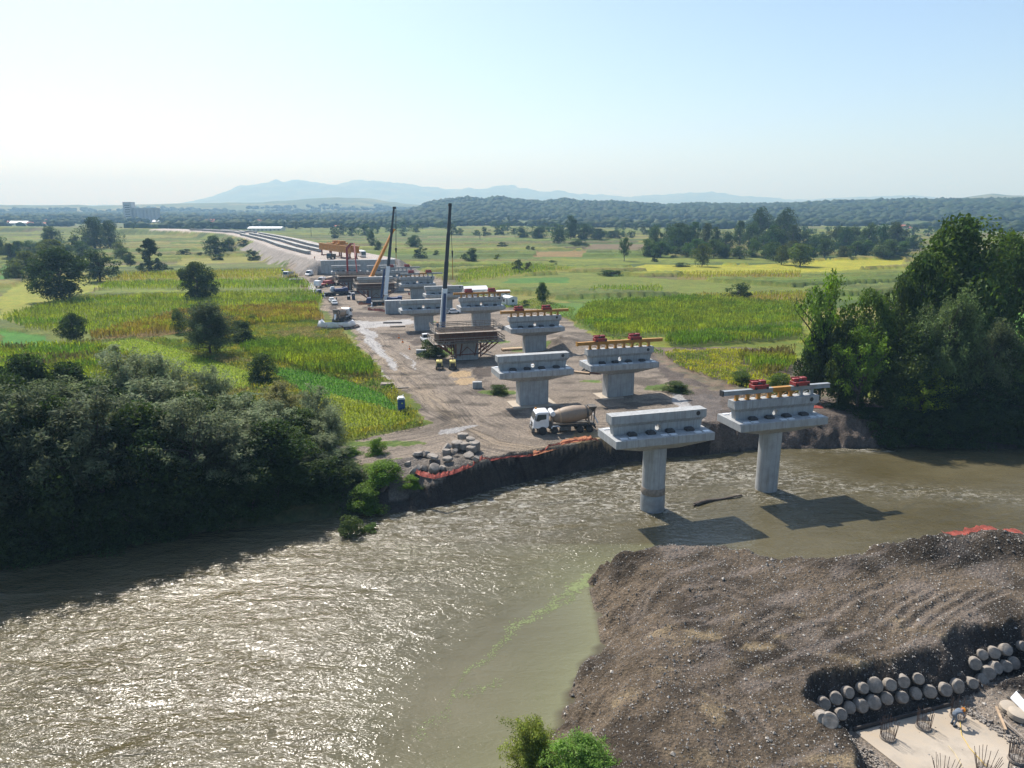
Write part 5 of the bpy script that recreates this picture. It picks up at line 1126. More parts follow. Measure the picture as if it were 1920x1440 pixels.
# green tangle and grasses on the bank between the wood and the eroded edge
LG = (2.0, 2.3, 1.2)
for px, py, hp, wp, col, lab in ((718, 886, 36, 75, LG, 'bright green tangle of creepers on the bank, left of the eroded edge'), (680, 905, 45, 75, (1.5, 1.7, 1.0), 'green shrub between the bank woods and the creeper tangle'), (770, 888, 22, 40, LG, 'small leafy shrub at the end of the red netting'), (708, 850, 28, 42, LG, 'tuft of tall light green weeds beside the dirt path'), (690, 935, 34, 50, (1.2, 1.4, .9), 'green shrub hanging down the bank over the driftwood'), (722, 948, 14, 26, LG, 'small bright shrub at the water by the driftwood stump'), (655, 940, 55, 70, GRN, 'dark shrub at the right end of the bank woods'), (655, 852, 12, 40, LG, 'low weeds on the reddish dirt beside the bank woods')):
    tree_px('bush', px, py, hp, wp, col, lab)
# right bank cluster
RB_ = 'trees of the right river bank'
for kind, px, yt, D, w, col, lab in (
    ('tall', 1815, 408, 122, 21, (1.15, 1.25, 1.0), 'huge poplar towering over the right bank trees'), ('tall', 1745, 475, 118, 12, (1.15, 1.25, 1.0), 'left shoulder of the huge poplar, a lower dark poplar'), ('tall', 1900, 440, 126, 14, (1.15, 1.25, 1.0), 'dark poplar at the right edge of the photo behind the willow'),
    ('sparse', 1560, 512, 114, 9, LIT, 'thin open tree with bare forked limbs left of the right bank wood'), ('round', 1640, 545, 113, 10, LIT, 'light green tree right of the thin forked tree'), ('round', 1700, 520, 116, 8, GRN, None), ('willow', 1790, 545, 108, 10, (1.1, 1.25, 1.0), 'round topped grey green willow in front of the huge poplar'),
    ('round', 1720, 610, 108, 10, GRN, None), ('willow', 1860, 600, 108, 9, GRN, None), ('round', 1915, 635, 108, 9, GRY, None), ('round', 1590, 600, 110, 7, GRN, None), ('round', 1540, 605, 113, 6, DRK, 'dark leafy tree at the left foot of the right bank wood'),
    ('sparse', 1625, 615, 107, 8, LIT, 'sunlit light green tree leaning over the spoil heap'), ('round', 1690, 680, 106, 8, GRN, None), ('sparse', 1740, 690, 105, 8, YEL, 'yellowing tree low in the right bank wood'), ('round', 1780, 700, 106, 9, DRK, None), ('round', 1850, 705, 105.5, 9, DRK, None), ('round', 1920, 715, 106, 9, DRK, None), ('round', 1985, 690, 108, 10, DRK, None)):
    tree_top(kind, px, yt, D, w, col, lab or 'dark leafy tree inside the right bank wood', RB_)
for k in range(9):
    px = 1668 + 40 * k; yw = 838 + .015 * (px - 1668); D = G(px, yw, WATER)[1] + .8; tree_top('bush', px, yw - 68, D, 5.5, DRK, 'dark shrub touching the water under the right bank trees', 'shrubs at the right waterline')
for px, yt, D, w in ((1650, 775, 105.5, 6), (1700, 770, 104.6, 6), (1755, 775, 104, 7), (1810, 775, 104.2, 7), (1870, 770, 104.4, 7), (1930, 770, 104.6, 7), (1600, 730, 108.5, 6), (1985, 770, 104.8, 7)):
    tree_top('bush', px, yt, D, w, DRK, 'dark shrub at the water under the right bank trees', 'shrubs under the right bank trees')
for px, py, hp, wp, col, lab in ((1520, 715, 70, 60, DRK, 'dark shrub below the thin forked tree'), (1460, 735, 30, 60, LIT, 'low sunlit weeds by the yellow field corner'), (1390, 722, 22, 50, LIT, 'low green weeds beside the pale track'), (1265, 735, 16, 60, GRN, 'grassy clump on the slope behind the river pier'), (810, 668, 30, 60, GRN, 'weedy clump under the nearest formwork'), (935, 738, 16, 40, GRN, 'weedy clump beside the concrete block')):
    tree_px('bush', px, py, hp, wp, col, lab)
# bushes low in the foreground
x, y = G(995, 1470, -3.7); tree('willow', x, y, 3.6, 4.6, (2.2, 2.1, .8), 'yellow green willow bush at the bottom edge of the photo', None, -3.8, 'shrub', 'shrub')
x, y = G(1090, 1500, -3); tree('willow', x, y, 4.6, 4.0, (1.5, 2.1, .8), 'bright green bush at the bottom edge, right of the yellow green one', None, -2.8, 'shrub', 'shrub')
# single trees and bushes out in the fields
FT = None
for kind, px, py, hp, wp, col, lab in (
    ('round', 118, 566, 96, 112, DRK, 'large dark round tree standing alone in the left fields'), ('mid', 188, 528, 56, 66, DRK, 'dark tree behind the large round tree on the left'), ('cone', 284, 511, 62, 72, DRK, 'dark pointed conifer in the left fields'), ('mid', 52, 520, 46, 66, OLV, 'olive tree left of the large dark round tree'), ('mid', 105, 497, 45, 60, OLV, None),
    ('mid', 30, 527, 32, 42, OLV, 'small olive bushy tree at the left edge by the green field'), ('midtall', 178, 470, 58, 55, DRK, 'broad dark poplar group, left half'), ('midtall', 208, 468, 50, 40, DRK, 'broad dark poplar group, right half'), ('round', 373, 565, 70, 78, (.8, .8, .7), 'round dark tree in the middle of the left fields'), ('round', 139, 640, 52, 52, (.9, .9, .8), 'small round tree beside the bright green corner field'),
    ('mid', 337, 624, 45, 30, GRN, 'small tree left of the big grey green tree'), ('willow', 396, 665, 95, 88, (.85, .9, .9), 'big grey green willow in the meadow left of the dirt road'), ('bush', 455, 643, 40, 50, DRK, 'dark bush at the foot of the big grey green willow'), ('bush', 494, 716, 50, 64, (.8, .85, .7), 'dense dark bush at the edge of the bright green strip'), ('midbush', 470, 608, 20, 30, YEL, 'yellowish bush near the washout basin'),
    ('mid', 404, 481, 36, 44, DRK, 'round dark tree left of the embankment'), ('mid', 430, 475, 28, 32, DRK, None), ('midbush', 345, 482, 15, 32, DRK, None), ('midbush', 375, 483, 11, 20, DRK, None), ('midbush', 410, 488, 14, 26, GRN, 'light bush before the round dark tree by the embankment'), ('midbush', 457, 467, 14, 22, DRK, None), ('midbush', 475, 488, 20, 28, DRK, 'dark bush close to the embankment slope'), ('mid', 233, 490, 24, 36, GRN, None), ('mid', 245, 500, 22, 24, DRK, None), ('mid', 228, 478, 24, 30, OLV, None), ('midbush', 135, 500, 20, 40, GRN, None),
    ('mid', 885, 495, 28, 26, DRK, 'dark round tree in the field right of the tall crane hook'), ('midbush', 869, 488, 14, 12, DRK, None), ('midbush', 972, 510, 26, 24, DRK, 'dark bush of a pair in the right fields, left one'), ('midbush', 990, 509, 20, 16, (1.0, .6, .5), 'reddish bush of a pair in the right fields, right one'), ('round', 1016, 568, 37, 26, (1.2, 1.25, .8), 'slim light green tree behind the pier with the yellow beam'), ('midbush', 1382, 562, 34, 54, (.9, .95, .8), 'broad dark bush at the front edge of the right hand fields'),
    ('sparse', 1170, 490, 42, 26, DRK, 'tall thin tree with gaps in its crown alone in the right fields'), ('midbush', 1228, 491, 16, 14, DRK, None), ('mid', 1316, 500, 40, 34, OLV, 'brownish olive tree before the hedge row'), ('mid', 1360, 484, 24, 22, GRN, None), ('midtall', 1422, 458, 66, 50, (.75, .8, .8), 'left one of two tall poplars over the hedge row'), ('midtall', 1468, 458, 64, 54, (.75, .8, .8), 'right one of two tall poplars over the hedge row'), ('mid', 1270, 466, 44, 56, (.8, .85, .8), 'broad dark tree at the left end of the hedge row'),
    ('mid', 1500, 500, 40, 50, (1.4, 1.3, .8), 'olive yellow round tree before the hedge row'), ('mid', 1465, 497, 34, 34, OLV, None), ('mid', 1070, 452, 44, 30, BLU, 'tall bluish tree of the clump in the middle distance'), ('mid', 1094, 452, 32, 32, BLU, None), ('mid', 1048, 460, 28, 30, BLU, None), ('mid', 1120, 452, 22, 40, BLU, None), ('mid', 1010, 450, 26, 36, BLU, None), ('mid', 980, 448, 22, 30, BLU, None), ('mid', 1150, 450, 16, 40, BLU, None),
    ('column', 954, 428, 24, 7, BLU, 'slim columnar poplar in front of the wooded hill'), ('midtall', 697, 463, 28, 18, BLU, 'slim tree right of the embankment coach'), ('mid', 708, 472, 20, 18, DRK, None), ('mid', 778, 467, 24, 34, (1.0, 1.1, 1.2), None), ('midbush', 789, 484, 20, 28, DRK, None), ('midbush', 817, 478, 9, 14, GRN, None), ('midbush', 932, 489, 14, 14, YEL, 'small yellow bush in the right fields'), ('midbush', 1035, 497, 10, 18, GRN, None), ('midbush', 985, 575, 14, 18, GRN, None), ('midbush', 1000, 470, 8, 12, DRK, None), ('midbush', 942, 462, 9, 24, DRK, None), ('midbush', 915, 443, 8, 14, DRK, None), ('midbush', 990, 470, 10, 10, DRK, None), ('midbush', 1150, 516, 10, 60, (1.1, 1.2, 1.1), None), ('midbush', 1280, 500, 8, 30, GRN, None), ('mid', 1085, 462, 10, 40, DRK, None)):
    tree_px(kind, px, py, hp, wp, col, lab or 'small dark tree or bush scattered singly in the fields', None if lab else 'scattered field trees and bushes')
rr = random.Random(5)
for px in range(1215, 1700, 24):
    tree_px('mid', px + rr.uniform(-8, 8), 488 + rr.uniform(-6, 3) - (8 if px < 1300 else 0), rr.uniform(16, 34), rr.uniform(28, 44), (rr.uniform(.85, 1.3), rr.uniform(.95, 1.3), rr.uniform(.8, 1.1)), 'bushy tree in the front line of the hedge row', 'front trees of the hedge row')
for px in range(1225, 1720, 20):
    tree_px(rr.choice(('mid', 'midtall')), px + rr.uniform(-8, 8), 468 + rr.uniform(-5, 5), rr.uniform(26, 50), rr.uniform(26, 46), (rr.uniform(.7, 1.0), rr.uniform(.8, 1.05), rr.uniform(.85, 1.1)), 'darker tree in the rear line of the hedge row', 'rear trees of the hedge row')
for px in range(-30, 190, 17):
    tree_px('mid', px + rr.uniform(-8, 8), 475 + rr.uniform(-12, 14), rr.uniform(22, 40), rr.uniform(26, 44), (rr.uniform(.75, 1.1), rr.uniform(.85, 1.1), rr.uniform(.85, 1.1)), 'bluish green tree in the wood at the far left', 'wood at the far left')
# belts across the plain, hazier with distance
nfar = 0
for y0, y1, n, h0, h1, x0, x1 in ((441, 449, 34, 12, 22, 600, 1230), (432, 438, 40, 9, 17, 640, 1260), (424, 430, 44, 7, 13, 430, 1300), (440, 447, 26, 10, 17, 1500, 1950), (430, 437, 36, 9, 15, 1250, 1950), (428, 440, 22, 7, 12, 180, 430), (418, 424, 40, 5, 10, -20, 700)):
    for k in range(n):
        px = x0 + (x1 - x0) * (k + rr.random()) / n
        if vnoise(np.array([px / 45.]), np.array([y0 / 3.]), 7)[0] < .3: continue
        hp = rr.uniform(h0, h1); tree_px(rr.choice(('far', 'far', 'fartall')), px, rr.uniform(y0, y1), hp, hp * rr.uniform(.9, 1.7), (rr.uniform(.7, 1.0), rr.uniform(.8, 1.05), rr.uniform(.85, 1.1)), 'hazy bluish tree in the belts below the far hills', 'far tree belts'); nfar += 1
# the wooded hills and the far plain read as one mass
def distant_wood():
    rng = np.random.default_rng(3); n = 48000
    az = rng.uniform(R(-42), R(42), n); r = rng.uniform(1150, 4300, n) ** 1.0; x = r * np.sin(az); y = r * np.cos(az)
    px = 960 + F * np.tan(az) / CP
    hill = np.clip((crest(px, RA, 2700.) - 15) / 25, 0, 1) * (r > 1700) * (r < 2900)
    keep = rng.uniform(0, 1, n) < np.maximum(hill * 1.0, (fbm(x / 170, y / 90, 12, 3) > .5) * .55); x, y, r = x[keep], y[keep], r[keep]
    z = height(x, y); s = rng.uniform(3.0, 8.5, len(x)) * (1 + (r > 2000) * .3)
    ico = bmesh.new(); bmesh.ops.create_icosphere(ico, subdivisions=1, radius=1); V0 = np.array([v.co[:] for v in ico.verts]); F0 = np.array([[v.index for v in f.verts] for f in ico.faces]); ico.free()
    k = len(V0); N = len(x); jit = 1 + rng.uniform(-.28, .28, (N, k, 1))
    V = V0[None] * jit * s[:, None, None] * np.array((1.35, 1.35, .85)); V[:, :, 0] += x[:, None]; V[:, :, 1] += y[:, None]; V[:, :, 2] += (z + s * .75)[:, None]
    Fq = (F0[None] + (np.arange(N) * k)[:, None, None]).reshape(-1, 3)
    t = np.array((.042, .068, .022))[None] * rng.uniform(.8, 1.25, (N, 1)) * (1 + rng.normal(size=(N, 3)) * .08)
    m = np_mesh('distant_wood', V.reshape(-1, 3), Fq, M['leaf'], np.repeat(t, k, 0), True)
    o = bpy.data.objects.new('distant_wood', m); COL.objects.link(o); tag(o, 'hazy blue green woods covering the far hills and plain', None, None, 'stuff')
distant_wood()

# ------------------------------------------------------------------ crops and grass, uncountable
def scatter(poly, spacing, rng, jit=.45, row=None):
    P = np.array(poly); lo, hi = P.min(0), P.max(0)
    dx, dy = spacing; gx = np.arange(lo[0], hi[0], dx); gy = np.arange(lo[1], hi[1], dy); X, Y = np.meshgrid(gx, gy); X = X.ravel() + rng.uniform(-jit, jit, X.size) * dx; Y = Y.ravel() + rng.uniform(-jit, jit, Y.size) * dy
    k = inside(X + (vnoise(X / 2, Y / 2, 3) - .5) * 2, Y + (vnoise(X / 2, Y / 2, 4) - .5) * 2, P); return X[k], Y[k]
def blades(name, X, Y, Z, h, spread, n, wd, tint, rng, label, droop=.35):
    """n bent leaves from every plant; tint (plants,3)"""
    N = len(X); a = rng.uniform(0, 6.2832, (N, n)); hh = (h[:, None] if np.ndim(h) else h) * rng.uniform(.65, 1.1, (N, n)); b = rng.uniform(.15, .55, (N, n)) * hh
    sp = spread * rng.uniform(.5, 1.2, (N, n)); dx, dy = np.cos(a), np.sin(a); w = wd * rng.uniform(.7, 1.3, (N, n))
    P0 = np.stack([X[:, None] + 0 * a, Y[:, None] + 0 * a, Z[:, None] + b * (droop > 0)], -1)
    P1 = np.stack([X[:, None] + dx * sp * .6, Y[:, None] + dy * sp * .6, Z[:, None] + hh], -1); P2 = np.stack([X[:, None] + dx * sp, Y[:, None] + dy * sp, Z[:, None] + hh * (1 - droop * .5)], -1)
    side = np.stack([-dy * w, dx * w, 0 * a], -1)
    V = np.stack([P0 - side * .4, P0 + side * .4, P1 + side, P1 - side, P2], 2).reshape(-1, 3)
    M5 = N * n; q = np.arange(M5) * 5; T = np.concatenate([np.stack([q, q + 1, q + 2], 1), np.stack([q, q + 2, q + 3], 1), np.stack([q + 3, q + 2, q + 4], 1)])
    t = np.repeat(tint, n, 0) * rng.uniform(.6, 1.4, (M5, 1)); t = np.repeat(t, 5, 0)
    m = np_mesh(name, V, T, M['crop'], np.clip(t, .004, 1)); o = bpy.data.objects.new(name, m); COL.objects.link(o); tag(o, label, None, None, 'stuff'); return o
def mixtint(X, Y, cols, seed, rng, scale=(14, 5)):
    k = fbm(X / scale[0], Y / scale[1], seed, 3); k = np.clip((k - .3) / .4, 0, .999) * (len(cols) - 1); i = np.floor(k).astype(int); f = (k - i)[:, None]; C = np.array(cols); return C[i] * (1 - f) + C[np.minimum(i + 1, len(cols) - 1)] * f * rng.uniform(.8, 1.2, (len(X), 1))
cg, cyl_, cb = (.15, .245, .028), (.29, .335, .038), (.31, .25, .05)
def corn(pts, cols, label, sp=(.55, .9), h=2.1, seed=1, n=4):
    rng = np.random.default_rng(seed); P = GP(pts); X, Y = scatter(P, (sp[0] * .85, sp[1] * .85), rng); Z = height(X, Y); blades('corn_field', X, Y, Z, h * rng.uniform(.85, 1.1, len(X)), .6, n, .085, mixtint(X, Y, cols, seed, rng) * (.6 + .8 * fbm(X / 3, Y / 3, seed + 50, 3))[:, None], rng, label)
corn([(455, 655), (560, 644), (640, 652), (690, 688), (702, 712), (625, 708), (545, 690), (480, 675)], [cg, (.19, .26, .035), cyl_], 'green maize field beside the near end of the dirt road', seed=1)
corn([(1075, 602), (1110, 574), (1300, 562), (1495, 577), (1510, 606), (1260, 632), (1140, 634)], [cg, (.23, .29, .04), cyl_, (.18, .25, .035)], 'large maize field right of the piers', (.7, 1.0), 2.3, 2)
corn([(1250, 652), (1252, 638), (1500, 616), (1500, 634), (1300, 654)], [cg, cg, cyl_], 'narrow maize strip right of the piers', seed=3)
corn([(1380, 676), (1490, 662), (1480, 705), (1430, 712)], [cg, cyl_, (.16, .13, .04)], 'patchy maize field by the right bank trees', seed=4)
corn([(340, 590), (590, 574), (606, 602), (400, 618), (300, 630), (175, 640), (170, 634)], [cb, cyl_, cb, (.2, .15, .04)], 'ripening brown maize strip in the left fields', (.75, 1.0), 2.2, 5)
corn([(0, 602), (120, 564), (600, 550), (605, 574), (330, 586), (180, 632), (60, 622)], [cg, (.22, .27, .04), cyl_], 'green and yellow maize in the left fields', (1.0, 1.2), 2.0, 6, 3)
corn([(180, 546), (200, 534), (570, 527), (588, 544)], [cyl_, cg, cyl_], 'yellow green maize strip behind the lone round tree', (1.2, 1.5), 2.1, 7, 3)
corn([(200, 531), (230, 516), (540, 509), (563, 523)], [cyl_, cb, cyl_], 'yellow and brown maize strip beside the far end of the road', (1.4, 1.8), 2.1, 8, 3)
corn([(1300, 570), (1310, 557), (1510, 553), (1510, 574)], [cb, cyl_, cb], 'brown maize strip behind the large maize field', (1.2, 1.5), 2.0, 9, 3)
corn([(1270, 525), (1275, 515), (1500, 513), (1500, 526)], [cb, cyl_, cb], 'far brown maize strip below the yellow field', (1.6, 2.0), 2.2, 10, 3)
corn([(1100, 552), (1110, 543), (1240, 540), (1240, 552)], [cg, cyl_], 'far green maize strip before the large field', (1.4, 1.8), 2.0, 11, 3)
corn([(0, 700), (0, 655), (180, 650), (300, 690), (340, 720), (200, 720)], [cg, cyl_, (.13, .1, .04), cg], 'maize field behind the left bank woods', (.7, 1.0), 1.9, 12, 3)
corn([(855, 535), (860, 512), (960, 498), (1080, 505), (920, 525)], [cyl_, cg, cyl_], 'yellow green maize behind the crane hook', (1.5, 1.8), 2.0, 13, 3)
def meadow():
    rng = np.random.default_rng(20)
    P = GP([(150, 650), (260, 634), (345, 640), (430, 605), (560, 590), (640, 620), (665, 650), (705, 690), (735, 728), (780, 772), (796, 800), (640, 828), (600, 860), (560, 800), (300, 700)])
    X, Y = scatter(P, (.42, .42), rng, .5); Z = height(X, Y)
    br = inside(X, Y, GP(FIELDS[0][0])); lush = inside(X, Y, GP(FIELDS[1][0])); yl = inside(X, Y, GP(FIELDS[2][0]))
    t = mixtint(X, Y, [(.15, .22, .035), (.21, .24, .035), (.33, .3, .045), (.14, .2, .035), (.27, .23, .08)], 21, rng, (6, 6)); t[br] = np.array((.28, .36, .04)) * rng.uniform(.85, 1.15, (br.sum(), 1)); t[lush] = np.array((.10, .23, .025)) * rng.uniform(.8, 1.2, (lush.sum(), 1)); t[yl] = np.array((.29, .33, .045)) * rng.uniform(.7, 1.2, (yl.sum(), 1))
    h = .35 + .65 * fbm(X / 4, Y / 4, 22, 3); h = np.where(br, .35, np.where(lush, .5, h)); blades('meadow_grass', X, Y, Z, h, .3, 3, .07, t, rng, 'long meadow grass and weeds left of the dirt road', .2)
    P = GP([(1240, 664), (1330, 660), (1400, 660), (1390, 690), (1480, 712), (1520, 745), (1400, 735), (1340, 716), (1285, 698)]); X, Y = scatter(P, (.45, .45), rng, .5); Z = height(X, Y)
    t = mixtint(X, Y, [(.18, .24, .04), (.44, .42, .04), (.24, .28, .04), (.4, .4, .04)], 25, rng, (5, 5)); blades('weed_strip', X, Y, Z, .4 + .7 * fbm(X / 3, Y / 3, 26, 3), .35, 3, .08, t, rng, 'yellow flowering weeds between the track and the right bank', .2)
    P = GP([(920, 575), (1010, 560), (1075, 580), (1080, 600), (1140, 634), (1240, 660), (1240, 672), (1180, 650), (1110, 626), (1060, 598), (1000, 580)]); X, Y = scatter(P, (.7, .7), rng, .5); Z = height(X, Y)
    t = mixtint(X, Y, [(.14, .22, .04), (.22, .27, .04)], 27, rng, (5, 5)); blades('verge_grass', X, Y, Z, .3 + .6 * fbm(X / 3, Y / 3, 28, 3), .35, 3, .09, t, rng, 'rough green verge between the site and the large maize field', .2)
meadow()

# ------------------------------------------------------------------ loose stones, scum, driftwood
def stones():
    rng = np.random.default_rng(31); n = 60000
    x = rng.uniform(0, 50, n); y = rng.uniform(26, 68, n); z = height(x, y); k = (z > WATER + .02) & (x > -1); x, y, z = x[k], y[k], z[k]
    s = .018 + .06 * rng.uniform(0, 1, len(x)) ** 6 + .02 * rng.uniform(0, 1, len(x)); big = rng.uniform(0, 1, len(x)) < .006; s = np.where(big, s + .1, s)
    V0 = np.array([(1, 0, 0), (-1, 0, 0), (0, 1, 0), (0, -1, 0), (0, 0, .8), (0, 0, -.6)], float); F0 = np.array([(0, 2, 4), (2, 1, 4), (1, 3, 4), (3, 0, 4), (2, 0, 5), (1, 2, 5), (3, 1, 5), (0, 3, 5)])
    N = len(x); a = rng.uniform(0, 6.28, N); j = 1 + rng.uniform(-.35, .35, (N, 6, 1)); V = V0[None] * j * s[:, None, None]; c, s_ = np.cos(a)[:, None], np.sin(a)[:, None]
    Vx = V[:, :, 0] * c - V[:, :, 1] * s_; Vy = V[:, :, 0] * s_ + V[:, :, 1] * c; V = np.stack([Vx + x[:, None], Vy + y[:, None], V[:, :, 2] + z[:, None] + (s * .3)[:, None]], -1)
    t = np.array((.34, .31, .27))[None] * rng.uniform(.3, 1.0, (N, 1)) ** 1.6 * 1.5; t = np.repeat(np.clip(t, 0, .6), 6, 0)
    m, nn, b = new_mat('pebbles'); at = nn.nodes.new('ShaderNodeAttribute'); at.attribute_name = 'tint'; nn.links.new(at.outputs['Color'], b.inputs['Base Color']); b.inputs['Roughness'].default_value = .8
    me = np_mesh('gravel_stones', V.reshape(-1, 3), (F0[None] + (np.arange(N) * 6)[:, None, None]).reshape(-1, 3), m, t); o = bpy.data.objects.new('gravel_stones', me); COL.objects.link(o); tag(o, 'loose pale pebbles over the gravel bar', None, None, 'stuff')
stones()
def scum():
    rng = np.random.default_rng(33); V = []; Fq = []
    def patch(x, y, r, n=9):
        k = len(V); a0 = rng.uniform(0, 6.28); st = rng.uniform(.4, .9); an = R(35) + rng.normal() * .3; V.append((x, y, WATER + .02))
        for i in range(n):
            a = a0 + 6.2832 * i / n; q = r * rng.uniform(.55, 1.2); u, v = q * math.cos(a), q * st * math.sin(a); V.append((x + u * math.cos(an) - v * math.sin(an), y + u * math.sin(an) + v * math.cos(an), WATER + .012))
        for i in range(n): Fq.append((k, k + 1 + i, k + 1 + (i + 1) % n))
    def trail(pts, w, dens, r):
        P = GP(pts, WATER)
        for a, b in zip(P[:-1], P[1:]):
            L = np.hypot(*(b - a))
            for _ in range(int(L * dens)):
                t = rng.uniform(); c = a + (b - a) * t; nv = np.array((-(b - a)[1], (b - a)[0])) / (L + 1e-6); o = rng.normal() * w; q = c + nv * o
                q = q + nv * .12 * math.sin(c[0] * 2.1 + c[1])
                patch(q[0], q[1], r * rng.uniform(.3, 1.2))
    trail([(1110, 1078), (1095, 1092), (1072, 1106)], .35, 110, .16); trail([(1072, 1106), (1045, 1124), (1020, 1148), (975, 1168), (955, 1188)], .3, 60, .1); trail([(955, 1188), (935, 1212), (918, 1232), (892, 1252), (868, 1262)], .2, 45, .08)
    trail([(1070, 1112), (1070, 1128), (1035, 1140), (1000, 1150)], .2, 60, .07); trail([(932, 1272), (928, 1288), (895, 1292), (870, 1302), (845, 1308)], .25, 40, .07); trail([(842, 1330), (825, 1345), (798, 1362), (788, 1390)], .3, 32, .07); trail([(1010, 1240), (1008, 1290), (1014, 1320)], .5, 12, .04); trail([(868, 1262), (850, 1300), (840, 1330)], .1, 20, .05)
    m = mat('green_scum', (.15, .18, .065), .8, var=.3, scale=3); me = np_mesh('duckweed', np.array(V), np.array(Fq), m); o = bpy.data.objects.new('duckweed', me); COL.objects.link(o); tag(o, 'bright green floating scum trailing along the gravel bar', None, None, 'stuff')
scum()
def driftwood():
    a = G3(1303, 948, WATER); b = G3(1390, 929, WATER); mb = MB(); pts = [a + (b - a) * t + Vector((0, .25 * math.sin(t * 5), .12 + .08 * math.sin(t * 9))) for t in np.linspace(0, 1, 9)]
    for i in range(8): mb.tube(pts[i], pts[i + 1], .26 - .02 * i, .26 - .02 * (i + 1), 8)
    mb.tube(pts[0], pts[0] + Vector((-.4, -.5, .1)), .12, .04, 6); tag(obj('driftwood_log', mb, M['bark'], None, True), 'dark log drifting in the river between the two columns', 'log')
    t = thing('driftwood_stump', 'uprooted stump with a pale cut end lying at the foot of the bank', 'stump', G3(700, 955, WATER))
    mb = MB(); mb.tube((0, 0, .3), (1.3, 1.8, 2.4), .45, .3, 10); obj('trunk', mb, M['bark'], t, True)
    rr = random.Random(3); mb = MB()
    for k in range(14): mb.tube((0, 0, .4), (rr.uniform(-1.3, .6), rr.uniform(-1.0, 1.0), rr.uniform(-.1, 1.3)), .13, .02, 5)
    obj('root', mb, M['bark'], t); obj('cut_end', MB().tube((-.25, -.3, .1), (-.3, -.36, .02), .46, .46, 12), M['wood'], t)
    t2 = MB(); q = G3(672, 905, -1.5); t2.tube(q, q + Vector((1.8, .2, .5)), .06, .03, 5); tag(obj('dead_branch', t2, M['oldwood']), 'bare pale branch sticking from the bank shrubs', 'branch')
driftwood()
def safety_nets():
    def net(px, z, h, material, label, lean=.3, wid=.0, name='safety_net'):
        rr = random.Random(len(px) + int(px[0][0])); P = []
        for (a, b), (c, d) in zip(px[:-1], px[1:]):
            for k in range(10): P.append(G3(a + (c - a) * k / 10, b + (d - b) * k / 10, z))
        P.append(G3(*px[-1], z)); V = []; Fq = []; n = len(P)
        for i, p in enumerate(P):
            g = hz(p.x, p.y); g = max(g, -.4); hh = h * rr.uniform(.45, 1.1); sag = rr.uniform(-.15, .15)
            for j, (o, q) in enumerate(((0, 0.03), (lean * .5 + sag, hh * .6), (lean + sag, hh))): V.append((p.x, p.y + o, (g if h > .2 else max(g, hz(p.x, p.y + o))) + q))
        for i in range(n - 1):
            for j in range(2): k = i * 3 + j; Fq.append((k, k + 3, k + 4, k + 1))
        mb = MB(); mb.add(V, Fq); o = obj(name, mb, material); s = o.modifiers.new('solid', 'SOLIDIFY'); s.thickness = .03; return tag(o, label, 'safety net', 'plastic safety netting')
    net([(905, 862), (955, 853), (995, 851), (1037, 836), (1085, 828), (1122, 824)], 0, .3, M['net'], 'red netting strung along the cliff edge below the mixer truck', .2)
    net([(905, 862), (880, 872), (850, 884), (815, 893), (790, 888), (775, 880)], 0, .45, M['net'], 'crumpled red netting lying below the rubble heap', .7)
    net([(1000, 850), (1060, 833), (1110, 825)], 0, .3, M['orangenet'], 'orange fallen strip of netting beside the mixer truck', 1.4)
    net([(672, 572), (700, 571), (722, 573)], 0, 1.1, M['orangenet'], 'orange netting round the trench beside the bare shaft', .2)
    net([(690, 582), (722, 585), (750, 585)], 0, .9, M['net'], 'red netting on the near side of the trench by the bare shaft', .2)
    net([(765, 553), (800, 551)], 0, 1.0, M['net'], 'pinkish netting between the two far bare piers', .2)
    net([(1775, 1006), (1830, 1003), (1880, 1001), (1925, 1004)], 1.4, .12, M['net'], 'red netting on top of the mound at the right edge', .8)
    net([(1520, 757), (1545, 758)], 1.0, .3, M['net'], 'red netting scrap at the foot of the right bank trees', .9)
safety_nets()

# ------------------------------------------------------------------ rubble heap of cut pile heads and slabs by the bank
def chunk(x, y, z, r, h, tilt, az, label, kind, rnd, col='concrete_old', group='broken concrete of the rubble heap'):
    rr = random.Random(rnd)
    if kind == 'round':
        mb = MB(); n = 18; rings = []
        for q, zz in ((.9, 0), (1.0, .08 * h), (1.02, .5 * h), (1.0, .9 * h), (.86, h)): rings.append([(q * r * (1 + rr.uniform(-.04, .04)) * math.cos(6.2832 * i / n), q * r * (1 + rr.uniform(-.04, .04)) * math.sin(6.2832 * i / n), zz - h / 2 + rr.uniform(-.02, .02)) for i in range(n)])
        mb.loft(rings)
    else:
        mb = MB(); n = 7; base = [(r * rr.uniform(.7, 1.15) * math.cos(6.2832 * i / n), r * rr.uniform(.5, .9) * math.sin(6.2832 * i / n)) for i in range(n)]
        mb.loft([[(a, b, -h / 2) for a, b in base], [(a * 1.06, b * 1.04, 0) for a, b in base], [(a * .92, b * .9, h / 2 + rr.uniform(-.05, .05)) for a, b in base]])
    o = obj({'round': 'pile_head', 'slab': 'concrete_block'}[kind], mb, M[col], None, kind == 'round'); o.location = (x, y, z); o.rotation_euler = (tilt, 0, az)
    return tag(o, label, {'round': 'pile head', 'slab': 'concrete block'}[kind], group)
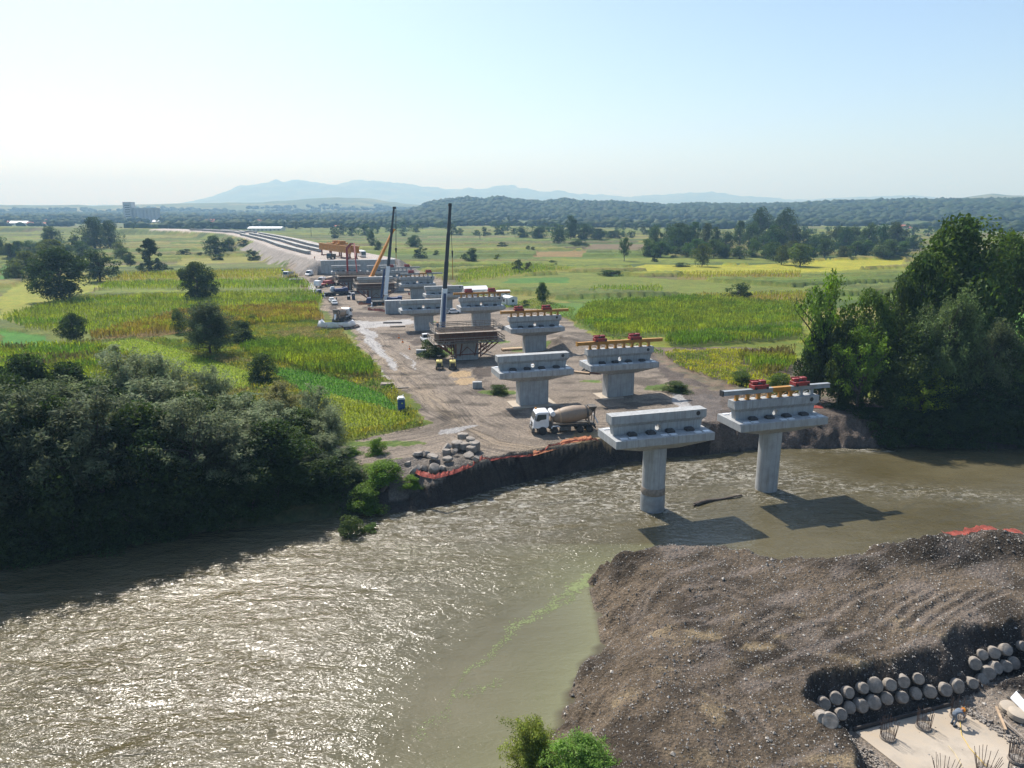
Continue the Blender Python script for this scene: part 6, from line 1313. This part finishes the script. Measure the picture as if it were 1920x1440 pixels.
def rubble():
    items = [(868, 815, 1.75, .62, .7, .1, 'round', 'top cut pile head lying flat on the rubble stack'), (882, 822, 1.5, .5, .6, .15, 'round', 'smaller cut pile head beside the top one on the stack'),
             (857, 830, .95, .62, .8, .1, 'round', 'pile head under the left of the top one'), (872, 832, .9, .6, .8, .05, 'round', 'pile head under the middle of the top one'), (884, 838, .7, .55, .8, 0, 'round', 'pile head under the right of the top one'),
             (890, 832, .9, .6, 1.1, .1, 'round', 'upright pile head at the right end of the stack'), (838, 836, .9, .55, .75, .9, 'round', 'tilted rough pile head at the left of the stack'), (838, 845, .55, .62, .75, 0, 'slab', 'square cut block in front of the stack'), (853, 845, .8, .35, .5, .5, 'slab', 'small pale chip leaning on the stack'),
             (798, 848, .5, .5, .7, 1.2, 'slab', 'grey block tipped up behind the flat slab'), (785, 850, .3, .7, .4, .2, 'slab', 'flat block at the upper left of the heap'), (812, 853, .75, .9, .3, .15, 'slab', 'long flat slab across the middle of the heap'), (839, 857, .6, .6, .35, .2, 'slab', 'light grey slab right of the long flat one'),
             (779, 867, .5, .65, .7, .9, 'round', 'big round pile head at the left end of the heap'), (795, 864, .6, .5, .6, .7, 'slab', 'tan block between the big round one and the middle'), (814, 866, .55, .55, .8, .5, 'round', 'pale tilted pile head low in the middle'), (802, 873, .2, .5, .6, .3, 'slab', 'dark block at the lower front of the heap'), (820, 876, .1, .5, .5, .3, 'slab', 'angular block at the lower right front'),
             (893, 856, .55, .5, .5, .6, 'slab', 'pointed pale block at the right end of the heap'), (878, 852, .5, .7, .2, .5, 'slab', 'thin leaning slab in front of the stack'), (765, 862, .1, .4, .4, .2, 'slab', 'small block at the far left foot of the heap'), (830, 868, .25, .45, .45, .4, 'slab', 'brown block half sunk in the middle of the heap')]
    for i, (px, py, z, r, h, t, k, lab) in enumerate(items):
        p = G3(px, py + 4, z * .8); g = hz(p.x, p.y); chunk(p.x, p.y, g + z * .85, r * 1.22, h * 1.05, t * (1 if i % 2 else -1), i * 1.3, lab, k, i)
rubble()
# ------------------------------------------------------------------ pile heads stacked against the wall of the pit
def pit_piles():
    # read from the photo: centre of each round face; z steps with the stack
    low = [(1541, 1345), (1555, 1351), (1574, 1338), (1592, 1326), (1612, 1322), (1636, 1316), (1662, 1309), (1688, 1307), (1714, 1300), (1742, 1296)]
    up = [(1543, 1318), (1566, 1308), (1587, 1297), (1614, 1289), (1640, 1284), (1667, 1283), (1691, 1276), (1720, 1272)]
    right = [(1769, 1292), (1791, 1285), (1820, 1280), (1840, 1276)]; rl = [(1851, 1260), (1863, 1252), (1884, 1248), (1898, 1243)]; ru = [(1826, 1243), (1841, 1227), (1862, 1223), (1884, 1218), (1915, 1211)]
    s = 0
    for row, z, nm in ((low, -2.35, 'lower row, left part'), (up, -1.45, 'upper row, left part'), (right, -2.3, 'low middle row'), (rl, -2.0, 'lower row, right end'), (ru, -1.2, 'upper row, right end')):
        for i, (px, py) in enumerate(row):
            p, dv = ray_hit(px, py); p = p - dv * .12; s += 1; rr = random.Random(s)
            chunk(p.x, p.y, p.z, rr.uniform(.37, .52), rr.uniform(.5, .9), R(62) + rr.uniform(-.15, .15), R(rr.uniform(-22, 18)), '%s pile head from the left against the pit wall, %s' % (ORD[i], nm), 'round', 100 + s, 'concrete_old', 'cut pile heads stacked in the pit')
pit_piles()
def pit_floor():
    zs = -2.92; P = [G(1603, 1372, zs), G(1783, 1324, zs), G(1900, 1385, zs), (26.2, 31.5), (23, 27.6), G(1690, 1440, zs)]
    P = [tuple(p) for p in P]; c = np.mean(P, 0)
    o = obj('foundation_slab', MB().prism(P, -3.4, zs, 'z'), M['slab'], None, bevel=.02); tag(o, 'pale concrete foundation slab with rebar stubs in the pit', 'slab')
    a, b = Vector((*P[0], zs)), Vector((*P[1], zs)); tag(obj('edge_board', MB().bar(a + Vector((-.1, .08, .12)), b + Vector((.1, .08, .12)), .08, .3), M['darkwood']), 'dark shutter board along the far edge of the foundation slab', 'board')
    cages = [(1664, 1384, 'rebar stub nearest the left corner of the slab'), (1731, 1364, 'second rebar stub from the left along the board'), (1795, 1345, 'rebar stub being worked on by the man'), (1905, 1425, 'rebar stub at the right edge of the slab'), (1846, 1448, 'splayed rebar stub at the bottom edge, right'), (1770, 1460, 'short rebar stub at the bottom edge, left')]
    for q, (px, py, lab) in enumerate(cages):
        x, y = G(px, py, zs); t = thing('rebar_stub', lab, 'rebar cage', (x, y, zs + .004), 0, 'rebar stubs on the foundation slab'); rr = random.Random(q)
        obj('concrete_collar', MB().lathe([(.5, 0), (.47, .12), (.3, .16), (.05, .1)], (0, 0, 0), 'z', 16), M['concrete_old'], t, True)
        for k in range(18):
            an = 6.2832 * k / 18 + rr.uniform(-.1, .1); r = .42; h = rr.uniform(1.1, 1.5); sp = rr.uniform(0, .14) + (.25 if q > 3 else 0); mb = MB(); mb.tube((r * math.cos(an), r * math.sin(an), .05), ((r + sp) * math.cos(an) + rr.uniform(-.06, .06), (r + sp) * math.sin(an) + rr.uniform(-.06, .06), h), .016, .016, 4); obj('bar', mb, M['rebar'], t)
        for z in (.2, .28, .36): obj('hoop', MB().path([(.43 * math.cos(6.2832 * i / 14), .43 * math.sin(6.2832 * i / 14), z) for i in range(15)], .014, 4), M['rebar'], t)
    x, y = G(1893, 1331, -2.9); chunk(x, y, -2.75, .62, .3, .12, 0, 'flat cut disc of concrete lying farther back on the pit floor', 'round', 201, 'slab', 'flat concrete discs'); x, y = G(1908, 1345, -2.9); chunk(x, y, -2.68, .62, .45, .05, 1, 'thicker concrete disc lying before the flat one', 'round', 202, 'slab', 'flat concrete discs')
    a, b = G3(1868, 1325, -2.5), G3(1886, 1368, -2.6); tag(obj('plank', MB().bar(a, b, .16, .05), M['wood']), 'short pale plank leaning across the concrete disc', 'plank')
    a, b = G3(1872, 1342, -2.6), G3(1925, 1388, -2.7); tag(obj('plank', MB().bar(a, b, .16, .06), M['oldwood']), 'long plank reaching to the right edge of the photo', 'plank')
    a, b = G3(1895, 1305, -2.3), G3(1930, 1340, -2.3); tag(obj('steel_sheet', MB().prism([(a.x, a.y), (b.x, b.y), (b.x + .7, b.y + .5), (a.x + .9, a.y + .7)], -2.5, -2.42, 'z'), M['pale']), 'pale metal sheet at the right edge behind the discs', 'metal sheet')
    h = MB(); pts = [G3(px, py, zs + .05) for px, py in ((1800, 1352), (1803, 1378), (1818, 1402), (1845, 1432), (1865, 1455))]; h.path(pts, .03, 6); tag(obj('air_hose', h, mat('yellow_hose', (.55, .4, .12), .6)), 'yellow hose running over the slab from the worker', 'hose')
    a = G3(1775, 1415, zs + .05); h = MB(); h.path([G3(px, py, zs + .04) for px, py in ((1778, 1398), (1790, 1412), (1805, 1438))], .022, 6); tag(obj('air_hose', h, mat('pale_hose', (.5, .42, .25), .6)), 'thinner pale hose on the left half of the slab', 'hose')
    # crushed stone along the slab
    rng = np.random.default_rng(44); mb = MB(); i = 0
    for (p0, p1, n) in ((G(1600, 1388, -2.95), G(1672, 1452, -2.95), 150), (G(1812, 1330, -2.95), G(1905, 1392, -2.95), 170)):
        for k in range(n):
            t = rng.uniform(); w = rng.normal() * .28; x = p0[0] + (p1[0] - p0[0]) * t + w - .3 * (n == 150); y = p0[1] + (p1[1] - p0[1]) * t + rng.normal() * .25; s = rng.uniform(.05, .13); mb.box((x, y, -2.93 + s * .4), (s * 1.6, s * 1.2, s), rng.uniform(0, 6), .7)
    o = obj('crushed_stone', mb, M['concrete_old']); tag(o, 'crushed stone strewn along the slab edges', None, None, 'stuff')
pit_floor()

# ------------------------------------------------------------------ people
def person(loc, rz, label, pose, vest, hat, group='people on the building site'):
    t = thing('person', label, 'person', loc, rz, group)
    if pose == 'bend':
        J = dict(pelvis=(-.12, 0, .93), waist=(0, 0, 1.02), chest=(.27, 0, 1.13), neck=(.42, 0, 1.17), head=(.52, 0, 1.15), crown=(.64, 0, 1.14), sl=(.33, .19, 1.12), el=(.42, .22, .85), wl=(.6, .14, .72), hl=(.68, .12, .69), sr=(.33, -.19, 1.12), er=(.44, -.22, .86), wr=(.64, -.14, .76), hr=(.72, -.12, .74), tl=(-.1, .1, .9), kl=(.06, .13, .5), al=(-.08, .13, .08), fl=(.1, .14, .04), tr=(-.1, -.1, .9), kr=(.03, -.13, .5), ar=(-.14, -.13, .08), fr=(.04, -.14, .04))
    else:
        J = dict(pelvis=(0, 0, .95), waist=(0, 0, 1.1), chest=(0, 0, 1.33), neck=(0, 0, 1.48), head=(.02, 0, 1.58), crown=(.02, 0, 1.72), sl=(0, .2, 1.4), el=(-.02, .26, 1.12), wl=(.1, .25, .9), hl=(.13, .25, .82), sr=(0, -.2, 1.4), er=(-.02, -.26, 1.12), wr=(.08, -.25, .88), hr=(.1, -.25, .8), tl=(0, .1, .9), kl=(.05, .12, .5), al=(-.02, .12, .08), fl=(.14, .14, .04), tr=(0, -.1, .9), kr=(-.02, -.12, .5), ar=(-.1, -.12, .08), fr=(.06, -.14, .04))
    Rr = dict(pelvis=.15, waist=.14, chest=.16, neck=.06, head=.1, crown=.07, sl=.07, el=.05, wl=.035, hl=.04, sr=.07, er=.05, wr=.035, hr=.04, tl=.1, kl=.07, al=.05, fl=.045, tr=.1, kr=.07, ar=.05, fr=.045)
    E = [('pelvis', 'waist'), ('waist', 'chest'), ('chest', 'neck'), ('neck', 'head'), ('head', 'crown'), ('chest', 'sl'), ('sl', 'el'), ('el', 'wl'), ('wl', 'hl'), ('chest', 'sr'), ('sr', 'er'), ('er', 'wr'), ('wr', 'hr'), ('pelvis', 'tl'), ('tl', 'kl'), ('kl', 'al'), ('al', 'fl'), ('pelvis', 'tr'), ('tr', 'kr'), ('kr', 'ar'), ('ar', 'fr')]
    names = list(J); V = [Vector(J[k]) for k in names]; rad = [Rr[k] for k in names]; ed = [(names.index(a), names.index(b)) for a, b in E]
    for h, w in (('hl', 'wl'), ('hr', 'wr')):            # five fingers on each hand
        d = (Vector(J[h]) - Vector(J[w])).normalized(); s = d.cross(Vector((0, 0, 1))).normalized() if abs(d.z) < .95 else Vector((1, 0, 0))
        for k in range(5):
            o = s * (.028 * (k - 1.6)) if k < 4 else s * -.06 + d * -.03; L = (.07, .08, .085, .07, .05)[k]
            i = len(V); V += [Vector(J[h]) + o * .8 + d * .03, Vector(J[h]) + o + d * (.03 + L * .6), Vector(J[h]) + o + d * (.03 + L) + Vector((0, 0, -.02))]; rad += [.012, .010, .009]; ed += [(names.index(h), i), (i, i + 1), (i + 1, i + 2)]
    m = bpy.data.meshes.new('body'); m.from_pydata([v[:] for v in V], ed, []); m.update()
    o = bpy.data.objects.new('body', m); COL.objects.link(o); o.parent = t
    sk = o.modifiers.new('skin', 'SKIN'); sk.use_smooth_shade = True
    for i, r in enumerate(rad): m.skin_vertices[0].data[i].radius = (r, r)
    m.skin_vertices[0].data[0].use_root = True
    sb = o.modifiers.new('sub', 'SUBSURF'); sb.levels = 1; sb.render_levels = 1
    dg = bpy.context.evaluated_depsgraph_get(); me = bpy.data.meshes.new_from_object(o.evaluated_get(dg)); o.modifiers.clear(); o.data = me
    me.materials.clear(); [me.materials.append(M[x]) for x in ('cloth', 'skin', vest)]
    ch, hd = Vector(J['chest']), Vector(J['head'])
    for p in me.polygons:
        c = p.center
        p.material_index = 1 if (c - hd).length < .17 or (c - Vector(J['hl'])).length < .12 or (c - Vector(J['hr'])).length < .12 else (2 if (c - ch).length < .3 else 0)
    if hat:
        d = (Vector(J['crown']) - hd).normalized(); q = d.to_track_quat('Z', 'Y').to_euler()
        h = obj('helmet', MB().lathe([(.15, .0), (.135, .03), (.125, .08), (.08, .14), (.01, .16)], (0, 0, 0), 'z', 16), M[hat], t, True); h.location = hd + d * .05; h.rotation_euler = q
    else:
        d = (Vector(J['crown']) - hd).normalized(); h = obj('hair', MB().lathe([(.105, .02), (.1, .07), (.06, .12), (.01, .135)], (0, 0, 0), 'z', 12), M['bark'], t, True); h.location = hd + d * .03
    bt = MB()
    for a in ('fl', 'fr'): bt.box((J[a][0] - .05, J[a][1], .05), (.28, .11, .1))
    obj('boots', bt, M['black'], t)
    return t
x, y = G(1788, 1360, -2.92); person((x, y, -2.915), R(12), 'worker in grey with orange helmet bending over a rebar stub', 'bend', 'cloth', 'helmet')
for px, py, v, hat, lab, rz in ((613.5, 539, 'yvest', 'helmet', 'worker in yellow vest standing by the distant mixer truck', 2.0), (631, 566, 'cloth', None, 'person in dark clothes standing beside the two white cars', 1.0), (553, 511, 'hivis', None, 'person standing below the embankment near the white lorry', .5), (606, 606, 'cloth', None, 'person standing at the left rim of the washout basin', .3), (590, 487, 'hivis', 'helmet', 'worker on the embankment before the girder rows', 2.2)):
    z = 6.62 if py < 495 else .02; x, y = G(px, py, z); person((x, y, z), rz, lab, 'stand', v, hat)
for px, py, lab in ((836, 607, 'worker on the left end of the nearest formwork deck'),):
    p = at_depth(px, py, 148); person((-15.6, 147.6, SOF + 1.21), 1.2, lab, 'stand', 'cloth', 'helmet')

# ------------------------------------------------------------------ small things of the site
def toilet(px, py, label, body='blue', roof='white', s=1.0):
    x, y = G(px, py); t = thing('portable_toilet', label, 'portable toilet', (x, y, .02), R(12), 'portable toilets')
    b = obj('cabin', MB().box((0, 0, 1.1 * s), (1.1 * s, 1.1 * s, 2.1 * s)), M[body], t, bevel=.03); obj('door', MB().box((.1 * s, -.56 * s, 1.08 * s), (.72 * s, .04, 1.85 * s)), M[body], t); obj('door_sign', MB().lathe([(.12 * s, -.01), (.12 * s, .01)], (.1 * s, -.585 * s, 1.5 * s), 'y', 10), M['yvest'], t)
    r = MB(); w = .6 * s; r.prism([(-w, 2.13 * s), (w, 2.13 * s), (w * .6, 2.42 * s), (-w * .6, 2.42 * s)], -w, w, 'y'); obj('roof', r, M[roof], t); obj('vent_pipe', MB().tube((.35 * s, .35 * s, 2.2 * s), (.35 * s, .35 * s, 2.7 * s), .06), M['white'], t); obj('skid', MB().box((0, 0, .03), (1.2 * s, 1.2 * s, .06)), M['black'], t)
toilet(753, 772, 'blue portable toilet with white roof at the meadow edge'); toilet(663, 562, 'dark portable toilet with pale roof before the far formwork', 'darkblue'); toilet(530, 514, 'blue portable toilet beside the white lorry at the field edge')
def tank(px, py, label):
    x, y = G(px, py); t = thing('water_container', label, 'container', (x, y, .02), R(10)); obj('tank', MB().box((0, 0, .65), (1.1, 1.1, 1.1)), M['black'], t, bevel=.05); obj('lid', MB().lathe([(.5, 0), (.45, .12), (.1, .18)], (0, 0, 1.2), 'z', 14), M['white'], t); obj('pallet', MB().box((0, 0, .05), (1.2, 1.2, .1)), M['oldwood'], t)
tank(654, 562, 'dark container with white lid left of the dark portable toilet')
for i, (px, py) in enumerate(((748, 634), (755, 642), (768, 655))):
    x, y = G(px, py); t = thing('traffic_cone', 'orange traffic cone, %s of three beside the muddy road' % ('farthest', 'middle', 'nearest')[i], 'traffic cone', (x, y, .03), 0, 'traffic cones'); obj('cone_body', MB().lathe([(.19, .05), (.14, .3), (.07, .72), (.04, .85)], (0, 0, 0), 'z', 12), M['hivis'], t, True); obj('cone_base', MB().box((0, 0, .03), (.48, .48, .06)), M['hivis'], t); obj('white_band', MB().lathe([(.136, .36), (.112, .5)], (0, 0, 0), 'z', 12), M['white'], t)
def light_tower(px, py, label):
    x, y = G(px, py); t = thing('generator', label, 'generator', (x, y, .02), R(95), 'yellow generators'); obj('hood', MB().prism([(-.95, .75), (-.85, 1.75), (.85, 1.75), (.95, .75)], -.6, .6, 'y'), mat('pale_yellow', (.6, .5, .16), .5), t, bevel=.04); g = MB(); g.box((-.96, 0, 1.05), (.06, .9, .65)); obj('grille', g, M['black'], t); obj('frame', MB().box((0, 0, .6), (2.1, 1.2, .25)), M['black'], t)
    for a in (-.5, .5):
        for s in (-1, 1): wheel(t, a, s * .65, .3, .2)
    obj('tow_bar', MB().bar((-1.0, 0, .55), (-2.0, 0, .35), .1), M['black'], t); m = MB(); m.tube((.5, 0, 1.75), (.5, 0, 2.5), .06); m.box((.5, 0, 2.5), (.3, .8, .25)); obj('lamp_mast', m, M['black'], t)
light_tower(824, 692, 'left one of two yellow generators under the nearest formwork'); light_tower(849, 692, 'right one of two yellow generators under the nearest formwork')
def stack(px, py, n, L, w, label, rz=.2, m='oldwood', cat='timber stack'):
    x, y = G(px, py); t = thing('timber_stack', label, cat, (x, y, .02), rz); rr = random.Random(n + int(px))
    for k in range(n): obj('board', MB().box((rr.uniform(-.15, .15), rr.uniform(-.1, .1) + (k % 3 - 1) * w / 3, .1 + .14 * (k // 3)), (L, w / 3.2, .12), rr.uniform(-.06, .06)), M[m], t)
stack(726, 724, 12, 2.2, 1.6, 'dark stack of boards at the edge of the dirt road'); stack(748, 728, 3, 3.5, .5, 'few loose boards right of the dark stack', .1); stack(745, 613, 6, 4, 1.2, 'boards lying before the pier by the white wet road', .1); stack(736, 606, 6, 5, 1.0, 'darker long boards behind those at the white wet road', .1, 'darkwood')
stack(583, 550, 9, 2.0, 1.4, 'pallet of brown boards on the verge near the far mixer', .5, 'wood'); stack(572, 538, 9, 2.5, 1.4, 'pale timber dumped on the verge behind the skip', .2, 'wood'); stack(588, 558, 6, 1.6, 1.4, 'small pallet at the end of the verge', .3); stack(1090, 700, 6, 3.2, .8, 'tan boards lying beside the arched steel shutter', -.4, 'wood'); stack(965, 656, 9, 6, 1.5, 'bundle of tan boards right of the nearest formwork', .25, 'wood')
def skip():
    x, y = G(556, 531); t = thing('timber_skip', 'white rimmed open skip full of timber at the field edge', 'skip', (x, y, .02), R(8)); b = MB()
    for s in (-1, 1): b.box((0, s * 1.1, .9), (5, .08, 1.6)); b.box((s * 2.46, 0, .9), (.08, 2.12, 1.6))
    b.box((0, 0, .15), (5, 2.1, .1)); obj('body', b, M['rust'], t); r = MB()
    for s in (-1, 1): r.box((0, s * 1.1, 1.76), (5.2, .2, .12)); r.box((s * 2.5, 0, 1.76), (.2, 2.0, .12))
    obj('rim', r, M['white'], t); rr = random.Random(1)
    for k in range(9): obj('plank', MB().bar((rr.uniform(-2.2, 0), rr.uniform(-.9, .9), .9 + rr.uniform(0, .5)), (rr.uniform(0, 2.2), rr.uniform(-.9, .9), 1.4 + rr.uniform(0, .5)), .2, .06), M['wood'], t)
skip()
def block(px, py, d, label, rz=.1, m='concrete'):
    x, y = G(px, py); o = obj('concrete_block', MB().box((0, 0, d[2] / 2), d, 0, .97), M[m], None, bevel=.03); o.location = (x, y, .02); o.rotation_euler.z = rz; return tag(o, label, 'concrete block')
block(895, 728, (1.7, .9, 1.2), 'single grey concrete block by the weedy clump'); block(1005, 755, (1.0, .7, .3), 'pale concrete piece lying at the foot of the pier behind the mixer', .4, 'pale'); block(790, 664, (2.2, 1.2, 1.0), 'grey concrete box beside the white van and formwork')
def shutter():
    x, y = G(1112, 697); t = thing('arched_shutter', 'curved grey steel shutter lying left of the nearest yellow beam pier', 'steel shutter', (x, y, .02), R(-25)); mb = MB(); pr = [(2.0 * math.cos(a), 1.3 * math.sin(a)) for a in np.linspace(.1, math.pi - .1, 14)] + [(1.85 * math.cos(a), 1.15 * math.sin(a)) for a in np.linspace(math.pi - .1, .1, 14)]
    for i in range(13):
        q = [pr[i], pr[i + 1], pr[26 - i], pr[27 - i]]; mb.prism(q, -1.4, 1.4, 'y')
    obj('curved_plate', mb, M['steel'], t)
    for y_ in (-1.45, 1.45): obj('rib', MB().box((0, y_, .1), (3.9, .1, .2)), M['rust'], t)
shutter()
def basin():
    c = G3(632, 614, 0); t = thing('washout_basin', 'white lined concrete washout basin behind the mixer truck', 'washout basin', (c.x, c.y, 0.03), R(4)); V = []; Fq = []; n = 26
    rr = random.Random(4)
    for i in range(n):
        a = 6.2832 * i / n; q = 1 + rr.uniform(-.06, .06); hgt = .5 + .7 * max(0, -math.cos(a) * math.copysign(1, 1)) * 0
        for r, z in ((.45, .04), (.8, .7 if math.sin(a) < .5 else .1), (1.0, (1.9 if math.sin(a) < .5 else .3) + rr.uniform(-.25, .25)), (1.12, .6)): V.append((4.6 * r * q * math.cos(a), 3.6 * r * q * math.sin(a), z))
    V.append((0, 0, .03)); 
    for i in range(n):
        j = (i + 1) % n
        for k in range(3): Fq.append((i * 4 + k, j * 4 + k, j * 4 + k + 1, i * 4 + k + 1))
        Fq.append((n * 4, j * 4, i * 4))
    o = obj('liner', MB().add(V, Fq), mat('white_liner', (.78, .78, .79), .5, var=.08, dirt=(.5, .45, .4), dirt_amt=.5), t, True); s = o.modifiers.new('solid', 'SOLIDIFY'); s.thickness = .05
    mb = MB()
    for i in range(n): 
        a = 6.2832 * i / n; mb.box((5.4 * math.cos(a), 4.3 * math.sin(a), .2), (1.5, 1.0, .5), a, .6)
    obj('earth_rim', mb, mat('dark_earth', (.12, .095, .08), .95, var=.4, bump=.5), t); mb = MB(); mb.path([(-2.2 + .5 * k, -3.75, .9 + .15 * (k % 2)) for k in range(9)], .08, 5); mb.box((0, -3.72, .75), (4.2, .06, .5)); obj('red_net', mb, M['net'], t)
basin()
def cabin(px, py, L, Wd, H, rz, label, roof='white', wall='white', gable=.5, group='site cabins'):
    x, y = G(px, py); t = thing('site_cabin', label, 'cabin', (x, y, .03), rz, group); w = obj('wall', MB().box((0, 0, H / 2 + .15), (L, Wd, H)), M[wall], t); r = MB(); r.prism([(-Wd / 2 - .2, H + .153), (Wd / 2 + .2, H + .153), (0, H + .153 + gable)], -L / 2 - .2, L / 2 + .2, 'x'); obj('roof', r, M[roof], t)
    obj('door', MB().box((L * .28, -Wd / 2 - .02, 1.15), (.9, .05, 1.95)), M['steel'], t); f = obj('window', MB().box((-L * .15, -Wd / 2 - .02, 1.6), (1.1, .05, .9)), M['glass'], t); obj('end_window', MB().box((L / 2 + .02, 0, 1.6), (.05, .9, .9)), M['glass'], t); obj('skid', MB().box((0, 0, .08), (L, Wd * .8, .15)), M['black'], t)
cabin(955, 572, 4.6, 3.4, 2.5, R(-58), 'small white cabin with a window right of the pier carrying the yellow beam'); cabin(938, 560, 6.5, 2.5, 2.4, R(15), 'longer white cabin behind the small one')
cabin(890, 556, 8.5, 5.5, 2.6, R(20), 'large white roofed shed behind the pier with the yellow beam', gable=1.1)
# power poles and a mast or two
for px, py, h, lab in ((584, 447, 20, 'thin power pole left of the launching gantry'), (900, 452, 15, 'thin power pole in the middle distance')):
    x, y = G(px, py); t = thing('power_pole', lab, 'pole', (x, y, hz(x, y)), 0, 'power poles'); s = scale_at(x, y); obj('pole', MB().tube((0, 0, 0), (0, 0, h / s), .28, .16, 6), M['darkwood'], t); obj('cross_arm', MB().box((0, 0, h / s - .6), (2.4, .2, .2)), M['darkwood'], t)
for px, yt, lab in ((880, 371, 'thin radio mast on the wooded hill, left one'), (949, 368, 'thin radio mast on the wooded hill, right one')):
    p = at_depth(px, 382, 2690); q = at_depth(px, yt, 2690); z = hz(p.x, p.y); t = thing('radio_mast', lab, 'mast', (p.x, p.y, z), 0, 'radio masts'); obj('mast', MB().tube((0, 0, 0), (0, 0, q.z - z), .7, .4, 6), M['steel'], t); obj('antenna', MB().box((0, 0, (q.z - z) * .85), (2.2, 2.2, 2.5)), M['steel'], t)

# ------------------------------------------------------------------ silo and houses across the plain
def silo():
    x, y = G(252, 418); s = scale_at(x, y); u = 1 / s
    t = thing('grain_silo', 'tall grey grain silo with a higher tower block at its left end', 'silo', (x, y, 0), 0.02); L = 60 * u; H = 24 * u
    obj('tower', MB().box((-6 * u, 0, 19 * u), (15 * u, 16 * u, 38 * u)), M['silo'], t); w = MB()
    for k in range(7): w.box((-6 * u, -8.02 * u, (8 + 4 * k) * u), (9 * u, .3, 1.2 * u))
    obj('window_band', w, M['glass'], t); n = 7
    for k in range(n):
        for yy in (-5, 5): obj('cell', MB().lathe([(3.35 * u, 0), (3.35 * u, H)], ((5 + k * 6.6) * u, yy * u * .7, 0), 'z', 20), M['silo'], t, True)
    obj('gallery', MB().box((25 * u, 0, H + 1.3 * u), (47 * u, 9 * u, 3 * u)), M['silo'], t); obj('gallery_roof', MB().box((25 * u, 0, H + 3.0 * u), (48 * u, 10 * u, .5 * u)), M['pale'], t)
silo()
def house(px, py, wpx, hpx, label, roof='roof_red', wall='plaster', group='houses of the far village', rz=None, cat='house', nm='house'):
    x, y = G(px, py); s = scale_at(x, y); L = wpx / s; H = hpx / s * .55; D = min(L * .8, 14); rr = random.Random(int(px * 3 + py)); t = thing(nm, label, cat, (x, y, hz(x, y) - .2), rr.uniform(-.4, .4) if rz is None else rz, group)
    obj('wall', MB().box((0, 0, H / 2), (L, D, H)), M[wall], t); r = MB(); r.prism([(-D / 2 - .5, H + .003), (D / 2 + .5, H + .003), (0, H * 1.8)], -L / 2 - .5, L / 2 + .5, 'x'); obj('roof', r, M[roof], t)
    for k in range(3): obj('window', MB().box((-L * .3 + L * .3 * k, -D / 2 - .03, H * .55), (L * .1, .08, H * .3)), M['glass'], t)
rr = random.Random(9)
for k in range(34):
    px = rr.choice((rr.uniform(0, 110), rr.uniform(290, 420), rr.uniform(380, 560))); house(px, rr.uniform(417, 424), rr.uniform(6, 13), rr.uniform(4, 7), 'small red roofed house in the hazy village beside the silo', rr.choice(('roof_red', 'roof_red', 'roof_red', 'metalroof')))
for px, py, w, h, lab, rf in ((595, 425, 24, 9, 'wide red roofed hall right of the far village', 'roof_red'), (633, 428, 14, 6, 'low red roofed house beside the wide hall', 'roof_red'), (667, 424, 18, 7, 'pale roofed house half hidden by trees', 'plaster'), (38, 423, 30, 9, 'white roofed works hall at the far left', 'metalroof'), (1672, 395, 12, 5, 'red roofed house on the hazy right hill', 'roof_red'), (1718, 392, 9, 4, 'smaller red roofed house on the right hill', 'roof_red'), (1690, 428, 16, 7, 'red roofed house among the trees at right', 'roof_red'), (1705, 430, 12, 6, 'second red roofed house among the trees at right', 'roof_red'), (350, 402, 9, 4, 'tiny white roofed building on the far slope', 'metalroof'), (204, 405, 8, 4, 'tiny white building left of the silo', 'metalroof')):
    house(px, max(py, 412) if py > 400 else 414, w, h, lab, rf, group=None)
def hall(px, py, wpx, hpx, label):
    x, y = G(px, py); s = scale_at(x, y); t = thing('warehouse', label, 'warehouse', (x, y, 0), .05); L = wpx / s; H = hpx / s; obj('wall', MB().box((0, 0, H * .35), (L, 22, H * .7)), M['plaster'], t); r = MB(); r.prism([(-11.5, H * .7 + .003), (11.5, H * .7 + .003), (0, H)], -L / 2, L / 2, 'x'); obj('roof', r, M['metalroof'], t)
    for k in range(8): obj('door', MB().box((-L * .42 + L * .12 * k, -11.05, H * .3), (L * .05, .1, H * .5)), M['steel'], t)
hall(500, 434, 62, 9, 'long low warehouse with a bluish white roof behind the embankment')
